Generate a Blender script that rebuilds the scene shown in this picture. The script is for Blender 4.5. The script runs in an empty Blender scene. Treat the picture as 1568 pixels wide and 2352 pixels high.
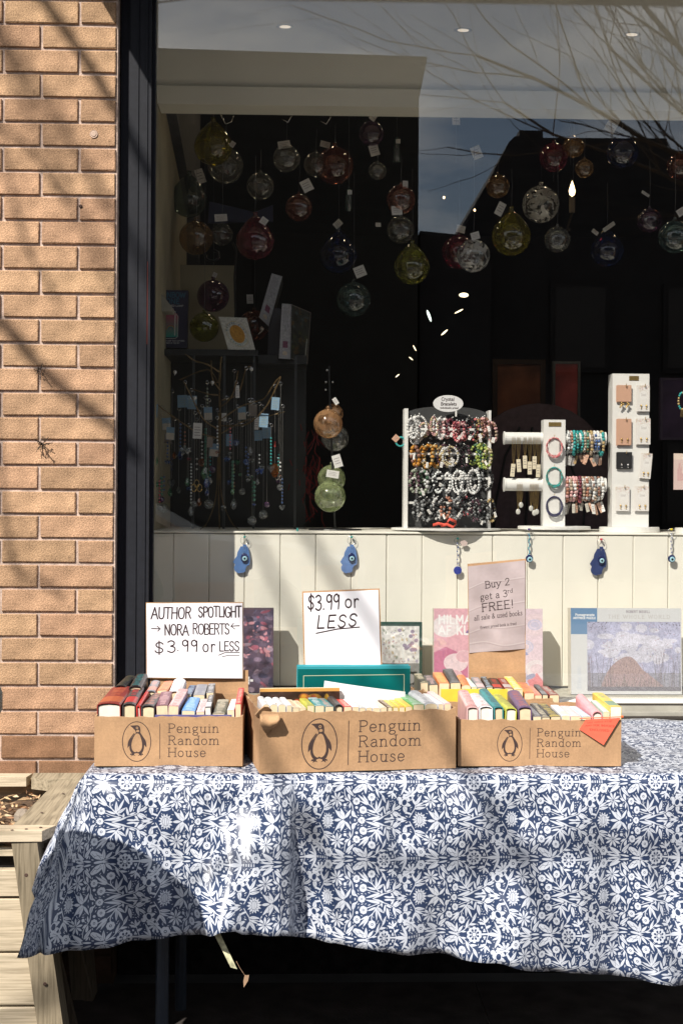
import bpy, bmesh, math, random
import numpy as np
from mathutils import Vector, Matrix
S = bpy.context.scene
R = math.radians
rnd = random.Random(7)
# ---------------------------------------------------------------- camera, sky, sun, exposure
FPX, CU, CV = 3266.0, 784.0, 1148.0
CAM = Vector((0, -3.95, 1.347)); YAW = R(1.75); ROLL = R(0.33)
cd = bpy.data.cameras.new('camera'); cam = bpy.data.objects.new('camera', cd); S.collection.objects.link(cam)
cd.sensor_fit = 'VERTICAL'; cd.sensor_height = 36; cd.sensor_width = 24; cd.lens = 50
cd.shift_y = -28 / 2352; cd.clip_end = 400; cd.clip_start = .05
cam.location = CAM
cam.rotation_euler = (Matrix.Rotation(-YAW, 3, 'Z') @ Matrix.Rotation(R(90), 3, 'X') @ Matrix.Rotation(ROLL, 3, 'Z')).to_euler()
S.camera = cam
SUN = Vector((0.59, 0.88, -1.0)).normalized()
el = math.asin(-SUN.z); az = math.atan2(-SUN.x, -SUN.y)      # bearing of the sun from +Y towards +X
w = bpy.data.worlds.new('World'); S.world = w; w.use_nodes = True
nt = w.node_tree; bg = nt.nodes['Background']; bg.inputs['Strength'].default_value = .066
sky = nt.nodes.new('ShaderNodeTexSky'); sky.sky_type = 'NISHITA'; sky.sun_disc = False
sky.sun_elevation = el; sky.sun_rotation = az; sky.dust_density = 1.0; sky.air_density = 1.0
tc = nt.nodes.new('ShaderNodeTexCoord'); mp = nt.nodes.new('ShaderNodeMapping'); mp.inputs['Scale'].default_value = (1.3, 1.3, 3.2); mp.inputs['Location'].default_value = (.35, .2, .1)
nz = nt.nodes.new('ShaderNodeTexNoise'); nz.inputs['Scale'].default_value = 3.4; nz.inputs['Detail'].default_value = 6; nz.inputs['Roughness'].default_value = .55
rp = nt.nodes.new('ShaderNodeValToRGB'); rp.color_ramp.elements[0].position = .40; rp.color_ramp.elements[1].position = .62
mx = nt.nodes.new('ShaderNodeMixRGB'); mx.inputs[2].default_value = (13, 13, 13, 1)
L = nt.links.new
L(tc.outputs['Generated'], mp.inputs[0]); L(mp.outputs[0], nz.inputs['Vector']); L(nz.outputs['Fac'], rp.inputs[0])
L(rp.outputs['Color'], mx.inputs[0]); L(sky.outputs[0], mx.inputs[1]); L(mx.outputs[0], bg.inputs['Color'])
sl = bpy.data.lights.new('sun', 'SUN'); sl.energy = 5.0; sl.angle = R(.53); sl.color = (1, .945, .86)
so = bpy.data.objects.new('sun', sl); S.collection.objects.link(so); so.rotation_euler = SUN.to_track_quat('-Z', 'Y').to_euler(); so.location = (-4, -6, 9)
S.view_settings.view_transform = 'Standard'; S.view_settings.look = 'None'; S.view_settings.exposure = 0.58; S.view_settings.gamma = 1
S.view_settings.use_curve_mapping = False
S.render.engine = 'CYCLES'; S.cycles.max_bounces = 10; S.cycles.transparent_max_bounces = 24; S.cycles.diffuse_bounces = 4; S.cycles.glossy_bounces = 4
S.cycles.use_denoising = True; S.cycles.caustics_reflective = False; S.cycles.caustics_refractive = False
# ---------------------------------------------------------------- helpers
RC = Matrix.Rotation(-YAW, 3, 'Z') @ Matrix.Rotation(R(90), 3, 'X') @ Matrix.Rotation(ROLL, 3, 'Z')
def pt(u, v, Y):                       # the point at depth Y in the place that the measured picture position shows
    d = RC @ Vector(((u - CU) / FPX, -(v - CV) / FPX, -1))
    return CAM + d * ((Y - CAM.y) / d.y)
def px(Y): return FPX / (Y - CAM.y)    # picture units per metre
class MB:
    def __init__(s): s.v = []; s.f = []; s.uv = {}; s.mi = []
    def add(s, vs, fs, m=0, uvs=None):
        o = len(s.v); s.v += [tuple(p) for p in vs]
        for i, f in enumerate(fs):
            if uvs: s.uv[len(s.f)] = uvs[i]
            s.f.append([o + k for k in f]); s.mi.append(m)
        return s
    def box(s, a, b, m=0, M=None):
        x0, y0, z0 = a; x1, y1, z1 = b
        vs = [(x0,y0,z0),(x1,y0,z0),(x1,y1,z0),(x0,y1,z0),(x0,y0,z1),(x1,y0,z1),(x1,y1,z1),(x0,y1,z1)]
        if M: vs = [M @ Vector(p) for p in vs]
        return s.add(vs, [(0,3,2,1),(4,5,6,7),(0,1,5,4),(1,2,6,5),(2,3,7,6),(3,0,4,7)], m)
    def cbox(s, a, b, c=.002, m=0, j=0, M=None, rr=None):       # box with chamfered front (-Y) edges
        x0, y0, z0 = a; x1, y1, z1 = b
        q = [(x0+c,y0,z0+c),(x1-c,y0,z0+c),(x1-c,y0,z1-c),(x0+c,y0,z1-c),(x0,y0+c,z0),(x1,y0+c,z0),(x1,y0+c,z1),(x0,y0+c,z1),(x0,y1,z0),(x1,y1,z0),(x1,y1,z1),(x0,y1,z1)]
        if j: q = [(p[0]+rr.uniform(-j,j),p[1]+rr.uniform(-j,j)*.5,p[2]+rr.uniform(-j,j)) for p in q]
        if M: q = [M @ Vector(p) for p in q]
        fs = [(0,1,2,3)]
        for k in range(4):
            n = (k+1) % 4; fs += [(k,4+k,4+n,n),(4+k,8+k,8+n,4+n)]
        fs.append((11,10,9,8))
        return s.add(q, fs, m)
    def tube(s, path, r, n=6, m=0, cap=True):
        path = [Vector(p) for p in path]; rs = r if isinstance(r, (list, tuple)) else [r]*len(path)
        base = len(s.v); T = None; vs = []
        for i, p in enumerate(path):
            d = (path[min(i+1, len(path)-1)] - path[max(i-1, 0)])
            d = d.normalized() if d.length > 1e-9 else Vector((0,0,1))
            if T is None: T = d.orthogonal().normalized()
            T = (T - d*T.dot(d)); T = T.normalized() if T.length > 1e-6 else d.orthogonal().normalized()
            B = d.cross(T)
            vs += [p + (T*math.cos(2*math.pi*k/n) + B*math.sin(2*math.pi*k/n))*rs[i] for k in range(n)]
        fs = [(i*n+k, i*n+(k+1)%n, (i+1)*n+(k+1)%n, (i+1)*n+k) for i in range(len(path)-1) for k in range(n)]
        if cap: fs += [tuple(range(n-1,-1,-1)), tuple((len(path)-1)*n+k for k in range(n))]
        return s.add(vs, fs, m)
    def lathe(s, prof, c=(0,0,0), n=16, m=0, M=None):          # prof: (radius, z)
        c = Vector(c); vs = []
        for r_, z in prof:
            for k in range(n):
                a = 2*math.pi*k/n; p = Vector((r_*math.cos(a), r_*math.sin(a), z))
                if M: p = M @ p
                vs.append(c + p)
        fs = [(i*n+k, i*n+(k+1)%n, (i+1)*n+(k+1)%n, (i+1)*n+k) for i in range(len(prof)-1) for k in range(n)]
        return s.add(vs, fs, m)
    def ball(s, c, r, n=10, k=6, m=0, sq=(1,1,1)):
        pr = [(r*math.sin(math.pi*i/k)+1e-5, -r*math.cos(math.pi*i/k)) for i in range(k+1)]
        return s.lathe(pr, c, n, m, Matrix.Diagonal(sq))
    def prism(s, poly, y0, y1, m=0, M=None):                  # poly of (x,z), extruded in y; y0 < y1
        n = len(poly); ar = sum(poly[i][0]*poly[(i+1)%n][1]-poly[(i+1)%n][0]*poly[i][1] for i in range(n))
        if ar < 0: poly = poly[::-1]
        vs = [Vector((x,y0,z)) for x,z in poly] + [Vector((x,y1,z)) for x,z in poly]
        if M: vs = [M @ p for p in vs]
        return s.add(vs, [tuple(range(n)), tuple(range(2*n-1,n-1,-1))] + [(k, n+k, n+(k+1)%n, (k+1)%n) for k in range(n)], m)
    def mesh(s, name, mats, smooth=False):
        me = bpy.data.meshes.new(name); me.from_pydata(s.v, [], s.f)
        for m in (mats if isinstance(mats, (list, tuple)) else [mats]): me.materials.append(m)
        me.polygons.foreach_set('material_index', s.mi)
        if smooth: me.polygons.foreach_set('use_smooth', [True]*len(me.polygons))
        if s.uv:
            ul = me.uv_layers.new(name='uv')
            for i, c in s.uv.items():
                for k, li in enumerate(me.polygons[i].loop_indices): ul.data[li].uv = c[k]
        me.update(); return me
    def obj(s, name, mats, parent=None, smooth=False, loc=None):
        return link(name, s.mesh(name, mats, smooth), parent, loc)
def link(name, me, parent=None, loc=None, rot=None):
    o = bpy.data.objects.new(name, me); S.collection.objects.link(o)
    if parent: o.parent = parent
    if loc is not None: o.location = loc
    if rot is not None: o.rotation_euler = rot
    return o
def thing(name, label, cat, loc=(0,0,0), group=None, rot=None):
    o = link(name, None, None, loc, rot); o.empty_display_size = .02; return tag(o, label, cat, group)
def tag(o, label, cat, group=None):
    o['label'] = label; o['category'] = cat
    if group: o['group'] = group
    return o
def struct(o): o['kind'] = 'structure'; return o
def stuff(o): o['kind'] = 'stuff'; return o
# ---------------------------------------------------------------- materials
_mc = {}
def mat(name, col, rough=.6, var=.12, scale=25, bump=0, bscale=None, metal=0, spec=.5, rndv=0, tr=0, dist=.002, sheen=0, grain=0):
    if name in _mc: return _mc[name]
    m = bpy.data.materials.new(name); m.use_nodes = True; t = m.node_tree; b = t.nodes['Principled BSDF']; N = t.nodes.new; K = t.links.new
    b.inputs['Roughness'].default_value = rough; b.inputs['Metallic'].default_value = metal; b.inputs['Specular IOR Level'].default_value = spec
    if tr: b.inputs['Transmission Weight'].default_value = tr
    co = N('ShaderNodeTexCoord'); n = N('ShaderNodeTexNoise'); n.inputs['Scale'].default_value = scale; n.inputs['Detail'].default_value = 5
    K(co.outputs['Object'], n.inputs['Vector'])
    hv = N('ShaderNodeHueSaturation'); hv.inputs['Color'].default_value = (*col, 1)
    ma = N('ShaderNodeMapRange'); ma.inputs[3].default_value = 1-var; ma.inputs[4].default_value = 1+var; ma.inputs[1].default_value = .3; ma.inputs[2].default_value = .7
    K(n.outputs['Fac'], ma.inputs[0])
    if rndv:
        oi = N('ShaderNodeObjectInfo'); m2 = N('ShaderNodeMapRange'); m2.inputs[3].default_value = 1-rndv; m2.inputs[4].default_value = 1+rndv*.6
        K(oi.outputs['Random'], m2.inputs[0]); mu = N('ShaderNodeMath'); mu.operation = 'MULTIPLY'; K(ma.outputs[0], mu.inputs[0]); K(m2.outputs[0], mu.inputs[1]); K(mu.outputs[0], hv.inputs['Value'])
        wn = N('ShaderNodeTexWhiteNoise'); wn.noise_dimensions = '1D'; K(oi.outputs['Random'], wn.inputs['W'])
        m3 = N('ShaderNodeMapRange'); m3.inputs[3].default_value = .4955; m3.inputs[4].default_value = .507; K(wn.outputs['Value'], m3.inputs[0]); K(m3.outputs[0], hv.inputs['Hue'])
    else: K(ma.outputs[0], hv.inputs['Value'])
    cur = hv.outputs[0]
    if grain:
        ng = N('ShaderNodeTexNoise'); ng.inputs['Scale'].default_value = 210; ng.inputs['Detail'].default_value = 8; ng.inputs['Roughness'].default_value = .8; K(co.outputs['Object'], ng.inputs['Vector'])
        mg = N('ShaderNodeMapRange'); mg.inputs[1].default_value = .36; mg.inputs[2].default_value = .64; mg.inputs[3].default_value = 1-grain; mg.inputs[4].default_value = 1+grain; K(ng.outputs['Fac'], mg.inputs[0])
        mu2 = N('ShaderNodeMixRGB'); mu2.blend_type = 'MULTIPLY'; mu2.inputs[0].default_value = 1; K(cur, mu2.inputs[1]); K(mg.outputs[0], mu2.inputs[2]); cur = mu2.outputs[0]
    K(cur, b.inputs['Base Color'])
    if bump:
        n2 = N('ShaderNodeTexNoise'); n2.inputs['Scale'].default_value = bscale or scale*6; n2.inputs['Detail'].default_value = 6; K(co.outputs['Object'], n2.inputs['Vector'])
        bp = N('ShaderNodeBump'); bp.inputs['Strength'].default_value = bump; bp.inputs['Distance'].default_value = dist
        K(n2.outputs['Fac'], bp.inputs['Height']); K(bp.outputs[0], b.inputs['Normal'])
    _mc[name] = m; return m
def wood(name, col, axis=0, dark=.55, rough=.8, rings=75):
    if name in _mc: return _mc[name]
    m = mat(name, col, rough, .1, 8, .35, 160, dist=.001); t = m.node_tree; b = t.nodes['Principled BSDF']
    src = b.inputs['Base Color'].links[0].from_socket
    co = t.nodes.new('ShaderNodeTexCoord'); mpn = t.nodes.new('ShaderNodeMapping'); sc = [rings*2.4]*3; sc[axis] = rings*.09; mpn.inputs['Scale'].default_value = sc
    n = t.nodes.new('ShaderNodeTexNoise'); n.inputs['Scale'].default_value = 1; n.inputs['Detail'].default_value = 5; n.inputs['Distortion'].default_value = .6
    t.links.new(co.outputs['Object'], mpn.inputs[0]); t.links.new(mpn.outputs[0], n.inputs['Vector'])
    rr = t.nodes.new('ShaderNodeValToRGB'); rr.color_ramp.elements[0].position = .30; rr.color_ramp.elements[1].position = .58
    rr.color_ramp.elements[0].color = (dark*.9, dark*.86, dark*.78, 1); rr.color_ramp.elements[1].color = (1.05, 1.03, 1, 1)
    mm = t.nodes.new('ShaderNodeMixRGB'); mm.blend_type = 'MULTIPLY'; mm.inputs[0].default_value = 1
    t.links.new(n.outputs['Fac'], rr.inputs[0]); t.links.new(src, mm.inputs[1]); t.links.new(rr.outputs[0], mm.inputs[2]); t.links.new(mm.outputs[0], b.inputs['Base Color'])
    return m
def emis(name, col, st):
    if name in _mc: return _mc[name]
    m = bpy.data.materials.new(name); m.use_nodes = True; b = m.node_tree.nodes['Principled BSDF']
    b.inputs['Base Color'].default_value = (*col, 1); b.inputs['Emission Color'].default_value = (*col, 1); b.inputs['Emission Strength'].default_value = st
    _mc[name] = m; return m
def thin_glass(name, tint, refl_ior=1.6, body=0, bodycol=(.5,.5,.5), spots=0, rough=0.0, scale=30):
    if name in _mc: return _mc[name]
    m = bpy.data.materials.new(name); m.use_nodes = True; t = m.node_tree; N = t.nodes.new; K = t.links.new
    for n in list(t.nodes):
        if n.type == 'BSDF_PRINCIPLED': t.nodes.remove(n)
    out = [n for n in t.nodes if n.type == 'OUTPUT_MATERIAL'][0]
    tr = N('ShaderNodeBsdfTransparent'); tr.inputs[0].default_value = (*tint, 1)
    gl = N('ShaderNodeBsdfGlossy'); gl.inputs['Roughness'].default_value = rough; fr = N('ShaderNodeFresnel'); ge = N('ShaderNodeNewGeometry'); io = N('ShaderNodeMapRange'); io.inputs[3].default_value = refl_ior; io.inputs[4].default_value = 1/refl_ior
    K(ge.outputs['Backfacing'], io.inputs[0]); K(io.outputs[0], fr.inputs[0])      # a thin sheet: the same gloss from either face
    a = N('ShaderNodeMixShader'); K(fr.outputs[0], a.inputs[0]); K(gl.outputs[0], a.inputs[2])
    cur = tr.outputs[0]
    if body:
        co = N('ShaderNodeTexCoord'); n = N('ShaderNodeTexNoise'); n.inputs['Scale'].default_value = scale; n.inputs['Detail'].default_value = 5; n.inputs['Distortion'].default_value = 1.2
        K(co.outputs['Object'], n.inputs['Vector'])
        r_ = N('ShaderNodeValToRGB'); r_.color_ramp.elements[0].position = (.49 if spots > 1 else .3) if spots else .35; r_.color_ramp.elements[1].position = (.53 if spots > 1 else .56) if spots else .75
        r_.color_ramp.elements[1].color = (body,)*3 + (1,); K(n.outputs['Fac'], r_.inputs[0])
        lw = N('ShaderNodeLayerWeight'); lw.inputs[0].default_value = .35
        ad = N('ShaderNodeMath'); ad.operation = 'MULTIPLY_ADD'; ad.inputs[1].default_value = body*(.2 if spots > 1 else .55); K(lw.outputs['Facing'], ad.inputs[0]); K(r_.outputs[0], ad.inputs[2])
        df = N('ShaderNodeBsdfDiffuse'); df.inputs[0].default_value = (*bodycol, 1)
        tl = N('ShaderNodeBsdfTranslucent'); tl.inputs[0].default_value = (*bodycol, 1); md = N('ShaderNodeMixShader'); K(df.outputs[0], md.inputs[1]); K(tl.outputs[0], md.inputs[2])
        b = N('ShaderNodeMixShader'); K(ad.outputs[0], b.inputs[0]); K(tr.outputs[0], b.inputs[1]); K(md.outputs[0], b.inputs[2]); cur = b.outputs[0]
    K(cur, a.inputs[1]); K(a.outputs[0], out.inputs['Surface'])
    _mc[name] = m; return m
# ---------------------------------------------------------------- drawing flat print into small pictures
class Cv:
    def __init__(s, w, h, col=(0,0,0)):
        s.w, s.h = w, h; s.a = np.empty((h, w, 3), np.float32); s.a[:] = col      # row 0 is the bottom
    def _blend(s, x0, y0, m, col): 
        h, w = m.shape; r = s.a[y0:y0+h, x0:x0+w]; r += (np.array(col, np.float32) - r) * m[..., None]
    def _win(s, x0, y0, x1, y1):
        x0, y0, x1, y1 = max(0, int(x0)-2), max(0, int(y0)-2), min(s.w, int(x1)+3), min(s.h, int(y1)+3)
        if x1 <= x0 or y1 <= y0: return None
        Y, X = np.mgrid[y0:y1, x0:x1]; return x0, y0, X + .5, Y + .5
    def line(s, pts, wd, col):
        pts = np.array(pts, float)
        lo, hi = pts.min(0) - wd, pts.max(0) + wd; W = s._win(lo[0], lo[1], hi[0], hi[1])
        if W is None: return
        x0, y0, X, Y = W; D = np.full(X.shape, 1e9)
        for (ax, ay), (bx, by) in zip(pts[:-1], pts[1:]):
            dx, dy = bx-ax, by-ay; q = dx*dx+dy*dy+1e-9; t = np.clip(((X-ax)*dx+(Y-ay)*dy)/q, 0, 1)
            np.minimum(D, np.hypot(X-ax-t*dx, Y-ay-t*dy), out=D)
        s._blend(x0, y0, np.clip(wd/2 - D + .5, 0, 1), col)
    def ell(s, cx, cy, rx, ry, col, a=0):
        r = max(rx, ry); W = s._win(cx-r, cy-r, cx+r, cy+r)
        if W is None: return
        x0, y0, X, Y = W; c, n = math.cos(a), math.sin(a); U = (X-cx)*c+(Y-cy)*n; V = -(X-cx)*n+(Y-cy)*c
        d = np.hypot(U/rx, V/ry); s._blend(x0, y0, np.clip((1-d)*min(rx, ry)+.5, 0, 1), col)
    def leaf(s, ax, ay, bx, by, wd, col, sh=.8):
        r = wd; W = s._win(min(ax,bx)-r, min(ay,by)-r, max(ax,bx)+r, max(ay,by)+r)
        if W is None: return
        x0, y0, X, Y = W; l = math.hypot(bx-ax, by-ay); c, n = (bx-ax)/l, (by-ay)/l
        t = ((X-ax)*c+(Y-ay)*n)/l; p = -(X-ax)*n+(Y-ay)*c; tt = np.clip(t, 0, 1)
        hw = wd/2*np.sin(math.pi*tt**sh)**.9; d = hw - np.abs(p) - 3*np.maximum(0, np.abs(t-.5)-.5)*l
        s._blend(x0, y0, np.clip(d+.5, 0, 1), col)
    def poly(s, pts, col):
        p = np.array(pts, float); W = s._win(p[:,0].min(), p[:,1].min(), p[:,0].max(), p[:,1].max())
        if W is None: return
        x0, y0, X, Y = W; acc = np.zeros(X.shape)
        for ox, oy in ((-.25,-.25),(.25,-.25),(-.25,.25),(.25,.25)):
            ins = np.zeros(X.shape, bool)
            for (ax, ay), (bx, by) in zip(p, np.roll(p, -1, 0)):
                if ay == by: continue
                c = ((ay > Y+oy) != (by > Y+oy)) & (X+ox < (bx-ax)*(Y+oy-ay)/(by-ay)+ax); ins ^= c
            acc += ins
        s._blend(x0, y0, acc/4, col)
    def rect(s, x0, y0, x1, y1, col): s.a[max(0,int(y0)):int(y1), max(0,int(x0)):int(x1)] = col
    def noise(s, sc, amt, seed=0):                       # soft mottling
        g = np.random.RandomState(seed).rand(int(s.h/sc)+3, int(s.w/sc)+3)
        Y = np.arange(s.h)/sc; X = np.arange(s.w)/sc; yi, xi = Y.astype(int), X.astype(int); fy, fx = (Y-yi)[:,None], (X-xi)[None]
        fy, fx = fy*fy*(3-2*fy), fx*fx*(3-2*fx)
        v = (g[yi][:,xi]*(1-fy)*(1-fx)+g[yi+1][:,xi]*fy*(1-fx)+g[yi][:,xi+1]*(1-fy)*fx+g[yi+1][:,xi+1]*fy*fx)
        s.a *= (1+(v[...,None]-.5)*2*amt)
    def image(s, name, data=False):
        im = bpy.data.images.new(name, s.w, s.h, float_buffer=False)
        if data: im.colorspace_settings.name = 'Non-Color'
        b = np.ones((s.h, s.w, 4), np.float32); v = np.clip(s.a, 0, 1); b[..., :3] = v if data else np.where(v < .0031, v*12.92, 1.055*v**(1/2.4)-.055); im.pixels.foreach_set(b.ravel()); im.update(); im.pack(); return im
def smooth(p, n=6):
    p = [np.array(q, float) for q in p]; out = []
    for i in range(len(p)-1):
        a, b, c, d = p[max(i-1,0)], p[i], p[i+1], p[min(i+2,len(p)-1)]
        for k in range(n):
            t = k/n; out.append(.5*((2*b)+(c-a)*t+(2*a-5*b+4*c-d)*t*t+(3*b-a-3*c+d)*t**3))
    return out + [p[-1]]
# stroke letters: width, strokes ('~' = curved), serif points
GL = {
'A': (.78,'0,0 .39,1 .78,0|.14,.36 .64,.36','0,0 .78,0'), 'B': (.66,'.08,0 .08,1|~.08,1 .4,1 .56,.88 .56,.68 .4,.54 .08,.54|~.4,.54 .64,.42 .64,.14 .42,0 .08,0','.08,0 .08,1'),
'C': (.7,'~.68,.8 .5,1 .25,.97 .06,.7 .06,.3 .25,.03 .5,0 .68,.2',''), 'D': (.74,'.08,0 .08,1|~.08,1 .4,1 .66,.8 .7,.5 .66,.2 .4,0 .08,0','.08,0 .08,1'),
'E': (.6,'.56,1 .08,1 .08,0 .58,0|.08,.53 .48,.53','.08,0 .08,1'), 'F': (.58,'.56,1 .08,1 .08,0|.08,.53 .46,.53','.08,0 .08,1'),
'G': (.74,'~.68,.82 .5,1 .25,.97 .06,.7 .06,.3 .25,.03 .5,0 .68,.16 .7,.44|.7,.44 .44,.44',''), 'H': (.76,'.08,0 .08,1|.68,0 .68,1|.08,.52 .68,.52','.08,0 .08,1 .68,0 .68,1'),
'I': (.2,'.1,0 .1,1','.1,0 .1,1'), 'K': (.68,'.08,0 .08,1|.62,1 .08,.42|.26,.6 .66,0','.08,0 .08,1'), 'L': (.56,'.08,1 .08,0 .54,0','.08,0 .08,1'),
'M': (.9,'.08,0 .1,1 .45,.3 .8,1 .82,0','.08,0 .82,0'), 'N': (.76,'.08,0 .08,1 .66,0 .66,1','.08,0 .08,1 .66,1'), 'O': (.76,'~.38,1 .14,.9 .04,.5 .14,.1 .38,0 .62,.1 .72,.5 .62,.9 .38,1',''),
'P': (.64,'.1,0 .1,1|~.1,1 .42,1 .6,.87 .6,.65 .42,.5 .1,.5','.1,0 .1,1'), 'R': (.72,'.1,0 .1,1|~.1,1 .42,1 .6,.87 .6,.67 .42,.53 .1,.53|.36,.53 .66,0','.1,0 .1,1 .66,0'),
'S': (.6,'~.54,.84 .4,.99 .2,.98 .08,.82 .14,.6 .46,.42 .54,.2 .4,.02 .18,.01 .05,.18',''), 'T': (.66,'0,1 .66,1|.33,1 .33,0','.33,0'), 'U': (.74,'~.08,1 .08,.3 .2,.04 .5,.02 .66,.28 .66,1','.08,1 .66,1'),
'V': (.7,'0,1 .35,0 .7,1','0,1 .7,1'), 'W': (1.0,'0,1 .24,0 .5,.9 .76,0 1,1','0,1 1,1'), 'Y': (.7,'0,1 .35,.5 .7,1|.35,.5 .35,0','.35,0'), 'Z': (.6,'.04,1 .56,1 .04,0 .58,0',''),
'a': (.56,'~.08,.54 .24,.66 .42,.6 .46,.4|.46,.5 .46,.08 .54,.0|~.46,.4 .2,.36 .06,.2 .14,.02 .32,.0 .46,.16',''), 'b': (.56,'.08,1 .08,0|~.08,.46 .22,.64 .42,.6 .52,.34 .42,.06 .22,.0 .08,.18','.08,1'),
'c': (.5,'~.46,.52 .32,.66 .12,.58 .04,.33 .12,.06 .32,0 .48,.14',''), 'd': (.58,'.48,1 .48,0|~.48,.46 .34,.64 .14,.6 .04,.34 .14,.06 .34,.0 .48,.18','.48,1 .5,0'),
'e': (.54,'~.06,.34 .48,.34 .46,.54 .3,.66 .12,.6 .04,.34 .12,.06 .3,-.01 .48,.12',''), 'f': (.36,'~.36,.94 .26,1 .16,.86 .16,.6|.16,.7 .16,0|.02,.62 .32,.62','.16,0'),
'g': (.56,'~.26,.66 .1,.58 .06,.42 .16,.26 .3,.24 .44,.34 .46,.5 .38,.62 .26,.66|.4,.6 .54,.66|~.14,.26 .08,.14 .2,.06 .44,.02 .52,-.12 .42,-.28 .18,-.3 .06,-.18 .12,-.04 .2,.04',''),
'h': (.6,'.1,1 .1,0|~.1,.44 .24,.64 .42,.62 .48,.44|.48,.46 .48,0','.1,1 .1,0 .48,0'), 'i': (.24,'.12,.64 .12,0|.12,.86 .12,.9','.12,.64 .12,0'), 'k': (.56,'.1,1 .1,0|.46,.62 .1,.26|.22,.38 .52,0','.1,1 .1,0 .5,0'),
'l': (.24,'.12,1 .12,0','.12,1 .12,0'), 'm': (.92,'.1,.64 .1,0|~.1,.44 .24,.64 .4,.62 .46,.44|.46,.46 .46,0|~.46,.44 .6,.64 .76,.62 .82,.44|.82,.46 .82,0','.1,.64 .1,0 .46,0 .82,0'),
'n': (.6,'.1,.64 .1,0|~.1,.44 .24,.64 .42,.62 .48,.44|.48,.46 .48,0','.1,.64 .1,0 .48,0'), 'o': (.58,'~.28,.66 .1,.56 .04,.33 .1,.1 .28,0 .46,.1 .52,.33 .46,.56 .28,.66',''),
'p': (.58,'.1,.64 .1,-.3|~.1,.46 .24,.64 .44,.6 .53,.34 .44,.06 .24,.0 .1,.18','.1,.64 .1,-.3'), 'r': (.42,'.1,.64 .1,0|~.1,.4 .2,.6 .34,.65 .42,.58','.1,.64 .1,0'),
's': (.46,'~.4,.54 .28,.66 .14,.62 .1,.48 .2,.38 .36,.28 .42,.14 .3,.0 .14,0 .04,.12',''), 't': (.36,'~.16,.86 .16,.2 .22,.0 .36,.06|.02,.62 .34,.62',''), 'u': (.6,'~.1,.64 .1,.2 .18,.02 .36,.02 .48,.2|.48,.64 .48,0','.1,.64 .48,.64 .5,0'),
'v': (.56,'.02,.64 .28,0 .54,.64',''), 'w': (.8,'.02,.64 .22,0 .4,.6 .58,0 .78,.64','.02,.64 .78,.64'), 'x': (.5,'.02,.64 .48,0|.48,.64 .02,0',''), 'y': (.56,'.02,.64 .28,.02|~.54,.64 .28,.02 .16,-.26 .02,-.28','.02,.64 .54,.64'),
'$': (.62,'~.56,.8 .42,.92 .2,.9 .1,.74 .18,.56 .44,.44 .54,.26 .4,.08 .16,.08 .04,.22|.3,1.06 .3,-.08',''), '3': (.6,'~.06,.9 .28,1.02 .5,.9 .48,.66 .26,.54 .52,.44 .56,.18 .34,-.02 .04,.1',''),
'9': (.6,'~.52,.78 .36,1 .12,.9 .08,.64 .28,.48 .5,.62 .54,.9|~.54,.92 .54,.4 .5,0',''), '2': (.58,'~.06,.8 .24,1 .48,.92 .5,.68 .3,.34 .04,.02|.04,.02 .56,.02',''), '0': (.6,'~.3,1 .1,.84 .06,.5 .1,.16 .3,0 .5,.16 .54,.5 .5,.84 .3,1',''),
'1': (.3,'.02,.8 .18,1 .18,0',''), '.': (.24,'.1,.02 .12,.02',''), '!': (.24,'.12,1 .12,.32|.12,.02 .12,.04',''), '&': (.74,'~.7,0 .3,.5 .18,.78 .34,1 .48,.8 .34,.56 .08,.32 .12,.04 .36,0 .68,.42',''),
'(': (.26,'~.24,1.05 .08,.7 .06,.3 .22,-.2',''), ')': (.26,'~.02,1.05 .18,.7 .2,.3 .04,-.2',''), ' ': (.3,'','')}
def parse(t):
    out = []
    for st in t.split('|'):
        if not st: continue
        sm = st[0] == '~'; p = [tuple(map(float, q.split(','))) for q in st.lstrip('~').split()]
        out.append(smooth(p, 5) if sm else p)
    return out
def text(cv, s, x, y, h, pen, col, serif=0, width=None, jit=0, gap=.14, slant=0, seed=1, rot=0):
    q = random.Random(seed); adv = [GL[c][0] + gap for c in s]; sx = h if width is None else width/(sum(adv)-gap)
    cx = 0; cr, sr = math.cos(rot), math.sin(rot)
    for c, a in zip(s, adv):
        dy = q.uniform(-jit, jit); k = 1 + q.uniform(-jit, jit)
        T = lambda p: (x + ((cx+p[0])*sx + slant*p[1]*h)*cr - (p[1]*k+dy)*h*sr, y + (p[1]*k+dy)*h*cr + ((cx+p[0])*sx)*sr)
        for st in parse(GL[c][1]): cv.line([T(p) for p in st], pen, col)
        if serif and GL[c][2]:
            for p in GL[c][2].split():
                p = tuple(map(float, p.split(','))); cv.line([T((p[0]-serif, p[1])), T((p[0]+serif, p[1]))], pen*.8, col)
        cx += a
def img_mat(name, im, rough=.7, spec=.3, bump=0, bscale=40):
    m = bpy.data.materials.new(name); m.use_nodes = True; t = m.node_tree; b = t.nodes['Principled BSDF']; b.inputs['Roughness'].default_value = rough; b.inputs['Specular IOR Level'].default_value = spec
    i = t.nodes.new('ShaderNodeTexImage'); i.image = im; i.extension = 'EXTEND'; t.links.new(i.outputs[0], b.inputs['Base Color'])
    if bump:
        co = t.nodes.new('ShaderNodeTexCoord'); n = t.nodes.new('ShaderNodeTexNoise'); n.inputs['Scale'].default_value = bscale; t.links.new(co.outputs['Object'], n.inputs['Vector'])
        bp = t.nodes.new('ShaderNodeBump'); bp.inputs['Strength'].default_value = bump; bp.inputs['Distance'].default_value = .004; t.links.new(n.outputs['Fac'], bp.inputs['Height']); t.links.new(bp.outputs[0], b.inputs['Normal'])
    return m
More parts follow.
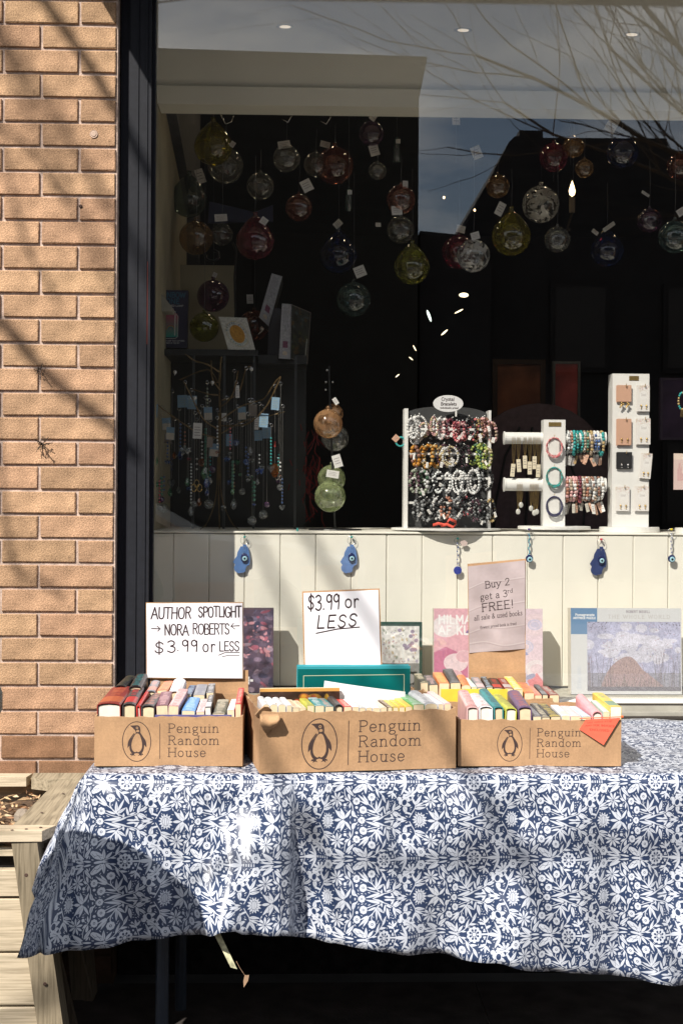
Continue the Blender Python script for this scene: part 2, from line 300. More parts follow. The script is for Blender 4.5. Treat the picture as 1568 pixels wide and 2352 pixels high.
# ================================================================ SETTING
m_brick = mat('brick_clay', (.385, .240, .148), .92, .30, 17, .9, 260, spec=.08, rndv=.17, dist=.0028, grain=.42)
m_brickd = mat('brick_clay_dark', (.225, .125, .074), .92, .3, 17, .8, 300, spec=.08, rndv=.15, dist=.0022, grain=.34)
m_bricks = mat('brick_painted_shade', (.07, .04, .027), .95, .3, 13, 1.0, 240, spec=.05, rndv=.2, dist=.0026)  # under-table shade put into the colour of the lowest courses
m_mortar = mat('mortar', (.46, .355, .30), .95, .26, 40, .9, 260, spec=.1, dist=.002, grain=.25)
m_frame = mat('charcoal_paint', (.0095, .0105, .015), .6, .2, 60, .1, 200, spec=.25)
m_frame2 = mat('charcoal_shadow_strip', (.012, .012, .018), .5, .1, 60, spec=.2)
m_cream = mat('cream_board_paint', (.865, .845, .77), .55, .04, 9, .12, 120, dist=.0006)
m_creamw = mat('cream_soffit_paint', (.88, .86, .76), .7, .04, 5)
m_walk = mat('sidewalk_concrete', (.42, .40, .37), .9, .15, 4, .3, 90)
m_dark = mat('dark_liner_and_wall_shade', (.020, .017, .017), .9, .5, 30, .3, 200, spec=.1)  # planter liner colour; on the wall below the window it paints in table shade
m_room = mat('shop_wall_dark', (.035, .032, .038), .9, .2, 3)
# ground: one sheet to the horizon
g = MB(); g.add([(-150,-150,0),(150,-150,0),(150,150,0),(-150,150,0)], [(0,1,2,3)])
struct(g.obj('ground', mat('asphalt_ground', (.11,.105,.10), .95, .2, 6, .4, 150)))
g = MB(); g.box((-30,-3.9,.0), (30,-.0,.12) ); o = struct(g.obj('sidewalk', m_walk)); o.location.z = -.116
g = MB()
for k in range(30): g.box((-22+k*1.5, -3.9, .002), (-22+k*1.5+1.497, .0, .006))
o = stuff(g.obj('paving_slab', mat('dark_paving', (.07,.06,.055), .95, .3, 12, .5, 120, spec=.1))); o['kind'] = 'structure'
# brick wall, running bond, each brick its own piece
XE = pt(269, 900, 0).x; P_, C_ = .2085, .0677; Z0 = 1.369
wall = thing('brick_wall', 'tan brick pier with pale mortar joints beside the charcoal window frame', 'brick wall', (0,0,0))
g = MB(); g.box((-1.9, .0068, .52), (XE-.003, .30, 3.028)); g.obj('mortar_bed', m_mortar, wall); g = MB(); g.box((-1.9, .005, 0), (XE-.003, .30, .519)); g.obj('mortar_painted_shade', m_bricks, wall)  # lower mortar bed has the under-table shade in its colour
br = random.Random(3); full = []; half = []; dr = []
for k in range(7):
    b = MB(); b.cbox((0,0,0), (P_-.0088, .09, C_-.0085), .0022, 0, .0011, None, br); full.append(b.mesh('brick', m_brick))
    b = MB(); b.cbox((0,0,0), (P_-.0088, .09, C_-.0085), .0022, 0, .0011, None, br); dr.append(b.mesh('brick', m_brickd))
    b = MB(); b.cbox((0,0,0), (P_/2-.0088, .09, C_-.0085), .0022, 0, .0011, None, br); half.append(b.mesh('brick', m_brick))
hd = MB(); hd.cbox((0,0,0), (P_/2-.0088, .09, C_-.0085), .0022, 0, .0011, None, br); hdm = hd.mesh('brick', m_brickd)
for k in range(-20, 24):
    z = Z0 + k*C_; odd = k % 2 == 0; x = XE
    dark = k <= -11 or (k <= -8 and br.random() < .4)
    n = 0
    while x > -1.45:
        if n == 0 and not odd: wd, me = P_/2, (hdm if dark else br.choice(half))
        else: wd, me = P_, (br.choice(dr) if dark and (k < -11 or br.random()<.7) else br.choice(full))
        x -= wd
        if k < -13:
            me = me.copy(); me.materials[0] = m_bricks  # painted shade on the lowest courses
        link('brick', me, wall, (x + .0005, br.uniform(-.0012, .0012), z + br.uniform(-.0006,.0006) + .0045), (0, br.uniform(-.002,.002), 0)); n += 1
# a nail, an anchor hole and dried vine scraps stuck on the wall
def scrap(u, v, label, sd, big):
    q = random.Random(sd); c = pt(u, v, -.004); t = thing('dried_vine', label, 'dried vine', c)
    b = MB()
    for i in range(9 if big else 4):
        p = [Vector((0,0,0))]; d = Vector((q.uniform(-1,1), q.uniform(-.9,-.1), q.uniform(-1,.9))).normalized()
        for k in range(5): d = (d + Vector((q.uniform(-.7,.7), q.uniform(-.4,.5), q.uniform(-.7,.5)))).normalized(); p.append(p[-1]+d*(.006 if big else .004)); p[-1].y = min(p[-1].y, .001)
        b.tube(p, .0012, 4)
    b.tube([(0,.004,0),(.0,-.03,.001),(.002,-.042,.002)], .0016, 5); b.obj('stem', mat('dead_vine', (.05,.035,.025), .9), t)
    b = MB()
    for i in range(10 if big else 3): b.ball((q.uniform(-.014,.014), q.uniform(-.03,-.005), q.uniform(-.016,.014)), q.uniform(.0015,.0032), 5, 4, sq=(1,.6,1.6))
    stuff(b.obj('dead_leaf', mat('dead_leaf', (.11,.07,.04), .9), t))
scrap(93, 848, 'small stub of dried vine on the joint, upper of the two on the brick pier', 5, False)
scrap(96, 1018, 'dried vine tuft clinging to the brick pier, lower and bushier of the two', 6, True)
for (u, v, r_, lb) in ((216,308,.011,'round patched anchor hole in a brick high on the pier'), (186,474,.005,'small rusty screw head in the joint high on the brick pier')):
    c = pt(u, v, -.0005); b = MB(); b.lathe([(.0001,.003),(r_*.6,.003),(r_*.75,.001),(r_,.0018),(r_*1.05,0)], (0,0,0), 12, 0, Matrix.Rotation(R(90),3,'X'))
    tag(b.obj('wall_anchor', mat('patch_mortar' if r_>.01 else 'rusty_screw', (.45,.33,.26) if r_>.01 else (.07,.04,.03), .9), None, False, c), lb, 'wall anchor')
# window frame --------------------------------------------------
GY = .085; FXL = pt(350, 800, .03).x; RX = 2.2
win = thing('shop_window', 'large plate glass shop window in a charcoal frame', 'shop window', (FXL, GY, .76))
I = Vector((FXL, GY, .76))
def wp(name, a, b, m, c=.002):
    q = MB(); q.box(Vector(a)-I, Vector(b)-I); return q.obj(name, m, win)
x1 = pt(299, 800, .05).x
wp('frame', (XE+.001, .045, .70), (x1, .30, 3.028), m_frame2); wp('frame', (x1, .026, .70), (FXL-.006, .14, 3.028), m_frame)
wp('glazing_bead', (FXL-.0055, .05, .70), (FXL+.003, .078, 3.028), m_frame2)
wp('glazing_bead', (x1-.004, .036, .70), (x1-.0005, .044, 3.028), m_frame)
wp('glazing_bead', (x1+.02, .0225, .70), (x1+.023, .0255, 3.028), m_frame); wp('glazing_bead', (FXL-.02, .0225, .70), (FXL-.016, .0255, 3.028), m_frame)
m_sill = mat('weathered_sill_paint', (.30,.285,.245), .8, .18, 14, .3, 120); m_silldk = mat('sill_seal', (.035,.028,.022), .8)
wp('sill', (x1, .028, .748), (RX, .30, .7715), m_sill); wp('sill', (x1, -.01, .700), (RX, .027, .758), m_sill)
wp('sill_seal', (FXL-.006, .034, .7719), (RX, .07, .777), m_silldk); wp('sill_lip', (FXL-.006, .04, .7773), (RX, .11, .7835), m_cream)
wp('drip_edge', (x1, -.03, .742), (RX, -.0105, .749), m_silldk)
wp('red_sealant', (pt(338,700,.02).x, .0245, pt(338,790,.02).z), (pt(338,700,.02).x+.0009, .0259, pt(338,600,.02).z), mat('red_sealant', (.20,.03,.02)))
gl = MB(); gl.box((FXL+.001-I.x, -.004, .024), (RX-I.x, .004, 2.265))
m_pane = thin_glass('window_glass', (.97,.968,.955), 1.92)
gl.obj('glass_pane', m_pane, win)
# wall around: right of the window, above it, below it
st = MB(); st.box((XE+.001, .09, 0), (RX+2, .30, .699)); struct(st.obj('wall_below_window', m_dark))  # the table's shade is put into this wall's colour
st = MB(); st.box((RX, .0, .0), (RX+3, .30, 3.029)); st.box((-6, .31, 3.03), (RX+3, .5, 6)); st.box((-6, .0, 3.03), (RX+3, .309, 6)); struct(st.obj('wall_upper', m_brick))
st = MB(); st.box((-6, .0, 0), (-1.91, .30, 3.028)); struct(st.obj('wall_far', m_brick))
# canopy over the window (its edge shades the top corner of the brick and everything deep in the window)
can = thing('shop_canopy', 'flat charcoal canopy above the shop window', 'canopy', (-.735, 0, 3.035))
b = MB(); b.box((0,-.62,0), (3.6,-.001,.035)); b.obj('roof', m_frame, can); b = MB(); b.box((0,-.64,-.02), (3.6,-.621,.06)); b.obj('fascia', m_frame, can)
# room behind -----------------------------------------------------
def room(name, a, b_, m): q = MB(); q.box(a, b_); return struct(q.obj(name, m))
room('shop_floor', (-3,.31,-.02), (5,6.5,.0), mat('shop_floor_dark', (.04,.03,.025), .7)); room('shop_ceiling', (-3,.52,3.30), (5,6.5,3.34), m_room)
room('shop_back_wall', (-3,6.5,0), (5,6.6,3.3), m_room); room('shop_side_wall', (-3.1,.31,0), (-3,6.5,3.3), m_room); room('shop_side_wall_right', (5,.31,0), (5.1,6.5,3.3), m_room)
# interior side cheek of the window bay: beige, with a sloping dark beam beyond it
XS = FXL - .03
q = MB(); M90 = Matrix(((0,1,0),(1,0,0),(0,0,1)))   # prism in (y,z) extruded along x
q.prism([(.145,.79),(1.60,.79),(1.60,2.45),(.55,2.64),(.145,2.64)], XS-.05, XS, M=M90); struct(q.obj('bay_side_wall', mat('beige_plaster', (.33,.295,.21), .9, .2, 5)))
q = MB(); q.prism([(.56,2.66),(1.62,2.46),(1.9,2.3),(1.9,3.2),(.56,3.2)], XS-.04, XS+.03, M=M90); struct(q.obj('bay_beam', mat('dark_beam', (.07,.068,.072), .8)))
a_, e_ = pt(385,812,1.3), pt(541,610,1.3); q = MB(); q.box((a_.x,1.3,a_.z),(e_.x,1.33,e_.z)); tag(q.obj('beige_board', mat('beige_plaster', (.46,.41,.29)), None), 'beige board standing behind the shelf boxes in the window bay', 'board')
# soffit across the top of the bay
ZB = 2.495
bay = [pt(365, 240, .30), pt(1568, 255, .30)]
ZB = pt(760, 244, .45).z; q = MB(); q.prism([(.45,ZB),(.125,3.0285),(.56,3.0285),(.56,ZB)], FXL-.05, RX, M=Matrix(((0,1,0),(1,0,0),(0,0,1)))); struct(q.obj('soffit', m_creamw))
q = MB(); q.prism([(.446,ZB-.002),(.415,ZB+.042),(.408,ZB+.044),(.436,ZB-.004)], FXL-.05, RX, M=Matrix(((0,1,0),(1,0,0),(0,0,1)))); struct(q.obj('soffit_trim', m_creamw))
m_bulb = emis('warm_lamp_glow', (1,.86,.68), .45)
for u, v in ((655,62),(1063,70),(1450,80)):
    c = pt(u, v, .20); t = thing('downlight', 'small oval spot lamp in the cream soffit, ' + {655:'nearest the brick pier',1063:'between the other two',1450:'over the pale bare branches'}[u], 'downlight', c, 'spot lamps in the soffit')
    b = MB(); b.ball((0,0,0), .014, 12, 6, 0, (1.3,.18,.36)); b.obj('lens', m_bulb, t); b = MB(); b.ball((0,.001,0), .018, 12, 6, 0, (1.5,.12,.5)); b.obj('trim_ring', m_creamw, t)
# cream tongue-and-groove ledge
PY = .36; zt = pt(784, 1224, PY).z; XL0 = pt(398, 1400, PY).x - 2*.1075
led = thing('display_ledge', 'cream tongue and groove boarded ledge behind the window glass', 'display ledge', (0, PY, .78))
I2 = Vector((0, PY, .78)); pitch = .1075; pr = random.Random(4)
for k in range(24):
    x = XL0 + k*pitch; b = MB(); b.cbox((0,0,0), (pitch-.0014, .012, zt-.783-.004), .0024, 0, .0003, None, pr)
    link('plank', b.mesh('plank', m_cream), led, (x, pr.uniform(-.0006,.0006), .002))
b = MB(); b.box((XL0,.0125,0),(XL0+24*pitch,.03,zt-.79)); b.obj('backing', mat('groove_dark', (.42,.39,.30), .8), led)
b = MB(); b.cbox((XL0,-.004,zt-.783),(XL0+24*pitch,.62,zt-.776), .002); b.obj('ledge_top', m_cream, led); ZL = zt + .004
b = MB(); b.box((XL0,-.25,-.02),(XL0+24*pitch,.03,-.003)); b.obj('bay_floor', mat('bay_floor_paint', (.45,.43,.36), .7), led)
ZF = .777
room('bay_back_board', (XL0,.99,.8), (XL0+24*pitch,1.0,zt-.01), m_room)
# things seen dimly inside: framed pictures, chair back
def framed(u0,v0,u1,v1,Y,col,fc,label,nm='framed_picture'):
    a, c = pt(u0,v1,Y), pt(u1,v0,Y); t = thing(nm, label, 'picture', a); w_, h_ = c.x-a.x, c.z-a.z; f = .045*min(1,w_*2)
    b = MB(); b.box((0,0,0),(w_,.03,f)); b.box((0,0,h_-f),(w_,.03,h_)); b.box((0,0,f),(f,.03,h_-f)); b.box((w_-f,0,f),(w_,.03,h_-f)); b.obj('frame', fc, t)
    b = MB(); b.box((f,.01,f),(w_-f,.025,h_-f)); b.obj('print', col, t)
framed(1268,830,1332,1000,2.2, mat('red_art', (.45,.07,.06), .6, .6, 6), mat('grey_wood', (.13,.13,.13), .7), 'red abstract picture in a grey frame hanging deep in the shop')
framed(1130,826,1252,1010,2.6, mat('orange_art', (.34,.12,.05), .6, .7, 5), mat('brown_wood', (.06,.035,.02), .7), 'dark orange and brown framed picture behind the bracelet rack')
framed(1515,868,1575,1010,2.0, mat('violet_art', (.09,.05,.13), .6, .4, 8), mat('violet_edge', (.10,.07,.13), .7), 'violet covered box leaning behind the tall earring tower')
ch = thing('armchair', 'mauve round backed armchair dim inside the shop behind the bracelet bars', 'armchair', pt(1235,1215,1.9))
b = MB(); wv = [(.30*math.cos(math.pi*k/14), .0, .30*math.sin(math.pi*k/14)+.22) for k in range(15)]
b.prism([(p[0],p[2]) for p in wv]+[(-.30,-.3),(.30,-.3)], 0, .1); b.obj('backrest', mat('mauve_cloth', (.14,.09,.10), .9, .2, 40), ch)
b = MB(); b.box((-.3,-.35,-.5),(.3,0,-.28)); b.obj('seat', mat('mauve_cloth', (.1,.07,.08)), ch); b = MB()
for a in (-.2,-.07,.05,.17): b.tube([(a,-.012,-.25),(a+.02,-.014,.1),(a*.7,-.012,.3),(a*.4,-.01,.42)], .005, 5)
b.obj('piping', mat('black_cord', (.01,.01,.012)), ch)
# ---------------------------------------------------------------- the street the glass mirrors (virtual depth Y = 2*GY - y)
def mir(u, v, y): p = pt(u, v, 2*GY - y); return Vector((p.x, y, p.z))
def facade(name, label, poly, y, dep, m, wins, mw, mp_=None):
    t = thing(name, label, 'building', (poly[0][0], y, 0)); o = Vector((poly[0][0], y, 0))
    b = MB(); b.prism([(p[0]-o.x, p[1]) for p in poly], -dep, 0); b.obj('wall', m, t)
    for (x, z, w_, h_) in wins:
        b = MB(); b.box((0,0,0),(w_,.06,h_)); f = b.obj('window', mw, t, False, (x-o.x, .0, z)); b = MB(); b.box((.08,.05,.08),(w_-.08,.075,h_-.08)); b.obj('pane', mp_ or mat('far_window_shutter', (.035,.03,.028), .7), f)
    return t
yb = -19.0
a = mir(962,130,yb); a2 = mir(980,132,yb); c = mir(965,525,yb)
m_b1 = mat('far_brown_stucco', (.028,.025,.02), .9, .1, 1.5); m_b2 = mat('far_dark_brick', (.025,.022,.022), .9, .2, 3)
t = facade('corner_building', 'tall brown stucco building across the street with a plain parapet', [(-13,0),(a.x,0),(a.x,a.z-.7),(a2.x,a.z-.05),(a2.x,a.z),(-13,a.z+.25)], yb, 9, m_b1, [(a.x-4.0-k*3.2, 1.0+j*3.2, 1.3, 1.5) for k in range(3) for j in range(2)], m_b1, m_b1)
b1, b2, b3, b4, b5 = mir(1065,525,yb-.6), mir(1168,326,yb-.6), mir(1182,313,yb-.6), mir(1530,318,yb-.6), mir(1532,345,yb-.6)
facade('low_building', 'low dark shopfront across the street between the taller blocks', [(a.x+.05,0),(b1.x+.4,0),(b1.x+.4,c.z-.1),(a.x+.05,c.z)], yb-.2, 6, m_b2, [(a.x+.3,.6,.9,1.8)], m_b1)
facade('gabled_house', 'dark house across the street with a steep gable and a short chimney', [(b1.x,0),(b5.x+6,0),(b5.x+6,b5.z-.2),(b5.x,b5.z),(b4.x,b4.z),(mir(1246,315,yb-.6).x,b3.z-.02),(mir(1246,300,yb-.6).x,mir(1246,300,yb-.6).z),(mir(1192,300,yb-.6).x,mir(1246,300,yb-.6).z),(mir(1192,315,yb-.6).x,b3.z),(b3.x,b3.z),(b2.x,b2.z),(b1.x,b1.z)], yb-.6, 8, m_b2, [(b3.x+.6+k*1.9, .9+j*2.6, 1.0, 1.5) for k in range(4) for j in range(2)], m_b2)
# bare street trees
m_bark = mat('bare_bark', (.10,.08,.06), .95, .25, 20, .5, 90)
def limb(b, p, d, l, r, dep, q, spread=.55, up=.12):
    pts = [Vector(p)]; rr = [r]; n = 6
    for k in range(n):
        d = (d + Vector((q.uniform(-1,1), q.uniform(-1,1), q.uniform(-1,1)))*.16 + Vector((0,0,up*.3))).normalized(); pts.append(pts[-1]+d*l/n); rr.append(r*(1-.55*(k+1)/n))
    b.tube(pts, rr, 5 if dep > 1 else 4, cap=False)
    if dep <= 0: return
    for k in range(1, n+1):
        for s in range(2 if dep > 1 else 1):
            if q.random() < .78:
                e = (d*.9 + Vector((q.uniform(-1,1), q.uniform(-1,1), q.uniform(-.7,1)))*spread*1.3).normalized()
                limb(b, pts[k], e, l*q.uniform(.38,.62), rr[k]*.55, dep-1, q, spread, up)
def tree(label, base, tr, limbs, sd, dep=2):
    q = random.Random(sd); t = thing('bare_tree', label, 'tree', base); o = Vector(base)
    b = MB(); b.tube([Vector(p)-o for p, _ in tr], [r for _, r in tr], 9); b.obj('trunk', m_bark, t)
    for p0, p1, r in limbs:
        b = MB(); d = Vector(p1)-Vector(p0); limb(b, Vector(p0)-o, d.normalized(), d.length, r, dep, q); b.obj('branch', m_bark, t)
ty = -5.6
A, B, C, D, E = [mir(u, v, ty) for u, v in ((1660,420),(1330,-60),(1130,120),(1010,-30),(1290,265))]
tree('bare street tree reaching over the pavement, its twigs mirrored in the glass', (4.6,ty,0), [((4.6,ty,0),.16),((4.5,ty,1.6),.13),((4.1,ty,2.7),.11),((3.6,ty,3.4),.09)],
     [((3.75,ty,3.15), tuple(mir(1290,-40,ty)), .032), ((3.6,ty,3.4), tuple(mir(1080,150,ty)), .022), ((3.5,ty,3.05), tuple(mir(1150,215,ty)), .018), ((3.9,ty,3.0), tuple(mir(1290,275,ty)), .02), ((3.7,ty,3.9), tuple(mir(1560,-90,ty)), .022), ((4.0,ty,2.9), tuple(mir(1400,290,ty)), .018)], 11)
def shp(u, v, q_, Yp=0): p = pt(u, v, Yp); return (p.x-.59*q_/.88, Yp-q_, p.z+q_/.88)
q1 = 3.2
t2b = (-3.9, -4.3, 0)
tree('bare street tree by the kerb whose boughs shade the brick pier', t2b, [(t2b,.14),((-3.9,-4.25,2.2),.11),((-3.7,-4.1,3.8),.08),((-3.72,-4.1,5.8),.05),((-3.7,-4.1,7.6),.03)],
     [((-3.7,-4.1,3.8), tuple(mir(520,30,-4.6)), .014), ((-3.7,-4.1,3.7), tuple(mir(470,120,-4.6)), .012)], 23, 1)
bt = bpy.data.objects['bare_tree.001']; ob = Vector(t2b); TT = Vector((-3.7,-4.1,7.5))
for k_, (pts_, r_) in enumerate((([(-60,-260),(60,-60),(150,70),(215,165),(270,262),(330,380)],.019),([(-60,690),(10,745),(80,830),(160,905),(240,965),(300,1025)],.021),([(-40,250),(60,330),(120,420),(160,470)],.008),([(60,560),(110,640),(130,700)],.007),([(20,1250),(90,1330),(150,1370)],.009))):
    q_ = 2.4; P = [Vector(shp(u,v,q_)) for u, v in pts_]; P = [TT.lerp(P[0], f_) for f_ in (0,.5)] + P; b = MB(); P = [Vector(x) for x in smooth([tuple(p) for p in P], 4)]; b.tube([p-ob for p in P], [r_*(1.15-.4*i/len(P)) for i in range(len(P))], 7); b.obj('bough', m_bark, bt)
for k_, (pts_, r_) in enumerate((([(1090,1800),(1180,1920),(1230,2060),(1330,2200)],.015),([(620,1760),(700,1860),(740,1990),(800,2120)],.012),)):
    P = [Vector(shp(u,v,3.4,-.87)) for u, v in pts_]; P = [TT.lerp(P[0], f_) for f_ in (0,.5)] + P; b = MB(); P = [Vector(x) for x in smooth([tuple(p) for p in P], 4)]; b.tube([p-ob for p in P], [r_*(1.1-.4*i/len(P)) for i in range(len(P))], 7); b.obj('bough', m_bark, bt)
# parked car mirrored low in the glass
car = thing('parked_car', 'silver parked car at the kerb, mirrored low in the window', 'car', (-1.6,-8.4,0))
mcar = mat('silver_car_paint', (.42,.44,.46), .25, .02, 5, metal=.6); mgl = mat('car_glass', (.015,.018,.02), .05, spec=.9)
prof = [(-2.2,.35),(2.15,.35),(2.2,.75),(1.5,.93),(.75,1.0),(-.05,1.43),(-1.0,1.45),(-1.75,1.02),(-2.2,.95)]
b = MB(); b.prism(prof, -1.7, 0); b.obj('body', mcar, car); b = MB(); b.prism([(.62,1.01),(-.05,1.37),(-.95,1.39),(-1.6,1.02)], -.01, .012); b.obj('window', mgl, car)
for x in (-1.4, 1.35):
    b = MB(); b.lathe([(.02,.02),(.2,.03),(.22,.05),(.33,.04),(.34,-.1),(.05,-.16)], (x,.02,.34), 18, 0, Matrix.Rotation(R(-90),3,'X')); b.obj('wheel', mat('tyre', (.02,.02,.02), .8), car)
# unseen domed bin, added to cast a shadow on the lower left of the cloth
def shc(u, v, q_): p = pt(u, v, -.88); return Vector((p.x-.59*q_/.88, -.88-q_, p.z+q_/.88))

t = thing('shade_bin', 'unseen dark green bin with a domed top, added to shade the cloth', 'shade caster', (0,0,0)); m_shade_bin = mat('shade_bin_green', (.02,.05,.035), .5)
c0 = shc(250,1990,.55); top = shc(430,1950,.55); rb = .19; t.location = (c0.x+.05, c0.y, 0); H = top.z-.10
b = MB(); b.lathe([(.001,.02),(rb*.9,.02),(rb,.06),(rb,H-.16),(rb*1.05,H-.15),(rb*1.05,H-.12),(rb*.9,H-.05),(rb*.5,H-.008),(.001,H)], (0,0,0), 28); b.obj('body', m_shade_bin, t, True)

for i, (x, y) in enumerate(((.1,1.7),(1.1,1.6),(-.35,1.5),(.6,1.2),(1.8,1.6))):  # unseen globes added to light the hanging glass balls
    t = thing('fill_globe', 'unseen globe added to light the glass balls, ' + ('over the hanging balls','over the jewellery stands','over the cabinet','over the bracelet rack','past the picture edge')[i], 'fill lamp', (x,y,3.12), 'added fill globes out of view')
    b = MB(); b.ball((0,0,0), .035, 12, 8); b.obj('bulb', emis('fill_globe_glow', (1,.80,.52), 26), t, True); b = MB(); b.lathe([(.0001,.0),(.05,.0),(.03,.05),(.01,.18)], (0,0,.0), 12); b.obj('fill_globe_shade', m_frame, t, True)
# ================================================================ TABLE AND CLOTH
TZ = .74; TF = -.835; TB = -.05; TXL = pt(194, 1793, TF).x
tb = thing('folding_table', 'folding table hidden under the blue floral cloth, one grey leg showing', 'table', (.3, -.45, 0)); I3 = Vector((.3,-.45,0))
b = MB(); b.box(Vector((TXL+.01, TF+.01, TZ-.035))-I3, Vector((1.5, TB-.005, TZ-.004))-I3); b.obj('tabletop', mat('table_plastic', (.3,.3,.3), .6), tb)
m_leg = mat('grey_steel_leg', (.035,.045,.065), .45, metal=.3)
for x, y in ((pt(372,2250,-.62).x,-.62), (pt(372,2250,-.62).x+.01,-.2), (1.2,-.6), (1.2,-.2)):
    b = MB(); b.tube([(x-.3,y+.45,.0),(x-.3+.004,y+.45,.70)], .0155, 10); b.obj('leg', m_leg, tb)
# printed floral pattern: one mirrored repeat
def cloth_mask():
    k = .62; W, H = 1355*k, 523.5*k; c = Cv(int(round(W)), int(round(H))); c1 = (1,)*3; c0 = (0,)*3
    def q(x, y): return ((x-682+1355)*k, ((y-710) - .09*(x-682))*k)
    def wrap(fn, x, y, *a):
        for d in (-1355, 0, 1355, -2710): fn(d, *a)
    def lf(ax, ay, bx, by, w_, col=c1, sh=.75):
        A_, B_ = q(ax, ay), q(bx, by)
        for d in (-2,-1,0,1): c.leaf(A_[0]+d*W, A_[1], B_[0]+d*W, B_[1], w_*k*(.76 if w_ > 30 else .95), col, sh)
    def ln(pts, w_, col=c1, sm=True):
        P = [q(*p) for p in pts]; P = smooth(P, 4) if sm and len(P) > 2 else P
        for d in (-2,-1,0,1): c.line([(p[0]+d*W, p[1]) for p in P], w_*k, col)
    def el(x, y, rx, ry, col=c1, a=0):
        p = q(x, y)
        for d in (-2,-1,0,1): c.ell(p[0]+d*W, p[1], rx*k, ry*k, col, a)
    def flower(x, y, r, n, ring=True, pr=.42, hole=.24):
        for i in range(n):
            a = 2*math.pi*i/n; el(x+math.cos(a)*r*.58, y+math.sin(a)*r*.58, r*pr, r*pr)
        el(x, y, r*.62, r*.62)
        if ring: el(x, y, r*(hole+.08), r*(hole+.08), c0); el(x, y, r*hole*.72, r*hole*.72)
    # stems
    for s in ([(415,700),(500,735),(560,780),(620,840),(665,890)], [(500,945),(500,1000),(560,1095),(640,1150)], [(345,945),(450,985),(540,1060),(600,1140)], [(430,1095),(520,1130),(620,1165)],
              [(640,1180),(740,1165),(830,1140),(890,1095),(960,1045)], [(885,730),(862,790),(832,870),(780,915)], [(125,760),(140,860),(200,940),(235,1000),(245,1080)], [(1085,1240),(1120,1180),(1160,1110),(1170,1020)],
              [(780,725),(900,735),(1050,750)], [(1290,830),(1360,800),(1480,795)], [(1100,1000),(1130,960),(1150,930)], [(830,860),(770,850)], [(835,870),(825,940)], [(1165,1090),(1290,1070),(1360,1040)]): ln(s, 11)
    for a in ((415,712,420,850,58),(440,722,525,822,50),(560,785,617,918,42),(610,838,722,850,42),(660,880,722,1005,50),(490,735,574,742,26),(455,985,314,852,48),(460,985,378,852,40),(450,1000,345,945,20),
              (572,1100,568,940,46),(588,1075,658,925,40),(580,1108,684,1040,48),(562,1110,442,1062,38),(735,1112,767,965,62),(712,1155,685,1035,40),(722,1148,815,1122,34),(650,1172,655,1110,28),
              (625,1168,415,1198,46),(690,1178,500,1222,26),(835,1130,880,1008,50),(868,1110,975,1072,56),(850,1142,970,1218,56),(830,1152,925,1235,44),(800,1165,850,1228,36),(848,800,925,852,44),(838,852,732,880,42),(840,872,898,955,40),(835,885,822,962,40),
              (880,735,1052,749,52),(1045,758,930,812,40),(1042,760,960,918,52),(790,722,845,705,34),(170,725,220,775,32),(110,650,0,600,50),(130,722,-10,752,48),(145,742,258,875,62),(178,830,207,925,50),(112,735,-40,792,40),(250,690,110,695,34),
              (205,960,198,1038,34),(180,930,120,880,30),(132,1172,68,1018,52),(140,1160,218,1050,48),(118,1180,-16,1030,70),(90,1100,40,1060,24),(1165,1070,1108,945,42),(1175,1060,1248,935,56),(1160,1122,1305,1108,52),(1172,1080,1285,1035,32),
              (1120,1200,1010,1160,36),(1465,792,1292,792,36),(1470,805,1338,895,58),(1295,832,1400,828,24),(1105,950,1085,900,26)): lf(*a)
    for a in ((418,735,422,820),(735,1090,760,1000),(122,1150,20,1045),(70,1140,66,1060),(850,1100,874,1040),(885,1105,950,1082),(870,1155,945,1200),(1180,1040,1235,965),(1190,1118,1270,1110),(575,1060,570,980),(600,1095,660,1055),(455,960,345,872),(670,910,712,980),(160,760,235,850),(1440,812,1370,870),(1010,775,972,880),(595,850,616,900)): ln([a[:2],a[2:]],3.2,c0,False)
    for a in ((690,1212,835,1236,28),(1010,1262,880,1240,34),(790,1212,868,1242,24),(955,1222,1045,1256,26),(60,1190,-40,1180,30),(-30,1195,-110,1182,26),(430,1215,330,1208,20)): lf(*a)
    # rosette on the axis
    for i in range(10):
        a = 2*math.pi*(i+.5)/10; el(682+math.cos(a)*80, 710+.09*80*math.cos(a)+math.sin(a)*80, 27, 27)
    el(682,710,84,84)
    for i in range(8):
        a = 2*math.pi*(i+.5)/8; el(682+math.cos(a)*57, 710+.09*57*math.cos(a)+math.sin(a)*57, 14, 18, c0, a+math.pi/2)
    el(682,710,35,35,c0); el(682,710,26,26)
    for x, y, r, n in ((503,895,54,8),(293,942,52,8),(385,1068,53,8),(365,1205,46,8),(1240,845,66,6)): flower(x, y, r, n)
    # cosmos, carnation, hood flower, sunflower, butterfly wing, bells, dots
    for i in range(9):
        a = 2*math.pi*i/9+.2; lf(1375,1020,1375+math.cos(a)*112,1020+.09*112*math.cos(a)+math.sin(a)*112,40,c1,1.5)
    el(1375,1020,10,10,c0); ln([(1330,1020),(1345,1050),(1370,1040)],5,c0)
    for i in range(6):
        a = R(150+i*34); lf(1105,925,1105+math.cos(a)*105,925+math.sin(a)*98,44,c1,1.3); el(1105+math.cos(a)*100,925+math.sin(a)*92,17,17)
    for i in range(5): a = R(165+i*34); ln([(1100,915),(1105+math.cos(a)*84,925+math.sin(a)*80)],4,c0)
    el(1120,930,26,18); el(938,965,36,30); el(1006,948,28,18); el(1070,990,22,26); el(1054,1058,30,28); el(1020,1115,32,46); el(955,1012,28,34); el(1082,1070,18,16); el(1035,1168,20,18); el(1010,1020,46,58)
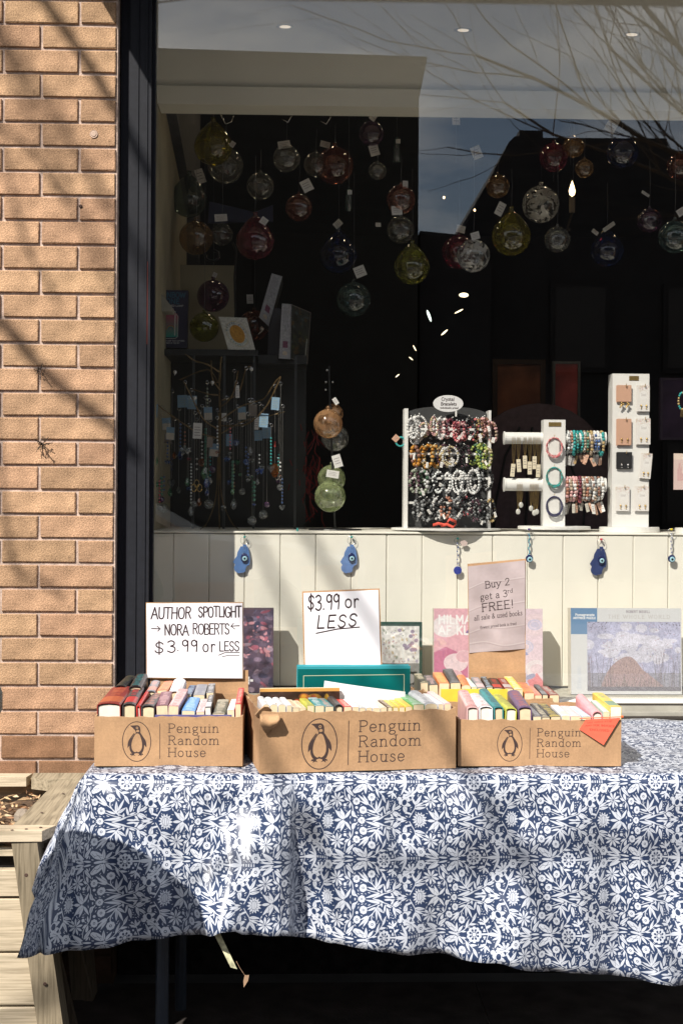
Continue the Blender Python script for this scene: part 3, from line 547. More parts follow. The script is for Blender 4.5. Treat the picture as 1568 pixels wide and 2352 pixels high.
    el(1012,1022,32,42,c0,.3); ln([(965,1075),(1010,1085),(1060,1075)],5,c0); ln([(990,1110),(1000,1150)],4,c0); ln([(915,950),(930,1000)],4,c0); ln([(1010,1100),(1030,1140),(1020,1180)],4,c0)
    sx, sy = 1290, 1290
    for s_ in (0,):
        for i in range(14):
            a = 2*math.pi*i/14; r = 108; X_, Y_ = 1225, 710+523.5+.09*(1225-682); lf(X_+math.cos(a)*30, Y_+.09*30*math.cos(a)+math.sin(a)*30, X_+math.cos(a)*r*.95, Y_+.09*r*math.cos(a)+math.sin(a)*r*1.05, 40, c1, .7)
        el(X_, Y_, 70, 80); 
        for i in range(12): a = 2*math.pi*i/12; ln([(X_+math.cos(a)*50, Y_+.09*50*math.cos(a)+math.sin(a)*60),(X_+math.cos(a+.26)*68, Y_+.09*68*math.cos(a)+math.sin(a+.26)*80)],5,c0,False)
        ln([(X_-38,Y_-4),(X_-30,Y_-46),(X_,Y_-58),(X_+28,Y_-42),(X_+40,Y_)],6,c0); ln([(X_-12,Y_),(X_-10,Y_-45)],5,c0); ln([(X_+14,Y_),(X_+14,Y_-45)],5,c0); lf(X_+100,Y_+10,X_+215,Y_+20,52,c1,.9)
    el(330,770,82,44,c1,-.55); el(275,800,36,30); el(385,735,30,26); ln([(262,795),(300,760),(350,765),(385,720)],5,c0); ln([(290,735),(310,760)],4,c0); ln([(320,800),(345,770),(400,750)],4,c0)
    lf(290,680,480,690,30)
    lf(238,1068,278,1150,30); lf(238,1068,238,1150,30); el(262,1140,36,14,c1,.3); ln([(246,1085),(262,1140)],4,c0); el(294,1030,20,18); el(132,985,22,22); ln([(132,985),(180,950)],7)
    for x, y, r in ((818,760,11),(838,762,11),(826,782,11),(795,808,14),(775,912,14),(270,1190,9),(300,1165,9),(318,1190,8),(290,1205,8)): el(x,y,r,r)
    for i in range(5): el(1072+i*36, 753+i*3.3, 9, 9)
    q_ = random.Random(3)
    for _ in range(1100):
        x, y = q_.uniform(30, W-30), q_.uniform(20, H-20); a = q_.uniform(0, 6.28); l = q_.uniform(16, 30); dx, dy = math.cos(a)*l/2, math.sin(a)*l/2
        pts_ = [(x+dx*t_-dy*s_*.55, y+dy*t_+dx*s_*.55) for t_ in (-1.35,-.7,0,.7,1.35) for s_ in (-1,0,1)]
        if all(0 <= int(u_) < c.w and 0 <= int(v_) < c.h and c.a[int(v_), int(u_), 0] < .1 for u_, v_ in pts_): c.leaf(x-dx, y-dy, x+dx, y+dy, l*.28, c1, .8)
    for _ in range(350):
        x, y = q_.uniform(10, W-10), q_.uniform(8, H-8)
        if c.a[max(0,int(y)-9):int(y)+10, max(0,int(x)-9):int(x)+10, 0].max() < .1: c.ell(x, y, 3.6, 3.6, c1)
    full_ = np.concatenate([c.a, c.a[::-1]], 0); c2 = Cv(full_.shape[1], full_.shape[0]); c2.a = full_; return c2.image('cloth_pattern', True)
TW, TH = .213, .164
def cloth_material():
    m = bpy.data.materials.new('navy_floral_cotton'); m.use_nodes = True; t = m.node_tree; b = t.nodes['Principled BSDF']; N = t.nodes.new; K = t.links.new
    i = N('ShaderNodeTexImage'); i.image = cloth_mask(); i.extension = 'REPEAT'; uv = N('ShaderNodeUVMap'); uv.uv_map = 'uv'; K(uv.outputs[0], i.inputs[0])
    mx_ = N('ShaderNodeMixRGB'); mx_.inputs[1].default_value = (.017,.034,.088,1); mx_.inputs[2].default_value = (.50,.53,.60,1); K(i.outputs[0], mx_.inputs[0]); K(mx_.outputs[0], b.inputs['Base Color'])
    b.inputs['Roughness'].default_value = .36; b.inputs['Specular IOR Level'].default_value = .6; b.inputs['Sheen Weight'].default_value = .1
    co = N('ShaderNodeTexCoord'); n = N('ShaderNodeTexNoise'); n.inputs['Scale'].default_value = 7; n.inputs['Detail'].default_value = 3; K(co.outputs['Object'], n.inputs['Vector'])
    bp = N('ShaderNodeBump'); bp.inputs['Strength'].default_value = .35; bp.inputs['Distance'].default_value = .012; K(n.outputs['Fac'], bp.inputs['Height'])
    n2 = N('ShaderNodeTexNoise'); n2.inputs['Scale'].default_value = 900; K(co.outputs['Object'], n2.inputs['Vector']); b2 = N('ShaderNodeBump'); b2.inputs['Strength'].default_value = .25; b2.inputs['Distance'].default_value = .0006; K(n2.outputs['Fac'], b2.inputs['Height']); K(bp.outputs[0], b2.inputs['Normal']); K(b2.outputs[0], b.inputs['Normal'])
    return m
def interp(x, tab):
    if x <= tab[0][0]: return tab[0][1]
    for (a, va), (b_, vb) in zip(tab[:-1], tab[1:]):
        if x <= b_: t = (x-a)/(b_-a); t = t*t*(3-2*t); return va+(vb-va)*t
    return tab[-1][1]
def make_cloth():
    cz = TZ + .003
    hemtab = [(x, v) for x, v in ((103,2185),(166,2178),(250,2171),(321,2162),(416,2149),(481,2137),(511,2128),(538,2130),(565,2143),(603,2149),(664,2152),(702,2155),(770,2164),(918,2184),(1126,2209),(1312,2234),(1568,2254),(1900,2280),(2600,2300))]
    # front profile: how far the hem stands out from the table edge, by picture column
    out = [(103,.10),(166,.075),(250,.05),(321,.035),(400,.035),(470,.07),(520,.095),(560,.085),(600,.078),(640,.082),(660,.07),(682,.008),(705,.0),(790,.036),(850,.042),(930,.008),(1010,.004),(1080,.036),(1150,.030),(1230,.006),(1330,.036),(1420,.004),(1500,.036),(1568,.01),(1750,.03),(2600,.03)]
    cols = []   # (edge point, hem point, edge uv, hem uv, kind)
    side = .25; fy = TF
    for k in range(14):
        y = TB + (TF-TB)*k/13; w_ = .012*math.sin(k*1.3)
        cols.append((Vector((TXL, y, cz)), Vector((TXL-.07-w_-.035*(k/13)**2, y-.035*(k/13)**3, cz-side+.01)), (0, y), (-side, y), 0))
    hemL = cols[-1][1]; tip = pt(50, 2197, -.985); u0 = 103
    for k in range(1, 9):
        t = k/8; s = math.sin(math.pi*t)
        h_ = hemL.lerp(tip, t) + Vector((.018*s, .05*s, -.01*s)); cols.append((Vector((TXL, fy, cz)), h_, (0, fy), (-side, fy - .42*t), 1))
    def hem(u): y = fy - interp(u, out) - .008; return pt(u, interp(u, hemtab), y)
    h0 = hem(u0)
    for k in range(1, 6):
        t = k/5; s = math.sin(math.pi*t); h_ = tip.lerp(h0, t) + Vector((0, -.004*s, -.004*s)); cols.append((Vector((TXL, fy, cz)), h_, (0, fy), (-side*(1-t)*1.0, fy-.42), 1))
    us = [103]
    while us[-1] < 2250: us.append(us[-1] + (5 if us[-1] < 1000 else 9 if us[-1] < 1600 else 30))
    s = 0; prev = h0; ex = TXL
    for u in us[1:]:
        h_ = hem(u); s += math.hypot(h_.x-prev.x, (h_.y-prev.y))*(1.0); prev = h_
        frac = min(1, (u-103)/150); e = Vector((TXL + (h_.x - TXL)*1.0 if u > 300 else TXL + (h_.x-TXL)*interp(u, [(103,0),(300,1)]), fy, cz)); e.x = max(TXL, e.x)
        cols.append((e, h_, (s, fy), (s, fy - (cz - h_.z)), 2))
    NR = 26; b = MB(); grid = []; uvg = []
    q = random.Random(8); ph = [q.uniform(0, 6.28) for _ in range(6)]
    for e, h_, ue, uh, kd in cols:
        col, uc = [], []
        for r in range(NR+1):
            t = r/NR
            # leaves the edge with a rounded shoulder, then hangs towards the hem
            hx = t**.95; o_ = (1-(1-min(1,t*7))**2)*.010
            p = e.lerp(h_, t); oy = (h_.y - e.y); ox = (h_.x - e.x)
            bl = t**(1.1 if kd == 2 else 1.15)
            p = Vector((e.x + ox*(t if kd != 2 else t), e.y + oy*bl, e.z + (h_.z-e.z)*t))
            nrm = Vector((-1,0,0)) if kd == 0 else (Vector((-.7,-.7,0)) if kd == 1 else Vector((0,-1,0)))
            wv = (.0105*math.sin(p.x*19+t*3.5+1.2)*(.35+t) + .006*math.sin(p.x*47-t*4+.4)*t if kd == 2 else 0) + .0045*math.sin(p.x*31+t*5+ph[0]) + .003*math.sin(p.x*57-t*7+ph[1]) + .0025*math.sin(p.z*38+p.x*20+ph[2]) + .0016*math.sin(p.x*110+p.z*23+ph[3])
            for cx_, am_, sg_ in ((pt(478,1840,-.85).x,-.006,.006),(pt(492,1840,-.85).x,.007,.008),(pt(590,1830,-.85).x,-.004,.006),(pt(604,1830,-.85).x,.006,.007),(pt(1100,1900,-.85).x,.005,.02),(pt(1370,1900,-.85).x,.005,.02)): wv += am_*math.exp(-((p.x-cx_-.02*t)/sg_)**2)*max(0,1-t*1.6)
            p += nrm*(o_ + wv*min(1, t*5)*1.25); p.z += .0035*(1-min(1,t*7))**2*0
            col.append(p); uc.append((ue[0]+(uh[0]-ue[0])*t, ue[1]+(uh[1]-ue[1])*t))
        grid.append(col); uvg.append(uc)
    n = len(cols); vs = [p for c in grid for p in c]; T = lambda a: ((a[0]-.0)/TW+.19, (a[1])/TH+.17)
    fs, uvs = [], []
    for i in range(n-1):
        for r in range(NR):
            f = (i*(NR+1)+r, i*(NR+1)+r+1, (i+1)*(NR+1)+r+1, (i+1)*(NR+1)+r); fs.append(f)
            uvs.append([T(uvg[i][r]), T(uvg[i][r+1]), T(uvg[i+1][r+1]), T(uvg[i+1][r])])
    b.add(vs, fs, 0, uvs)
    # top sheet
    xs = sorted({round(c[0].x, 4) for c in cols if c[4] == 2} | {TXL}); xs = xs[::2] + [xs[-1]]; ys = [TF+(TB-TF)*k/26 for k in range(27)]
    tv = []; 
    for y in ys:
        for x in xs:
            ed = min(1, (y-TF)*12, (x-TXL)*12, 1); tv.append((x, y, cz + ed*(.0022*math.sin(x*23+y*31)+.0016*math.sin(y*70-x*15)+.0012*math.sin(x*61)+.002)))
    s_of = {}
    m_ = len(xs); fs, uvs = [], []
    ex_ = sorted([(c[0].x, c[2][0]) for c in cols if c[4] == 2 and c[0].x > TXL]); exs = np.array([a for a, _ in ex_]); esv = np.array([a for _, a in ex_])
    U = lambda x: float(np.interp(x, np.concatenate([[TXL], exs]), np.concatenate([[0], esv])))
    for j in range(26):
        for i in range(m_-1):
            fs.append((j*m_+i, j*m_+i+1, (j+1)*m_+i+1, (j+1)*m_+i)); uvs.append([T((U(tv[k][0]), tv[k][1])) for k in fs[-1]])
    b.add(tv, fs, 0, uvs)
    o = b.obj('tablecloth', cloth_material(), None, True)
    md = o.modifiers.new('thickness', 'SOLIDIFY'); md.thickness = .0011; md.offset = -1
    return tag(o, 'navy cotton tablecloth printed with white flowers, draped over the sale table', 'tablecloth')
make_cloth()
# ================================================================ TIMBER PLANTER
m_wL = wood('sunbleached_cedar', (.54,.46,.345), 0, .68); m_wP = wood('grey_cedar_post', (.235,.195,.135), 2, .55); m_wY = wood('grey_cedar_rail', (.33,.28,.20), 1, .55)
pl = thing('timber_planter', 'weathered timber planter box with splayed legs beside the table', 'planter', (-.95,-.38,0)); I4 = Vector((-.95,-.38,0))
def plp(name, mb, m, loc=None): return mb.obj(name, m, pl, False, -I4)
def poly_board(name, pts, z0, z1, m, y=None):
    n = len(pts); b = MB(); vs = [(p[0],p[1],z0) for p in pts]+[(p[0],p[1],z1) for p in pts]
    b.add(vs, [tuple(range(n-1,-1,-1)), tuple(range(n,2*n))]+[(k,(k+1)%n,n+(k+1)%n,n+k) for k in range(n)]); return plp(name, b, m)
zc = .592; XR = pt(112, 1900, -.69).x
poly_board('cap_board', [(-1.7,-.735),(XR-.012,-.705),(XR+.01,-.65),(XR-.035,-.645),(-1.7,-.672)], zc-.024, zc, m_wL)
poly_board('cap_board', [(XR-.09,-.6435),(XR+.012,-.6485),(XR-.004,-.118),(XR-.075,-.12)], zc-.024, zc-.001, m_wY)
poly_board('cap_board', [(XR-.155,-.03),(XR-.15,-.09),(XR-.10,-.1165),(XR-.004,-.1165),(XR+.02,-.03)], zc-.03, zc+.002, m_wY)
poly_board('cap_board', [(-1.7,-.03),(-1.7,-.085),(XR-.165,-.085),(XR-.158,-.03)], zc-.024, zc+.001, m_wL)
poly_board('inner_board', [(-1.7,-.022),(-1.7,-.028),(XR,-.028),(XR,-.022)], .2, zc-.03, m_wL)
def leg4(x0, y0, w_, d_, sx, m, z1=zc-.025):
    b = MB(); vs = [(x0,y0,z1),(x0+w_,y0,z1),(x0+w_,y0+d_,z1),(x0,y0+d_,z1)]; lo = [(x+sx,y-.01,0) for x,y,z in vs]
    b.add(lo+vs, [(3,2,1,0),(4,5,6,7),(0,1,5,4),(1,2,6,5),(2,3,7,6),(3,0,4,7)]); return plp('leg', b, m)
a0 = pt(27,1930,-.70); a1 = pt(86,1930,-.70)
leg4(a0.x, -.702, a1.x-a0.x, .07, .085, m_wP); leg4(a0.x, -.12, a1.x-a0.x, .07, .05, wood('dark_old_wood', (.10,.075,.05), 2)); 
b = MB(); b.box((a1.x-.02,-.63,.2),(a1.x+.0,-.125,zc-.03)); plp('side_board', b, m_wP)
zs = [pt(15, v, -.69).z for v in (1946,1968,2063,2188,2311,2440)]
zz = [(zs[1],zs[0]-.002),(pt(15,2062,-.69).z+.002,pt(15,1998,-.69).z),(zs[3]+.002,zs[2]-.003),(zs[4]+.002,zs[3]-.003),(zs[5],zs[4]-.003),(.05,zs[5]-.004)]
for z0, z1 in zz:
    b = MB(); b.cbox((-1.7,-.688,z0),(a1.x-.012+(.55-z0)*.12,-.668,z1), .002, 0, .001, None, rnd); plp('plank', b, m_wL)
b = MB(); b.box((-1.7,-.664,.05),(a1.x,-.655,zc-.05)); plp('liner', b, m_dark)
m_scr = mat('rusty_screw', (.07,.04,.03))
for u, v, Y in ((61,2010,-.7035),(104,2260,-.712)):
    c = pt(u, v, Y); b = MB(); b.lathe([(.0001,.001),(.0035,.001),(.0045,0)], c, 8, 0, Matrix.Rotation(R(90),3,'X')); plp('screw', b, m_scr)
for x, y in ((XR-.03,-.30),(XR-.045,-.52),(XR-.05,-.69),(XR-.08,-.70),(XR-.02,-.675)): b = MB(); b.lathe([(.0001,.001),(.003,.001),(.004,0)], (x,y,zc+.001), 8); plp('screw', b, m_scr)
so_ = MB(); nx, ny = 40, 24; vs = []
for j in range(ny+1):
    for i in range(nx+1):
        x = -1.7 + i*(XR-.0-(-1.7))/nx; y = -.655+.6*j/ny; vs.append((x, y, .535+.018*math.sin(x*9+y*7)+rnd.uniform(-.006,.006)))
so_.add(vs, [(j*(nx+1)+i, j*(nx+1)+i+1, (j+1)*(nx+1)+i+1, (j+1)*(nx+1)+i) for j in range(ny) for i in range(nx)])
tag(stuff(so_.obj('soil', mat('potting_soil', (.10,.06,.035), .98, .5, 60, .8, 200))), 'dark crumbly soil filling the timber planter', 'soil')
mu = MB()
for k in range(1100):
    x = rnd.uniform(-1.15, XR-.07); y = rnd.uniform(-.645,-.09); z = .545+.016*math.sin(x*9+y*7)+rnd.uniform(-.002,.022); a = rnd.uniform(0,6.28); l = rnd.uniform(.006,.03)*(1 if rnd.random()<.8 else 2.2); w_ = rnd.uniform(.0008,.0035)
    dx, dy, dz = math.cos(a)*l, math.sin(a)*l, rnd.uniform(-.3,.3)*l; m_ = rnd.choice((0,0,1,1,2))
    mu.add([(x,y,z),(x+dx*.5-dy/l*w_,y+dy*.5+dx/l*w_,z+dz*.5+rnd.uniform(0,.006)),(x+dx,y+dy,z+dz),(x+dx*.5+dy/l*w_,y+dy*.5-dx/l*w_,z+dz*.5-.001)], [(0,1,2),(0,2,3)], m_)
tag(stuff(mu.obj('mulch', [mat('straw', (.50,.34,.19), .9), mat('bark_chip', (.28,.15,.08), .9), mat('pale_chip', (.62,.47,.30), .9)])), 'pale straw and bark mulch strewn over the planter soil', 'mulch')
c = pt(52, 1850, -.42); c.z = .56
b = MB(); b.ball((0,0,0), .022, 7, 5, 0, (1.0,.8,1.0)); tag(b.obj('stone', mat('grey_stone', (.30,.25,.20), .9, .2, 30, .5), None, False, c), 'grey stone half sunk in the planter mulch, paler of the two', 'stone')
b = MB(); b.ball((0,0,0), .018, 7, 5, 0, (.9,.9,1.1)); tag(b.obj('stone', mat('brown_stone', (.17,.13,.10), .9, .2, 30, .5), None, False, c+Vector((.034,-.004,-.002))), 'dark brown stone half sunk in the planter mulch', 'stone')
b = MB()
b.tube([pt(0,1838,-.05), pt(20,1828,-.06), pt(50,1822,-.06), pt(64,1808,-.06), pt(72,1788,-.06)], .0014, 4); b.tube([pt(64,1808,-.06), pt(58,1796,-.05)], .001, 4)
tag(b.obj('dry_stalk', mat('straw', (.5,.34,.19))), 'thin dry stalk bent over the back board of the planter', 'dry stalk')
# old stakes standing behind the table end, in the dark
for (ua, va, ub, vb, Y, w_, lb) in ((118,2190,168,2400,-.45,.022,'grey wooden stake in the shade beside the planter leg'),(172,2160,205,2296,-.40,.011,'thin brown stick leaning in the shade under the table end')):
    p, q_ = pt(ua, va, Y), pt(ub, vb, Y); b = MB(); d = q_-p; b.add([Vector((sx*w_,sy*.01,0))+e for e in (Vector((0,0,0)), d) for sx, sy in ((-1,-1),(1,-1),(1,1),(-1,1))], [(3,2,1,0),(4,5,6,7),(0,1,5,4),(1,2,6,5),(2,3,7,6),(3,0,4,7)])
    tag(b.obj('wooden_stake', wood('dark_old_wood', (.10,.075,.05), 2), None, False, p), lb, 'stake')

# pale strip added in place of a sunlight patch, in front of the table, a dry leaf caught below it
P = [pt(u,v,-.925) for u,v in ((478,2118),(500,2132),(545,2226),(530,2222))]; b = MB(); o_ = P[0]; b.prism([(p.x-o_.x,p.z-o_.z) for p in P], 0, .0012); tag(b.obj('sun_patch_strip', mat('speckled_sun_patch', (.58,.56,.36), .7, .4, 90), None, False, o_), 'pale speckled strip added as a patch of sunlight below the hem of the cloth', 'sunlight patch')
P = [pt(u,v,-.925) for u,v in ((562,2240),(572,2240),(570,2252),(560,2268),(559,2254))]; b = MB(); o_ = P[0]; b.prism([(p.x-o_.x,p.z-o_.z) for p in P], 0, .002); b.tube([(0,.001,0),(-.01,.001,.015),(-.018,.001,.03)], .0005, 4); tag(b.obj('dry_leaf', mat('dry_leaf_tan', (.5,.32,.2), .8), None, False, o_), 'small tan dry leaf caught below the pale strip', 'leaf')
# ================================================================ CARTONS, BOOKS, SIGNS
def print_mask():
    k = 200; c = Cv(int(5.2*k), int(2.3*k)); W_ = (1,)*3; Z_ = (0,)*3
    X = lambda x: (x+.8)*k; Y = lambda y: (y+1.15)*k; P = lambda ps: [(X(x), Y(y)) for x, y in ps]
    ov = [(.71*math.cos(2*math.pi*i/60), math.sin(2*math.pi*i/60)) for i in range(61)]; c.line(P(ov), .042*k, W_)
    c.poly(P(smooth([(-.10,.60),(-.04,.44),(-.12,.36),(-.25,.18),(-.34,-.08),(-.36,-.34),(-.28,-.55),(-.16,-.62),(0,-.585),(.16,-.62),(.29,-.55),(.37,-.32),(.37,-.05),(.30,.18),(.20,.38),(.19,.6),(.16,.74),(.06,.82),(-.06,.82),(-.2,.81),(-.33,.80),(-.22,.71),(-.14,.62),(-.10,.60)],4)), W_)
    c.poly(P(smooth([(-.06,.37),(-.16,.2),(-.245,-.05),(-.255,-.3),(-.19,-.46),(-.08,-.535),(0,-.50),(.08,-.535),(.19,-.46),(.265,-.3),(.265,-.05),(.20,.2),(.13,.36),(.04,.41),(-.06,.37)],4)), Z_)
    c.poly(P([(-.02,.56),(.06,.60),(.12,.57),(.13,.50),(.03,.47),(-.03,.50)]), Z_)
    c.ell(X(.02), Y(.69), .06*k, .06*k, Z_); c.ell(X(.02), Y(.69), .028*k, .028*k, W_)
    c.line(P([(-.13,.40),(-.27,.22),(-.33,.12)]), .05*k, W_); c.line(P([(.19,.40),(.32,.2),(.38,.1)]), .05*k, W_)
    c.leaf(X(-.25),Y(.27),X(-.45),Y(-.32),.15*k,W_,1.0); c.leaf(X(.29),Y(.27),X(.49),Y(-.30),.15*k,W_,1.0)
    for s in (-1, 1): c.poly(P([(s*.12,-.60),(s*.30,-.60),(s*.34,-.68),(s*.24,-.67),(s*.27,-.75),(s*.17,-.69),(s*.05,-.73),(s*.12,-.66)]), W_)
    c.line(P([(1.165,.9),(1.165,-.86)]), .034*k, W_)
    for s_, y, x1_ in (('Penguin',.455,4.11),('Random',-.155,4.12),('House',-.765,3.46)): text(c, s_, X(1.58), Y(y), .44*k, .043*k, W_, serif=.11, width=(x1_-1.58)*k, gap=.16)
    return c.image('carton_print', True)
IM_PR = print_mask()
def kraft(name, col, printed=False):
    m = mat(name, col, .82, .14, 16, .45, 60, dist=.002, grain=.12); t = m.node_tree; b = t.nodes['Principled BSDF']; src = b.inputs['Base Color'].links[0].from_socket; N = t.nodes.new; K = t.links.new
    co = N('ShaderNodeTexCoord'); mp_ = N('ShaderNodeMapping'); mp_.inputs['Scale'].default_value = (160,160,1.5); n = N('ShaderNodeTexNoise'); n.inputs['Scale'].default_value = 1; K(co.outputs['Object'], mp_.inputs[0]); K(mp_.outputs[0], n.inputs['Vector'])
    mr = N('ShaderNodeMapRange'); mr.inputs[3].default_value = .93; mr.inputs[4].default_value = 1.07; K(n.outputs['Fac'], mr.inputs[0]); mm = N('ShaderNodeMixRGB'); mm.blend_type = 'MULTIPLY'; mm.inputs[0].default_value = 1; K(src, mm.inputs[1]); K(mr.outputs[0], mm.inputs[2]); cur = mm.outputs[0]
    if printed:
        i = N('ShaderNodeTexImage'); i.image = IM_PR; i.extension = 'CLIP'; uv = N('ShaderNodeUVMap'); uv.uv_map = 'uv'; K(uv.outputs[0], i.inputs[0])
        m2 = N('ShaderNodeMixRGB'); m2.inputs[2].default_value = (.045,.025,.022,1); K(i.outputs[0], m2.inputs[0]); K(cur, m2.inputs[1]); cur = m2.outputs[0]
    K(cur, b.inputs['Base Color']); return m
m_kr = kraft('kraft_card', (.405,.24,.125)); m_krp = kraft('kraft_card_printed', (.405,.24,.125), True); m_krd = kraft('kraft_card_inside', (.36,.215,.112))
m_fl = mat('corrugation_edge', (.40,.25,.14), .9, .4, 120, .5, 400)
ORD = ['first','second','third','fourth','fifth','sixth','seventh','eighth','ninth','tenth','eleventh','twelfth','thirteenth','fourteenth','fifteenth','sixteenth','seventeenth','eighteenth','nineteenth','twentieth','twenty-first','twenty-second','twenty-third','twenty-fourth','twenty-fifth']
def carton(label, fl, fr, depth, zt, pc=None, pr=.05, ang=0, tatty=0, sd=1, backs=0):
    """fl, fr: front bottom corners (Vector); front face carries the print"""
    w_ = (fr-fl).length; h = zt - fl.z; t = thing('book_carton', label, 'carton', fl, None, (0,0,ang)); q = random.Random(sd); th = .004
    # front: gridded so that the print lies on slightly bowed card
    nx, nz = 22, 7; b = MB(); vs = []; 
    bow = lambda x, z: -.004*math.sin(math.pi*x/w_)*(z/h)**1.2*(1+tatty) + .0012*math.sin(x*40+z*20)*tatty
    for j in range(nz+1):
        for i in range(nx+1):
            x, z = w_*i/nx, h*j/nz; zz_ = z + (q.uniform(-.0016,.0012)*(1+2*tatty) if j == nz else 0) - (.006*tatty*abs(math.sin(i*.55)) if j == nz else 0); vs.append(Vector((x, bow(x,z), zz_)))
    fs = [(j*(nx+1)+i, j*(nx+1)+i+1, (j+1)*(nx+1)+i+1, (j+1)*(nx+1)+i) for j in range(nz) for i in range(nx)]
    def uvp(p):
        if pc is None: return (-1,-1)
        return ((p.x-pc[0])/pr+.8)/5.2, ((p.z-pc[1])/pr+1.15)/2.3
    b.add(vs, fs, 0, [[uvp(vs[k]) for k in f] for f in fs])
    n0 = len(vs); b.add([p+Vector((0,th,0)) for p in vs], [f[::-1] for f in fs], 1)
    rim = [(nz*(nx+1)+i) for i in range(nx+1)]; b.f += [[rim[i], rim[i+1], n0+rim[i+1], n0+rim[i]] for i in range(nx)]; b.mi += [2]*nx
    b.obj('front_panel', [m_krp, m_krd, m_fl], t)
    def wall_(name, x0, y0, x1_, y1_, hh=h, tt=tatty, m=m_kr):
        d = Vector((x1_-x0, y1_-y0, 0)); l = d.length; d.normalize(); nn = Vector((d.y,-d.x,0))*th; k = max(2, int(l/.02)); bb = MB(); vv = []
        for i in range(k+1):
            p = Vector((x0,y0,0))+d*l*i/k; top = hh + (q.uniform(-.002,.0015) + (-.004*abs(math.sin(i)))*tt if 0 < i < k else 0); vv += [p, p+Vector((0,0,top)), p-nn, p-nn+Vector((0,0,top))]
        for i in range(k):
            a = i*4; bb_ = a+4; bb.f += [[a,bb_,bb_+1,a+1],[a+2,a+3,bb_+3,bb_+2],[a+1,bb_+1,bb_+3,a+3]]; bb.mi += [0,1,2]
        bb.v += vv; bb.f += [[0,1,3,2],[k*4,k*4+2,k*4+3,k*4+1]]; bb.mi += [0,0]; bb.obj(name, [m, m_krd, m_fl], t)
    wall_('side_panel', 0, depth, 0, .0045); wall_('side_panel', w_, .0045, w_, depth); wall_('back_panel', w_-.0045, depth, .0045, depth, h*.98+backs)
    b = MB(); b.box((.005,.006,.0),(w_-.005,depth-.005,.003)); b.obj('bottom_panel', m_krd, t)
    b = MB(); b.box((.006,.007,.003),(w_-.006,depth-.006,h*.35)); b.obj('packing_fill', m_krd, t)
    return t
ZT = TZ + .0065
def base(u, v, Y): p = pt(u, v, Y); return Vector((p.x, Y, ZT))
YL = -.745
lf, lr = base(217,1765,YL), base(557,1765,YL); zL = pt(400,1645,YL).z; cL = pt(314.6,1703,YL)
boxL = carton('kraft book carton nearest the brick pier, holding the spotlighted author books', lf, lr, .40, zL, (cL.x-lf.x, cL.z-lf.z), .0446, 0, .15, 3)
ang = R(8.5); mf = base(596,1787,-.832); mr_ = pt(1045,1772,-.76); Lm = (mr_.x-mf.x)/math.cos(ang); fr = mf+Vector((math.cos(ang),math.sin(ang),0))*Lm
cM = pt(733,1708,-.81); zM = pt(596,1633,-.832).z
boxM = carton('widest kraft carton, torn rim and oval handle tab, set askew in the middle', mf, fr, .31, zM, ((cM.x-mf.x)/math.cos(ang), cM.z-mf.z), .0556, ang, 1.0, 5)
YR = -.745
rf, rr_ = base(1051,1767,YR), base(1425,1767,YR); zR = pt(1240,1652,YR).z; cR = pt(1169.4,1708.4,YR)
boxR = carton('kraft book carton with an orange card clipped on it, farthest from the brick pier', rf, rr_, .30, zR, (cR.x-rf.x, cR.z-rf.z), .0392, 0, .15, 9)
tf_, tr_ = base(958,1700,-.425), base(1268,1700,-.425); tf_.y = tr_.y = -.425; zTt = pt(1150,1604,-.425).z
boxT = carton('plain kraft tray carton of paperbacks behind the carton with the orange card', tf_, tr_, .22, zTt, None, .05, 0, .3, 13)
# handle tab torn out of the middle carton
b = MB(); pp = []; c = pt(622,1668,-.835)
for j in range(7):
    for i in range(9):
        a = (i/8-.5)*2; z = -j/6; r = math.sqrt(max(0, 1-a*a*.98)) ; pp.append((a*.021*(1 if j < 5 else .8-.25*(j-5)) + .004*z, -.004-.018*math.sin(math.pi*min(1,j/5))-.004*a*a + rnd.uniform(-.001,.001), z*.044*(.55+.45*r)))
b.add(pp, [(j*9+i, (j+1)*9+i, (j+1)*9+i+1, j*9+i+1) for j in range(6) for i in range(8)])
o = b.obj('handle_tab', m_kr, boxM, True); o.location = (c.x-mf.x-.004, -.004, zM-mf.z-.005); md = o.modifiers.new('t','SOLIDIFY'); md.thickness = .003
for k, (a0_, z0_, s_) in enumerate(((.008,-.004,.6),(.04,-.003,.5))):
    b = MB(); q = random.Random(k+40); pts_ = [(a0_+.03*s_*math.cos(x)*(1+.2*q.random()), .012*math.sin(x)*(1+.3*q.random())) for x in [i*.7 for i in range(9)]]
    b.prism([(x, z) for x, z in pts_], -.004+k*.006, .0-.001+k*.006); o = b.obj('torn_flap', [m_krd], boxM); o.location = (0, .004+.02*k, zM-mf.z+z0_-.002); o.rotation_euler = (R(20), R(-20+k*18), R(20))
# raised flap at the back of the first carton (carries the big sign) and of the tray
b = MB(); p0, p1, p2 = pt(345,1600,-.345), pt(557,1558,-.345), pt(557,1383,-.345)
bx = MB(); bx.box((p0.x+.0-lf.x, .404, zL-lf.z-.02),(lr.x-lf.x-.002,.408,p1.z-lf.z+.02)); bx.obj('raised_flap', m_kr, boxL)
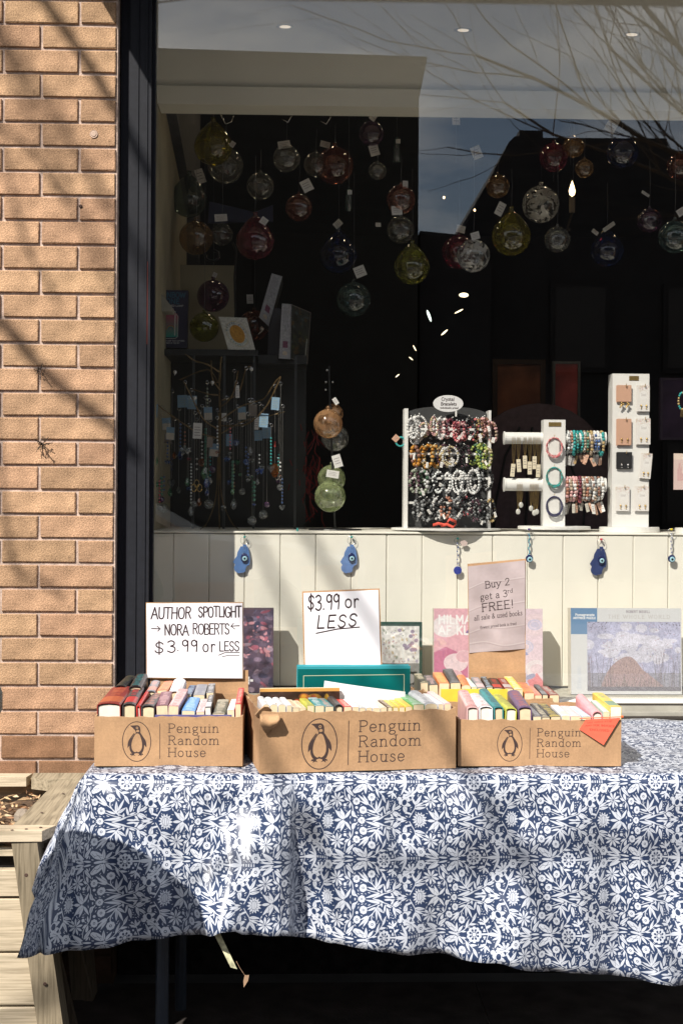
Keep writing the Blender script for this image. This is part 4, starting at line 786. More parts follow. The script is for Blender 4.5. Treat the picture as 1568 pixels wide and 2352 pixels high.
# ---------------------------------------------------------------- books
def spine_atlas():
    c = Cv(8*64, 512); q = random.Random(5)
    for col in range(8):
        x0 = col*64; y = 40
        while y < 470:
            l = q.choice((60, 110, 160, 40)); l = min(l, 480-y); hgt = q.choice((26, 34, 20)); cx = x0+32
            if col == 7 and y < 60: c.rect(x0+6, y, x0+58, y+160, (.9,.9,.9)); y += 200; continue
            yy = y
            while yy < y+l:
                wv = q.uniform(7, 15); c.line([(cx-hgt/2, yy), (cx+hgt/2, yy+q.uniform(-3,3))], 3.4, (1,1,1))
                if q.random() < .7: c.line([(cx+q.choice((-1,0,1))*hgt/2, yy), (cx+q.choice((-1,0,1))*hgt/2, yy+wv*.8)], 3, (1,1,1))
                yy += wv
            y += l + q.uniform(10, 34)
        if col in (1, 3, 4, 6): c.rect(x0+2, 4, x0+62, q.choice((26,44,60)), (.55,)*3); c.rect(x0+2, 508-q.choice((18,30,80)), x0+62, 508, (.45,)*3)
        if col in (0, 5): c.rect(x0+10, 200, x0+54, 330, (.4,)*3)
    return c.image('spine_marks', True)
IM_SP = spine_atlas(); _bm = {}
def book_mat(col, ink):
    k = (col, ink)
    if k in _bm: return _bm[k]
    m = mat('book_cover_%d' % len(_bm), col, .38, .16, 28, spec=.45); t = m.node_tree; b = t.nodes['Principled BSDF']; src = b.inputs['Base Color'].links[0].from_socket; N = t.nodes.new; K = t.links.new
    i = N('ShaderNodeTexImage'); i.image = IM_SP; uv = N('ShaderNodeUVMap'); uv.uv_map = 'uv'; K(uv.outputs[0], i.inputs[0]); mx_ = N('ShaderNodeMixRGB'); mx_.inputs[2].default_value = (*ink, 1)
    mu_ = N('ShaderNodeMath'); mu_.operation = 'MULTIPLY'; mu_.inputs[1].default_value = .85; K(i.outputs[0], mu_.inputs[0]); K(mu_.outputs[0], mx_.inputs[0]); K(src, mx_.inputs[1]); K(mx_.outputs[0], b.inputs['Base Color']); _bm[k] = m; return m
m_pg = mat('book_pages', (.66,.54,.36), .9, .1, 60, .4, 500, dist=.0004); m_pgw = mat('book_pages_white', (.70,.66,.58), .9, .08, 60, .4, 500, dist=.0004)
C3 = {'maroon':(.22,.035,.03),'black':(.02,.02,.022),'charcoal':(.055,.052,.055),'red':(.55,.04,.035),'plum':(.16,.055,.08),'blush':(.66,.42,.42),'blue':(.08,.27,.62),'white':(.74,.74,.76),'pale pink':(.74,.52,.53),
      'olive':(.09,.085,.045),'navy':(.03,.04,.11),'orange':(.72,.24,.08),'salmon':(.70,.28,.20),'grey':(.24,.24,.26),'teal':(.04,.22,.24),'yellow':(.70,.53,.09),'lime':(.46,.48,.08),'green':(.16,.42,.16),'cream':(.70,.62,.45),
      'brown':(.10,.05,.03),'rust':(.45,.12,.05),'sky blue':(.42,.60,.72),'pale grey':(.5,.5,.5),'purple':(.13,.08,.16),'pink':(.74,.32,.36),'mint':(.50,.66,.58)}
def book(label, p, w_, Lg, col, ink, hb, slot, pages=None, tilt=0, roll=0, ang=0, h=.10, grp='books in the cartons', rounded=None, cat='book'):
    """p: near end, top corner on the brick pier side. Spine up, running away from the viewer."""
    t = thing('book', label, cat, p, grp, (tilt, roll, ang)); th = .0022 if hb else .0006; ns = 7; rd = (w_*.22 if hb else w_*.05) if rounded is None else rounded*w_
    outer = [(w_*(.5-.5*math.cos(math.pi*i/(ns-1))), -rd + rd*math.sin(math.pi*i/(ns-1))) for i in range(ns)]
    sec = [(0,-h)] + outer + [(w_,-h)]; inn = [(w_-th,-h)] + [(min(max(x,th),w_-th), z-th) for x, z in outer[::-1]] + [(th,-h)]
    b = MB(); N_ = len(sec); vs = [(x,0,z) for x,z in sec]+[(x,Lg,z) for x,z in sec]+[(x,0,z) for x,z in inn[::-1]]+[(x,Lg,z) for x,z in inn[::-1]]
    fs, uvs = [], []
    for i in range(N_-1):
        fs.append((i,i+1,N_+i+1,N_+i)); a_, b_ = (sec[i][0]/w_, sec[i+1][0]/w_)
        if i in (0, N_-2): uvs.append([(0.001,.001)]*4)
        else: ua, ub = (slot%8+.06+.88*a_)/8, (slot%8+.06+.88*b_)/8; uvs.append([(ua,0),(ub,0),(ub,1),(ua,1)])
    for i in range(N_-1): fs += [(2*N_+i,3*N_+i,3*N_+i+1,2*N_+i+1),(i,2*N_+i,2*N_+i+1,i+1),(N_+i,N_+i+1,3*N_+i+1,3*N_+i)]; uvs += [[(0.001,.001)]*4]*3
    b.add(vs, fs, 0, uvs); b.obj('cover', book_mat(C3[col] if isinstance(col,str) else col, C3[ink] if isinstance(ink,str) else ink), t)
    ins = .004 if hb else .0004; b = MB(); pz = [(th+.0002,-h),(w_-th-.0002,-h)] + [(min(max(x,th+.0002),w_-th-.0002), z-th-.0004-(.003 if hb else 0)) for x,z in outer[::-1]]
    b.prism(pz, ins, Lg-ins); b.obj('page_block', pages or m_pg, t); return t
def row(lst, ox, oy, sc, Y, Lg, where, ztop=None, hgt=.10):
    q = random.Random(len(lst)); slot = 0
    for n_, it in enumerate(lst):
        x0, x1, y, col, ink, hb = it[:6]; ex = it[6] if len(it) > 6 else {}
        u0, u1, v = (ox+x0/sc)/1.0887, (ox+x1/sc)/1.0887, (oy+y/sc)/1.0887
        YY = Y + ex.get('dy', 0); p, p2 = pt(u0, v, YY), pt(u1, v, YY); w_ = max(.006, p2.x-p.x-.0006); slot = q.randrange(8)
        kind = 'hardback' if hb else 'paperback'
        book(f"{col} {kind} marked {ink}, {ORD[n_]} from the pier, {where}", p, w_, ex.get('L', Lg*q.uniform(.93,1.03)), col, ink, hb, ex.get('slot', slot), ex.get('pg'), R(ex.get('t', q.uniform(-.5,3.5))), R(ex.get('r', q.uniform(-3.5,3.5))), R(q.uniform(-2,2)), hgt, rounded=ex.get('rd'))
W = dict(pg=None)
row([(50,292,470,'maroon','rust',1,dict(L=.235,pg=m_pgw,rd=.12)),(308,442,475,'charcoal','red',1,dict(L=.235,pg=m_pg,slot=7)),(446,490,500,'red','charcoal',1,dict(L=.21,pg=m_pgw)),(496,636,490,'charcoal','salmon',1,dict(L=.24)),(646,766,500,'plum','blush',0),
     (772,876,498,'blush','maroon',0,dict(L=.20)),(905,1040,545,'blue','sky blue',0),(1050,1132,562,'pale pink','red',0),(1136,1196,520,'charcoal','white',0,dict(pg=m_pgw,L=.2)),(1212,1336,578,'olive','cream',0),(1360,1432,542,'white','pale grey',0),(1440,1502,482,'red','cream',0,dict(L=.2))],
    230, 1640, 4.0205, -.722, .175, 'front row, carton nearest the pier')
row([(235,345,292,'black','olive',1,dict(dy=.03)),(372,500,300,'black','teal',1,dict(dy=.0)),(546,646,345,'grey','salmon',1),(655,755,345,'orange','red',0,dict(slot=3)),(765,908,345,'white','pale pink',1,dict(rd=.35,dy=0)),(922,1002,385,'navy','sky blue',0),(1020,1136,390,'grey','navy',0,dict(L=.15)),(1150,1226,370,'charcoal','white',0)],
    230, 1640, 4.0205, -.535, .17, 'rear row, carton nearest the pier')
p, p2 = pt((230+635/4.02)/1.0887, (1640+596/4.02)/1.0887, -.736), pt((230+1405/4.02)/1.0887, (1640+596/4.02)/1.0887, -.736)
t = thing('book', 'slim purple paperback lying along the front rim of the first carton, spine up', 'book', p, 'books in the cartons'); l_ = p2.x-p.x
b = MB(); b.box((0,0,-.09),(l_,.0085,0)); b.obj('cover', book_mat((.10,.09,.24),(.6,.3,.4)), t); b = MB(); b.box((.001,.001,-.091),(l_-.001,.0075,-.0901)); b.obj('page_block', m_pgw, t)
# middle carton: set along its skewed front
def rowM(lst, dpt, Lg, where):
    q = random.Random(len(lst)+3)
    for n_, it in enumerate(lst):
        x0, x1, y, col, ink, hb = it[:6]; ex = it[6] if len(it) > 6 else {}
        u0, u1, v = (610+x0/2.9037)/1.0887, (610+x1/2.9037)/1.0887, (1640+y/2.9037)/1.0887
        def hit(u):   # intersection of the sight line with the plane parallel to the carton front
            Y = -.80
            for _ in range(6): p = pt(u, v, Y); Y = mf.y + (p.x-mf.x)*math.tan(ang) + dpt
            return pt(u, v, Y)
        p, p2 = hit(u0), hit(u1); fx_ = lambda P_: (P_.x-mf.x)*math.cos(ang)+(P_.y-mf.y)*math.sin(ang)
        XA, XB = fx_(p), fx_(p2); mp2 = lambda x_: .009+(x_+.020)*(Lm-.018)/(Lm+.004); NA, NB = mp2(XA), mp2(XB); dv = Vector((math.cos(ang),math.sin(ang),0)); p = p+dv*(max(.008,NA)-XA); w_ = max(.005, min(NB,Lm-.008)-max(.008,NA)-.0006)
        book(f"{col} {'hardback' if hb else 'paperback'} marked {ink}, {ORD[n_]} from the pier, rim of the middle carton", p, w_, ex.get('L', Lg), col, ink, hb, q.randrange(8), None, R(q.uniform(0,2)), R(q.uniform(-1,1)), ang+R(q.uniform(-1,1)), .09, rounded=ex.get('rd'))
rowM([(36,94,352,'white','pale grey',0,dict(rd=.3)),(97,156,352,'white','sky blue',0,dict(rd=.3)),(160,219,352,'white','grey',0,dict(rd=.3)),(224,266,360,'white','pale grey',0),(272,322,378,'cream','maroon',0),(324,374,376,'cream','rust',0),(380,438,360,'lime','olive',0),(440,514,362,'teal','white',0),(517,586,368,'teal','salmon',0),(590,658,352,'charcoal','black',1,dict(rd=.4)),
      (661,724,368,'red','cream',0),(726,778,370,'white','sky blue',0),(781,829,378,'pale grey','grey',0),(832,878,376,'white','pale pink',0),(881,940,378,'white','red',0),(943,992,376,'cream','pale grey',0),(996,1034,372,'brown','cream',0),(1037,1080,374,'yellow','olive',0),(1083,1128,372,'yellow','red',0),(1131,1186,368,'yellow','orange',0),
      (1190,1276,352,'green','white',0,dict(L=.16)),(1280,1378,345,'white','navy',0,dict(L=.19,rd=.2)),(1382,1424,350,'white','pale pink',0,dict(L=.16)),(1428,1484,346,'pale pink','cream',0,dict(L=.17))], .012, .11, '')
row([(368,452,368,'blush','maroon',1,dict(L=.22,pg=m_pgw)),(457,556,362,'white','maroon',1,dict(L=.22,pg=m_pgw)),(562,634,368,'teal','black',1,dict(L=.22)),(648,732,374,'lime','olive',1,dict(L=.215,pg=m_pgw)),(738,838,368,'purple','rust',1,dict(L=.22)),(846,908,440,'grey','charcoal',0),(911,972,445,'charcoal','cream',0),(975,1050,440,'charcoal','yellow',0),(1054,1116,432,'white','cream',0),(1120,1200,434,'pale pink','white',0),
     (1204,1268,438,'sky blue','white',0),(1274,1350,402,'pink','blush',1,dict(rd=.45,L=.2,pg=m_pgw)),(1356,1404,404,'mint','white',0),(1408,1490,366,'yellow','teal',0,dict(L=.2,pg=m_pgw))], 1040, 1640, 2.9037, -.724, .165, 'carton with the orange card')
row([(30,88,195,'olive','cream',0),(92,160,210,'charcoal','blush',0),(166,243,195,'orange','yellow',0,dict(L=.2)),(246,324,195,'black','grey',0,dict(L=.2)),(328,398,208,'orange','brown',0,dict(rd=.3)),(402,443,225,'mint','white',0),(446,506,230,'grey','pale pink',0),(510,556,228,'black','sky blue',0),(562,632,232,'black','red',0,dict(slot=7)),(642,706,232,'maroon','pale grey',0),(712,776,243,'yellow','sky blue',0,dict(L=.19)),(784,858,268,'orange','navy',0),(860,912,284,'salmon','red',0),(916,958,282,'charcoal','grey',0),(966,1038,283,'maroon','mint',0)],
    1040, 1640, 2.9037, -.40, .15, 'tray carton behind')
# yellow folder between the tray and the carton in front, teal album, loose page, dark album in the middle carton
def slab(name, label, cat, u0, v0, u1, v1, Y, m, th=.012, rx=0, rz=0, h=None, parts=None, extra=None):
    a, c = pt(u0, v1, Y), pt(u1, v0, Y); w_, hh = c.x-a.x, (h or c.z-a.z); p = Vector((a.x, Y, c.z-hh)); t = thing(name, label, cat, p, None, (rx, 0, rz))
    return t, w_, hh
t, w_, hh = slab('folder', 'bright yellow folder wedged behind the carton with the orange card', 'folder', 1012, 1583, 1165, 1606, -.43, None)
b = MB(); b.box((0,0,-.03),(w_,.004,hh)); b.obj('cover', mat('yellow_card', (.68,.50,.05), .5), t); b = MB(); b.box((.003,.0045,-.03),(w_-.003,.007,hh-.003)); b.obj('page_block', m_pgw, t)
t, w_, hh = slab('album', 'large teal hardback with a fine gold border standing behind the loose page', 'book', 683, 1531, 943, 1590, -.60, None, rz=R(3))
def album_img():
    c = Cv(520, 240, (.0,.10,.095)); c.noise(60,.25,2); c.line([(28,0),(28,192),(492,196),(492,0)], 2.6, (.62,.55,.35)); c.rect(0,226,520,240,(.03,.26,.30)); return c.image('album_cover')
def fr_box(t, w_, h, th, im, front='cover', edge=None, z0=0, rough=.35, bump=0):
    b = MB(); b.add([(0,0,z0),(w_,0,z0),(w_,0,h),(0,0,h)], [(0,1,2,3)], 0, [[(0,0),(1,0),(1,1),(0,1)]])
    b.add([(0,0,z0),(w_,0,z0),(w_,th,z0),(0,th,z0),(0,0,h),(w_,0,h),(w_,th,h),(0,th,h)], [(0,3,2,1),(4,5,6,7),(1,2,6,5),(2,3,7,6),(3,0,4,7)], 1, [[(0,0)]*4]*5)
    return b.obj(front, [img_mat(front+'_print_'+im.name, im, rough, bump=bump), edge or m_pgw], t)
fr_box(t, w_, hh, .006, album_img(), 'cover', mat('teal_edge', (.03,.30,.36), .4), -.05); b = MB(); b.box((.004,.0065,-.05),(w_-.004,.03,hh-.004)); b.obj('page_block', m_pgw, t); b = MB(); b.box((0,.0305,-.05),(w_,.0345,hh)); b.obj('back_cover', mat('teal_edge', (.03,.30,.36)), t)
t, w_, hh = slab('album', 'dark brown book with an amber glow on its cover, upright behind the white spines', 'book', 597, 1582, 781, 1616, -.70, None, rz=R(5))
c = Cv(260, 90, (.035,.018,.012)); 
for k in range(30): c.ell(rnd.uniform(120,220), rnd.uniform(10,70), rnd.uniform(6,26), rnd.uniform(4,14), (.40*rnd.uniform(.3,1), .15*rnd.uniform(.3,1), .02))
c.noise(14,.6,3); c.rect(0,82,260,90,(.5,.26,.07)); fr_box(t, w_, hh, .012, c.image('amber_cover'), 'cover', m_pg, -.05)
c = Cv(370, 130, (.70,.68,.68)); q = random.Random(9)
for k in range(14):
    x = 35+k*22 if k > 4 else 30+k*13; l = q.uniform(30,90); 
    for i in range(int(l/5)): c.line([(x+i*1.1+q.uniform(-1,1), 70-i*5),(x+i*1.1+q.uniform(-1,1)+1.5, 66-i*5)], 2, (.3,.28,.3))
c.noise(40,.08,1)
o = MB(); a, d = pt(741,1612,-.655), pt(745,1563,-.655); e = pt(930,1588,-.64); hy = d.z - a.z
nv = 10; vs = []; uv = []
for i in range(nv+1):
    t_ = i/nv; top = d.lerp(e, t_); y_ = -.003-.012*math.sin(math.pi*t_); bot = Vector((top.x-.01*(1-t_), top.y-.01, a.z-.05)); vs += [bot+Vector((0,y_,0)), top+Vector((0,y_,0))]; uv += [(t_,0),(t_,1)]
b = MB(); b.add(vs, [(2*i,2*i+2,2*i+3,2*i+1) for i in range(nv)], 0, [[uv[2*i],uv[2*i+2],uv[2*i+3],uv[2*i+1]] for i in range(nv)])
o = b.obj('loose_page', img_mat('loose_page_print', c.image('loose_page'), .8), None); md = o.modifiers.new('t','SOLIDIFY'); md.thickness = .0006; tag(o, 'loose white printed page sagging in front of the teal album', 'page')
# ---------------------------------------------------------------- signs
def sheet(name, label, quad, Y, im, th=.0006, bump=.3, back=None, lean=0, wav=.0015):
    """quad: picture corners tl,tr,br,bl of the sheet, in depth plane Y"""
    P = [pt(u, v, Y) for u, v in quad]; o_ = P[3]; t = thing(name, label, 'sign', o_); nx, nz = 24, 24; vs = []; uv = []
    for j in range(nz+1):
        for i in range(nx+1):
            s_, r_ = i/nx, j/nz; p = P[3].lerp(P[2], s_).lerp(P[0].lerp(P[1], s_), r_)-o_; p.y += lean*r_ + wav*math.sin(s_*7+r_*5)*math.sin(r_*9+1); vs.append(p); uv.append((s_, r_))
    fs = [(j*(nx+1)+i, j*(nx+1)+i+1, (j+1)*(nx+1)+i+1, (j+1)*(nx+1)+i) for j in range(nz) for i in range(nx)]
    b = MB(); b.add(vs, fs, 0, [[uv[k] for k in f] for f in fs]); o = b.obj('paper', img_mat(im.name+'_paper', im, .75, .2, bump*.5, 18), t); md = o.modifiers.new('t','SOLIDIFY'); md.thickness = th; md.offset = -1
    if back:
        n = len(vs); bb = MB(); g_ = [Vector(p)+Vector((0,.0015,0)) for p in vs]; x_ = back
        co = [0, nx, (nx+1)*(nz+1)-1, (nx+1)*nz]; q4 = [g_[k] for k in co]; ex_ = [Vector((-x_,0,-x_)),Vector((x_,0,-x_)),Vector((x_,0,x_)),Vector((-x_,0,x_))]; q4 = [p+e for p, e in zip(q4, ex_)]; bk = [p+Vector((0,.004,0)) for p in q4]
        bb.add(q4+bk, [(0,1,2,3),(7,6,5,4),(0,4,5,1),(1,5,6,2),(2,6,7,3),(3,7,4,0)]); bb.obj('card_backing', m_kr, t)
    return t
INK = (.035,.022,.025); PAP = (.76,.75,.79)
c = Cv(767, 585, PAP); c.noise(70,.035,4); FX = lambda x: x-455; FY = lambda y: 735-y
text(c,'AUTHOR',FX(492),FY(270),88,11.5,INK,width=318,jit=.02,gap=.08,slant=.04,seed=3); text(c,'SPOTLIGHT',FX(870),FY(258),80,11.5,INK,width=342,jit=.03,gap=.06,seed=4)
text(c,'NORA',FX(598),FY(400),80,11,INK,width=192,jit=.03,gap=.06,seed=5); text(c,'ROBERTS',FX(822),FY(392),80,10.5,INK,width=295,jit=.03,gap=.02,seed=6)
c.line([(FX(495),FY(348)),(FX(562),FY(350))],8,INK); c.line([(FX(540),FY(330)),(FX(563),FY(350)),(FX(545),FY(368))],7,INK); c.line([(FX(1195),FY(326)),(FX(1130),FY(330))],8,INK); c.line([(FX(1150),FY(308)),(FX(1130),FY(330)),(FX(1160),FY(352))],7,INK)
text(c,'$',FX(518),FY(545),92,11,INK,width=75); text(c,'3',FX(618),FY(535),88,11.5,INK,width=66); text(c,'.',FX(700),FY(522),40,11,INK); text(c,'99',FX(735),FY(528),88,11.5,INK,width=126,gap=.2); text(c,'or',FX(903),FY(530),90,11,INK,width=98,gap=.16)
text(c,'LESS',FX(1036),FY(522),72,10,INK,width=160,jit=.03,gap=.08); c.line([(FX(1032),FY(556)),(FX(1080),FY(536)),(FX(1198),FY(534))],7,INK); c.line([(FX(1060),FY(568)),(FX(1110),FY(556)),(FX(1196),FY(556))],6,INK)
sheet('paper_sign', 'wide white paper sign lettered by hand with the author spotlight offer', [(337,1386),(557,1385),(557,1558),(338,1556)], -.35, c.image('sign_spotlight'), back=.002, bump=.35)
c = Cv(545, 520, PAP); c.noise(80,.03,6); FX = lambda x: x-460; FY = lambda y: 640-y
text(c,'$3.99',FX(488),FY(220),84,11,INK,width=230,jit=.02,gap=.1,slant=.05,seed=2); text(c,'or',FX(760),FY(215),74,10,INK,width=98,gap=.12)
text(c,'LESS',FX(548),FY(325),70,11,INK,width=288,jit=.03,gap=.2,slant=.2,seed=8); c.line([(FX(545),FY(355)),(FX(700),FY(336)),(FX(860),FY(331))],8,INK)
sheet('paper_sign', 'upright white paper sign hand lettered with a price, standing in the middle carton', [(697,1362),(868,1355),(875,1560),(702,1570)], -.56, c.image('sign_price'), back=.0035, bump=.25)
b = MB(); a_ = pt(815,1360,-.558); b.add([(0,0,0),(.058,0,.004),(.063,.006,.016),(.05,.004,.013),(.02,.003,.009),(0,.004,.004)], [(0,1,2,3,4,5)]); 
c = Cv(552, 850, (.37,.31,.31)); c.noise(90,.10,8); c.noise(25,.03,2); K_ = 1.5; FX = lambda x: (x-220)*K_; FY = lambda y: (652-y)*K_
for y0_, y1_ in ((230,190),(375,345),(520,495),(590,610)):
    c.line(smooth([(FX(222),FY(y0_)),(FX(330),FY((y0_+y1_)/2-14)),(FX(450),FY(y1_+8)),(FX(590),FY(y1_))],6), 5, (.45,.39,.385)); c.line(smooth([(FX(222),FY(y0_+9)),(FX(330),FY((y0_+y1_)/2-5)),(FX(450),FY(y1_+17)),(FX(590),FY(y1_+9))],6), 6, (.30,.25,.25))
for s_, x0_, x1_, y_, h_, p_ in (('Buy 2',330,487,240,44,7.5),('get a 3',298,472,314,42,7),('rd',474,508,284,24,4.6),('FREE!',308,512,391,52,9),('all sale & used books',255,568,443,31,5),('(lowest priced book is free)',294,530,500,17,3.4)):
    text(c,s_,FX(x0_),FY(y_),h_*K_,p_,INK,serif=.09,width=(x1_-x0_)*K_,rot=.045 if len(s_) < 12 else .03)
t = sheet('paper_sign', 'tall pinkish crumpled paper sign offering a third book free, over the tray carton', [(1074,1301),(1205,1287),(1205,1490),(1077,1500)], -.20, c.image('sign_third_free'), bump=.7, wav=.003)
p0, p1, q0, q1 = pt(1077,1502,-.197), pt(1206,1490,-.197), pt(1074,1297,-.197), pt(1206,1285,-.197); zb = pt(1077,1560,-.197).z
b = MB(); vs = [Vector((p0.x,-.197,zb)),Vector((p1.x,-.197,zb)),q1+Vector((.001,0,.002)),q0+Vector((-.001,0,.002))]; b.add(vs+[v_+Vector((0,.004,0)) for v_ in vs], [(0,1,2,3),(7,6,5,4),(0,4,5,1),(1,5,6,2),(2,6,7,3),(3,7,4,0)])
o = b.obj('raised_flap', m_kr, boxT); o.location = -Vector(tf_)
p0, p1 = pt(1077,1545,-.199), pt(1206,1548,-.199); b = MB(); b.box((p0.x,-.2035,zb-.01),(p1.x,-.1985,p0.z)); o = b.obj('front_flap_stub', m_krd, boxT); o.location = -Vector(tf_)
# orange card clipped on the rim of the last carton
c = Cv(300, 300, (.74,.13,.075)); c.noise(30,.05,3)
text(c,'GIZ RING STIF',60,212,16,2.4,(.42,.03,.02),width=170,serif=.06); text(c,'AND TOK INVOICE',50,172,16,2.4,(.42,.03,.02),width=190,serif=.06); text(c,'ENCLOSED',80,132,16,2.4,(.42,.03,.02),width=120,serif=.06)
q4 = [pt(u,v,-.7515) for u,v in (((1080+918/2.5008)/1.0887,(1380+1110/2.5008)/1.0887),((1080+1070/2.5008)/1.0887,(1380+1208/2.5008)/1.0887),((1080+1175/2.5008)/1.0887,(1380+1038/2.5008)/1.0887),((1080+960/2.5008)/1.0887,(1380+1048/2.5008)/1.0887))]
b = MB(); ov = Vector(q4[0]); b.add([p-ov for p in q4], [(0,1,2,3)], 0, [[(.05,.45),(.5,.05),(.95,.85),(.15,.9)]]); o = b.obj('orange_card', img_mat('orange_card_print', c.image('orange_card'), .7), None, False, ov); md = o.modifiers.new('t','SOLIDIFY'); md.thickness = .0008
tag(o, 'bright orange folded card hanging point down over the rim of a carton', 'card')
b = MB(); a_, e_ = pt(1330,1650,-.753), pt(1428,1646,-.753); b.tube([(0,0,0),e_-a_], .0011, 5); b.ball(e_-a_, .003, 6, 4); tag(b.obj('plastic_tie', mat('orange_plastic', (.8,.14,.04), .4), None, False, a_), 'thin orange plastic tie stretched above the orange card', 'tie')
# ================================================================ THINGS IN THE WINDOW BAY
def puzzle(label, u0, v0, u1, im, Y=.235, zb=ZF+.002, edge=None, lean=-.02, cat='puzzle box', th=.045):
    a, c = pt(u0, v0, Y), pt(u1, v0, Y); t = thing('puzzle_box', label, cat, Vector((a.x, Y, zb)), None, (R(-3.5),0,0)); fr_box(t, c.x-a.x, a.z-zb, th, im, 'lid', edge or m_pgw, rough=.4); return t
# dark floral box
q = random.Random(21); c = Cv(260, 280, (.10,.075,.12))
for k in range(260): c.ell(q.uniform(0,260), q.uniform(0,280), q.uniform(3,16), q.uniform(2,9), random.Random(k).choice([(.20,.15,.22),(.07,.06,.10),(.34,.26,.34),(.30,.10,.15),(.14,.12,.19),(.05,.05,.09)]), q.uniform(0,3))
for k in range(40): x, y = q.uniform(150,250), q.uniform(120,230); c.ell(x, y, q.uniform(2,9), q.uniform(2,5), (.5,.25,.30), q.uniform(0,3))
c.noise(22,.5,5); c.noise(5,.18,6); c.rect(0,274,260,280,(.12,.09,.12))
for x, y in ((0,0),(9,0),(-9,0),(0,9),(0,-9)): c.rect(196+x-4, 40+y-4, 196+x+4, 40+y+4, (.75,.75,.78))
puzzle('dark purple puzzle box with a mottled flower print, half behind the wide sign', 395, 1396, 628, c.image('dark_floral'), edge=mat('dark_box_edge', (.06,.05,.07), .6))
# green framed box with scattered flowers
c = Cv(280, 220, (.02,.06,.05)); c.rect(10,10,270,208,(.66,.66,.66)); q = random.Random(4)
for k in range(150):
    x, y = q.uniform(14,264), q.uniform(90,200); c.ell(x, y, q.uniform(1,6), q.uniform(1,4), q.choice([(.45,.30,.32),(.35,.34,.45),(.5,.42,.30),(.30,.34,.30),(.72,.70,.70)]), q.uniform(0,3))
for k in range(12): x = q.uniform(200,262); y = q.uniform(130,196); c.ell(x, y, 7, 6, (.28,.24,.33))
c.rect(10,10,270,92,(.20,.21,.21)); c.noise(8,.3,3); c.rect(222,8,262,66,(.02,.03,.03)); c.ell(242,44,13,15,(.3,.3,.3)); text(c,'1000',228,18,7,1.4,(.5,.5,.5),width=28); c.line([(1,219),(279,219)],3,(.02,.08,.06))
puzzle('square puzzle box with a dark green frame and pale floral scene', 780, 1429, 970, c.image('green_frame_box'), edge=mat('dark_green_edge', (.02,.06,.05)))
# pink box with ovals
c = Cv(550, 420, (.72,.42,.50)); q = random.Random(6)
c.poly([(0,0),(170,0),(170,180),(60,230),(0,200)], (.55,.20,.33)); c.poly([(370,0),(550,0),(550,420),(380,420)], (.74,.60,.68)); c.poly([(160,300),(260,420),(330,420),(330,260)], (.20,.17,.38))
for cx, cy, r_, k_ in ((510,340,70,4),(60,330,70,3),(110,150,60,1),(95,80,50,1),(440,60,55,3),(520,120,60,4),(40,30,70,3),(150,180,40,1),(460,230,46,3),(420,380,40,2)):
    for j in range(k_): 
        rr2 = r_*(1-j/(k_+.5)); P = [(cx+rr2*math.cos(a*.3), cy+rr2*.75*math.sin(a*.3)) for a in range(22)]; 
        if j % 2 == 0: c.ell(cx, cy, rr2, rr2*.75, q.choice([(.74,.60,.66),(.70,.45,.52),(.76,.70,.74),(.60,.56,.72)]))
        c.line(P, 2.2, (.80,.66,.70))
c.poly([(470,60),(520,100),(550,60),(550,20),(500,10)], (.72,.28,.30)); c.poly([(400,180),(450,220),(480,190)], (.34,.36,.58)); c.ell(488,82,26,12,(.36,.36,.50),.4); c.noise(9,.10,3)
text(c,'HILMA',24,345,40,9,(.85,.85,.88),width=165,gap=.2); text(c,'AF KLINT',24,292,40,9,(.85,.85,.88),width=240,gap=.2)
puzzle('pink puzzle box with pastel ovals and white lettering, behind the tall pinkish sign', 997, 1398, 1247, c.image('pink_ovals'))
# the pale box: reeds and a brown mound in mist
k = .4; c = Cv(546, 428, (.66,.67,.70)); X = lambda x: (x-160)*k; Y_ = lambda y: (1275-y)*k
c.rect(X(160), Y_(530), X(485), Y_(205), (.16,.28,.46)); c.rect(X(360), Y_(1235), X(1515), Y_(375), (.40,.43,.60)); c2 = Cv(int(X(1515)-X(360)), int(Y_(375)-Y_(1235)), (.44,.45,.62)); w2, h2 = c2.w, c2.h; q = random.Random(12)
for i in range(70): c2.ell(w2*.5+q.gauss(0,90), h2*.62+q.gauss(0,45), q.uniform(12,45), q.uniform(8,26), (.60,.60,.72))
c2.noise(40,.14,3); c2.rect(0,0,w2,90,(.33,.33,.40)); c2.noise(12,.10,4)
c2.poly(smooth([(60,0),(85,70),(120,125),(165,160),(205,172),(240,150),(275,105),(320,70),(380,20),(390,0)],5), (.40,.31,.32))
for i in range(420):
    x = q.uniform(70,370); y = q.uniform(0,150); c2.line([(x,y),(x+q.uniform(-3,3),y+q.uniform(4,16))], 1.2, q.choice([(.26,.19,.20),(.45,.35,.35),(.20,.16,.2)])) if abs(x-215) < 150-y*.75 else None
for i in range(130):
    x = q.uniform(0,w2); h_ = q.uniform(30,140)*(1.5 if x < 120 or x > w2-130 else .6); l_ = q.uniform(-25,25); c2.line(smooth([(x,0),(x+l_*.3,h_*.5),(x+l_,h_)],3), q.uniform(.8,1.8), q.choice([(.16,.14,.16),(.26,.22,.24),(.2,.2,.18)]))
for i in range(130): c2.ell(q.uniform(0,w2), q.uniform(h2*.35,h2), q.uniform(1,3), q.uniform(.8,2), q.choice([(.24,.22,.28),(.45,.25,.28)]), q.uniform(0,3))
for i in range(60): c2.ell(q.choice((q.uniform(0,110),q.uniform(w2-110,w2))), h2-abs(q.gauss(0,28)), q.uniform(2,5), q.uniform(1,2.2), (.18,.16,.2), q.uniform(0,3))
c2.rect(0,0,w2,22,(.22,.21,.24)); c2.noise(4,.2,7); y0_ = int(Y_(1235)); x0_ = int(X(360)); c.a[y0_:y0_+h2, x0_:x0_+w2] = c2.a
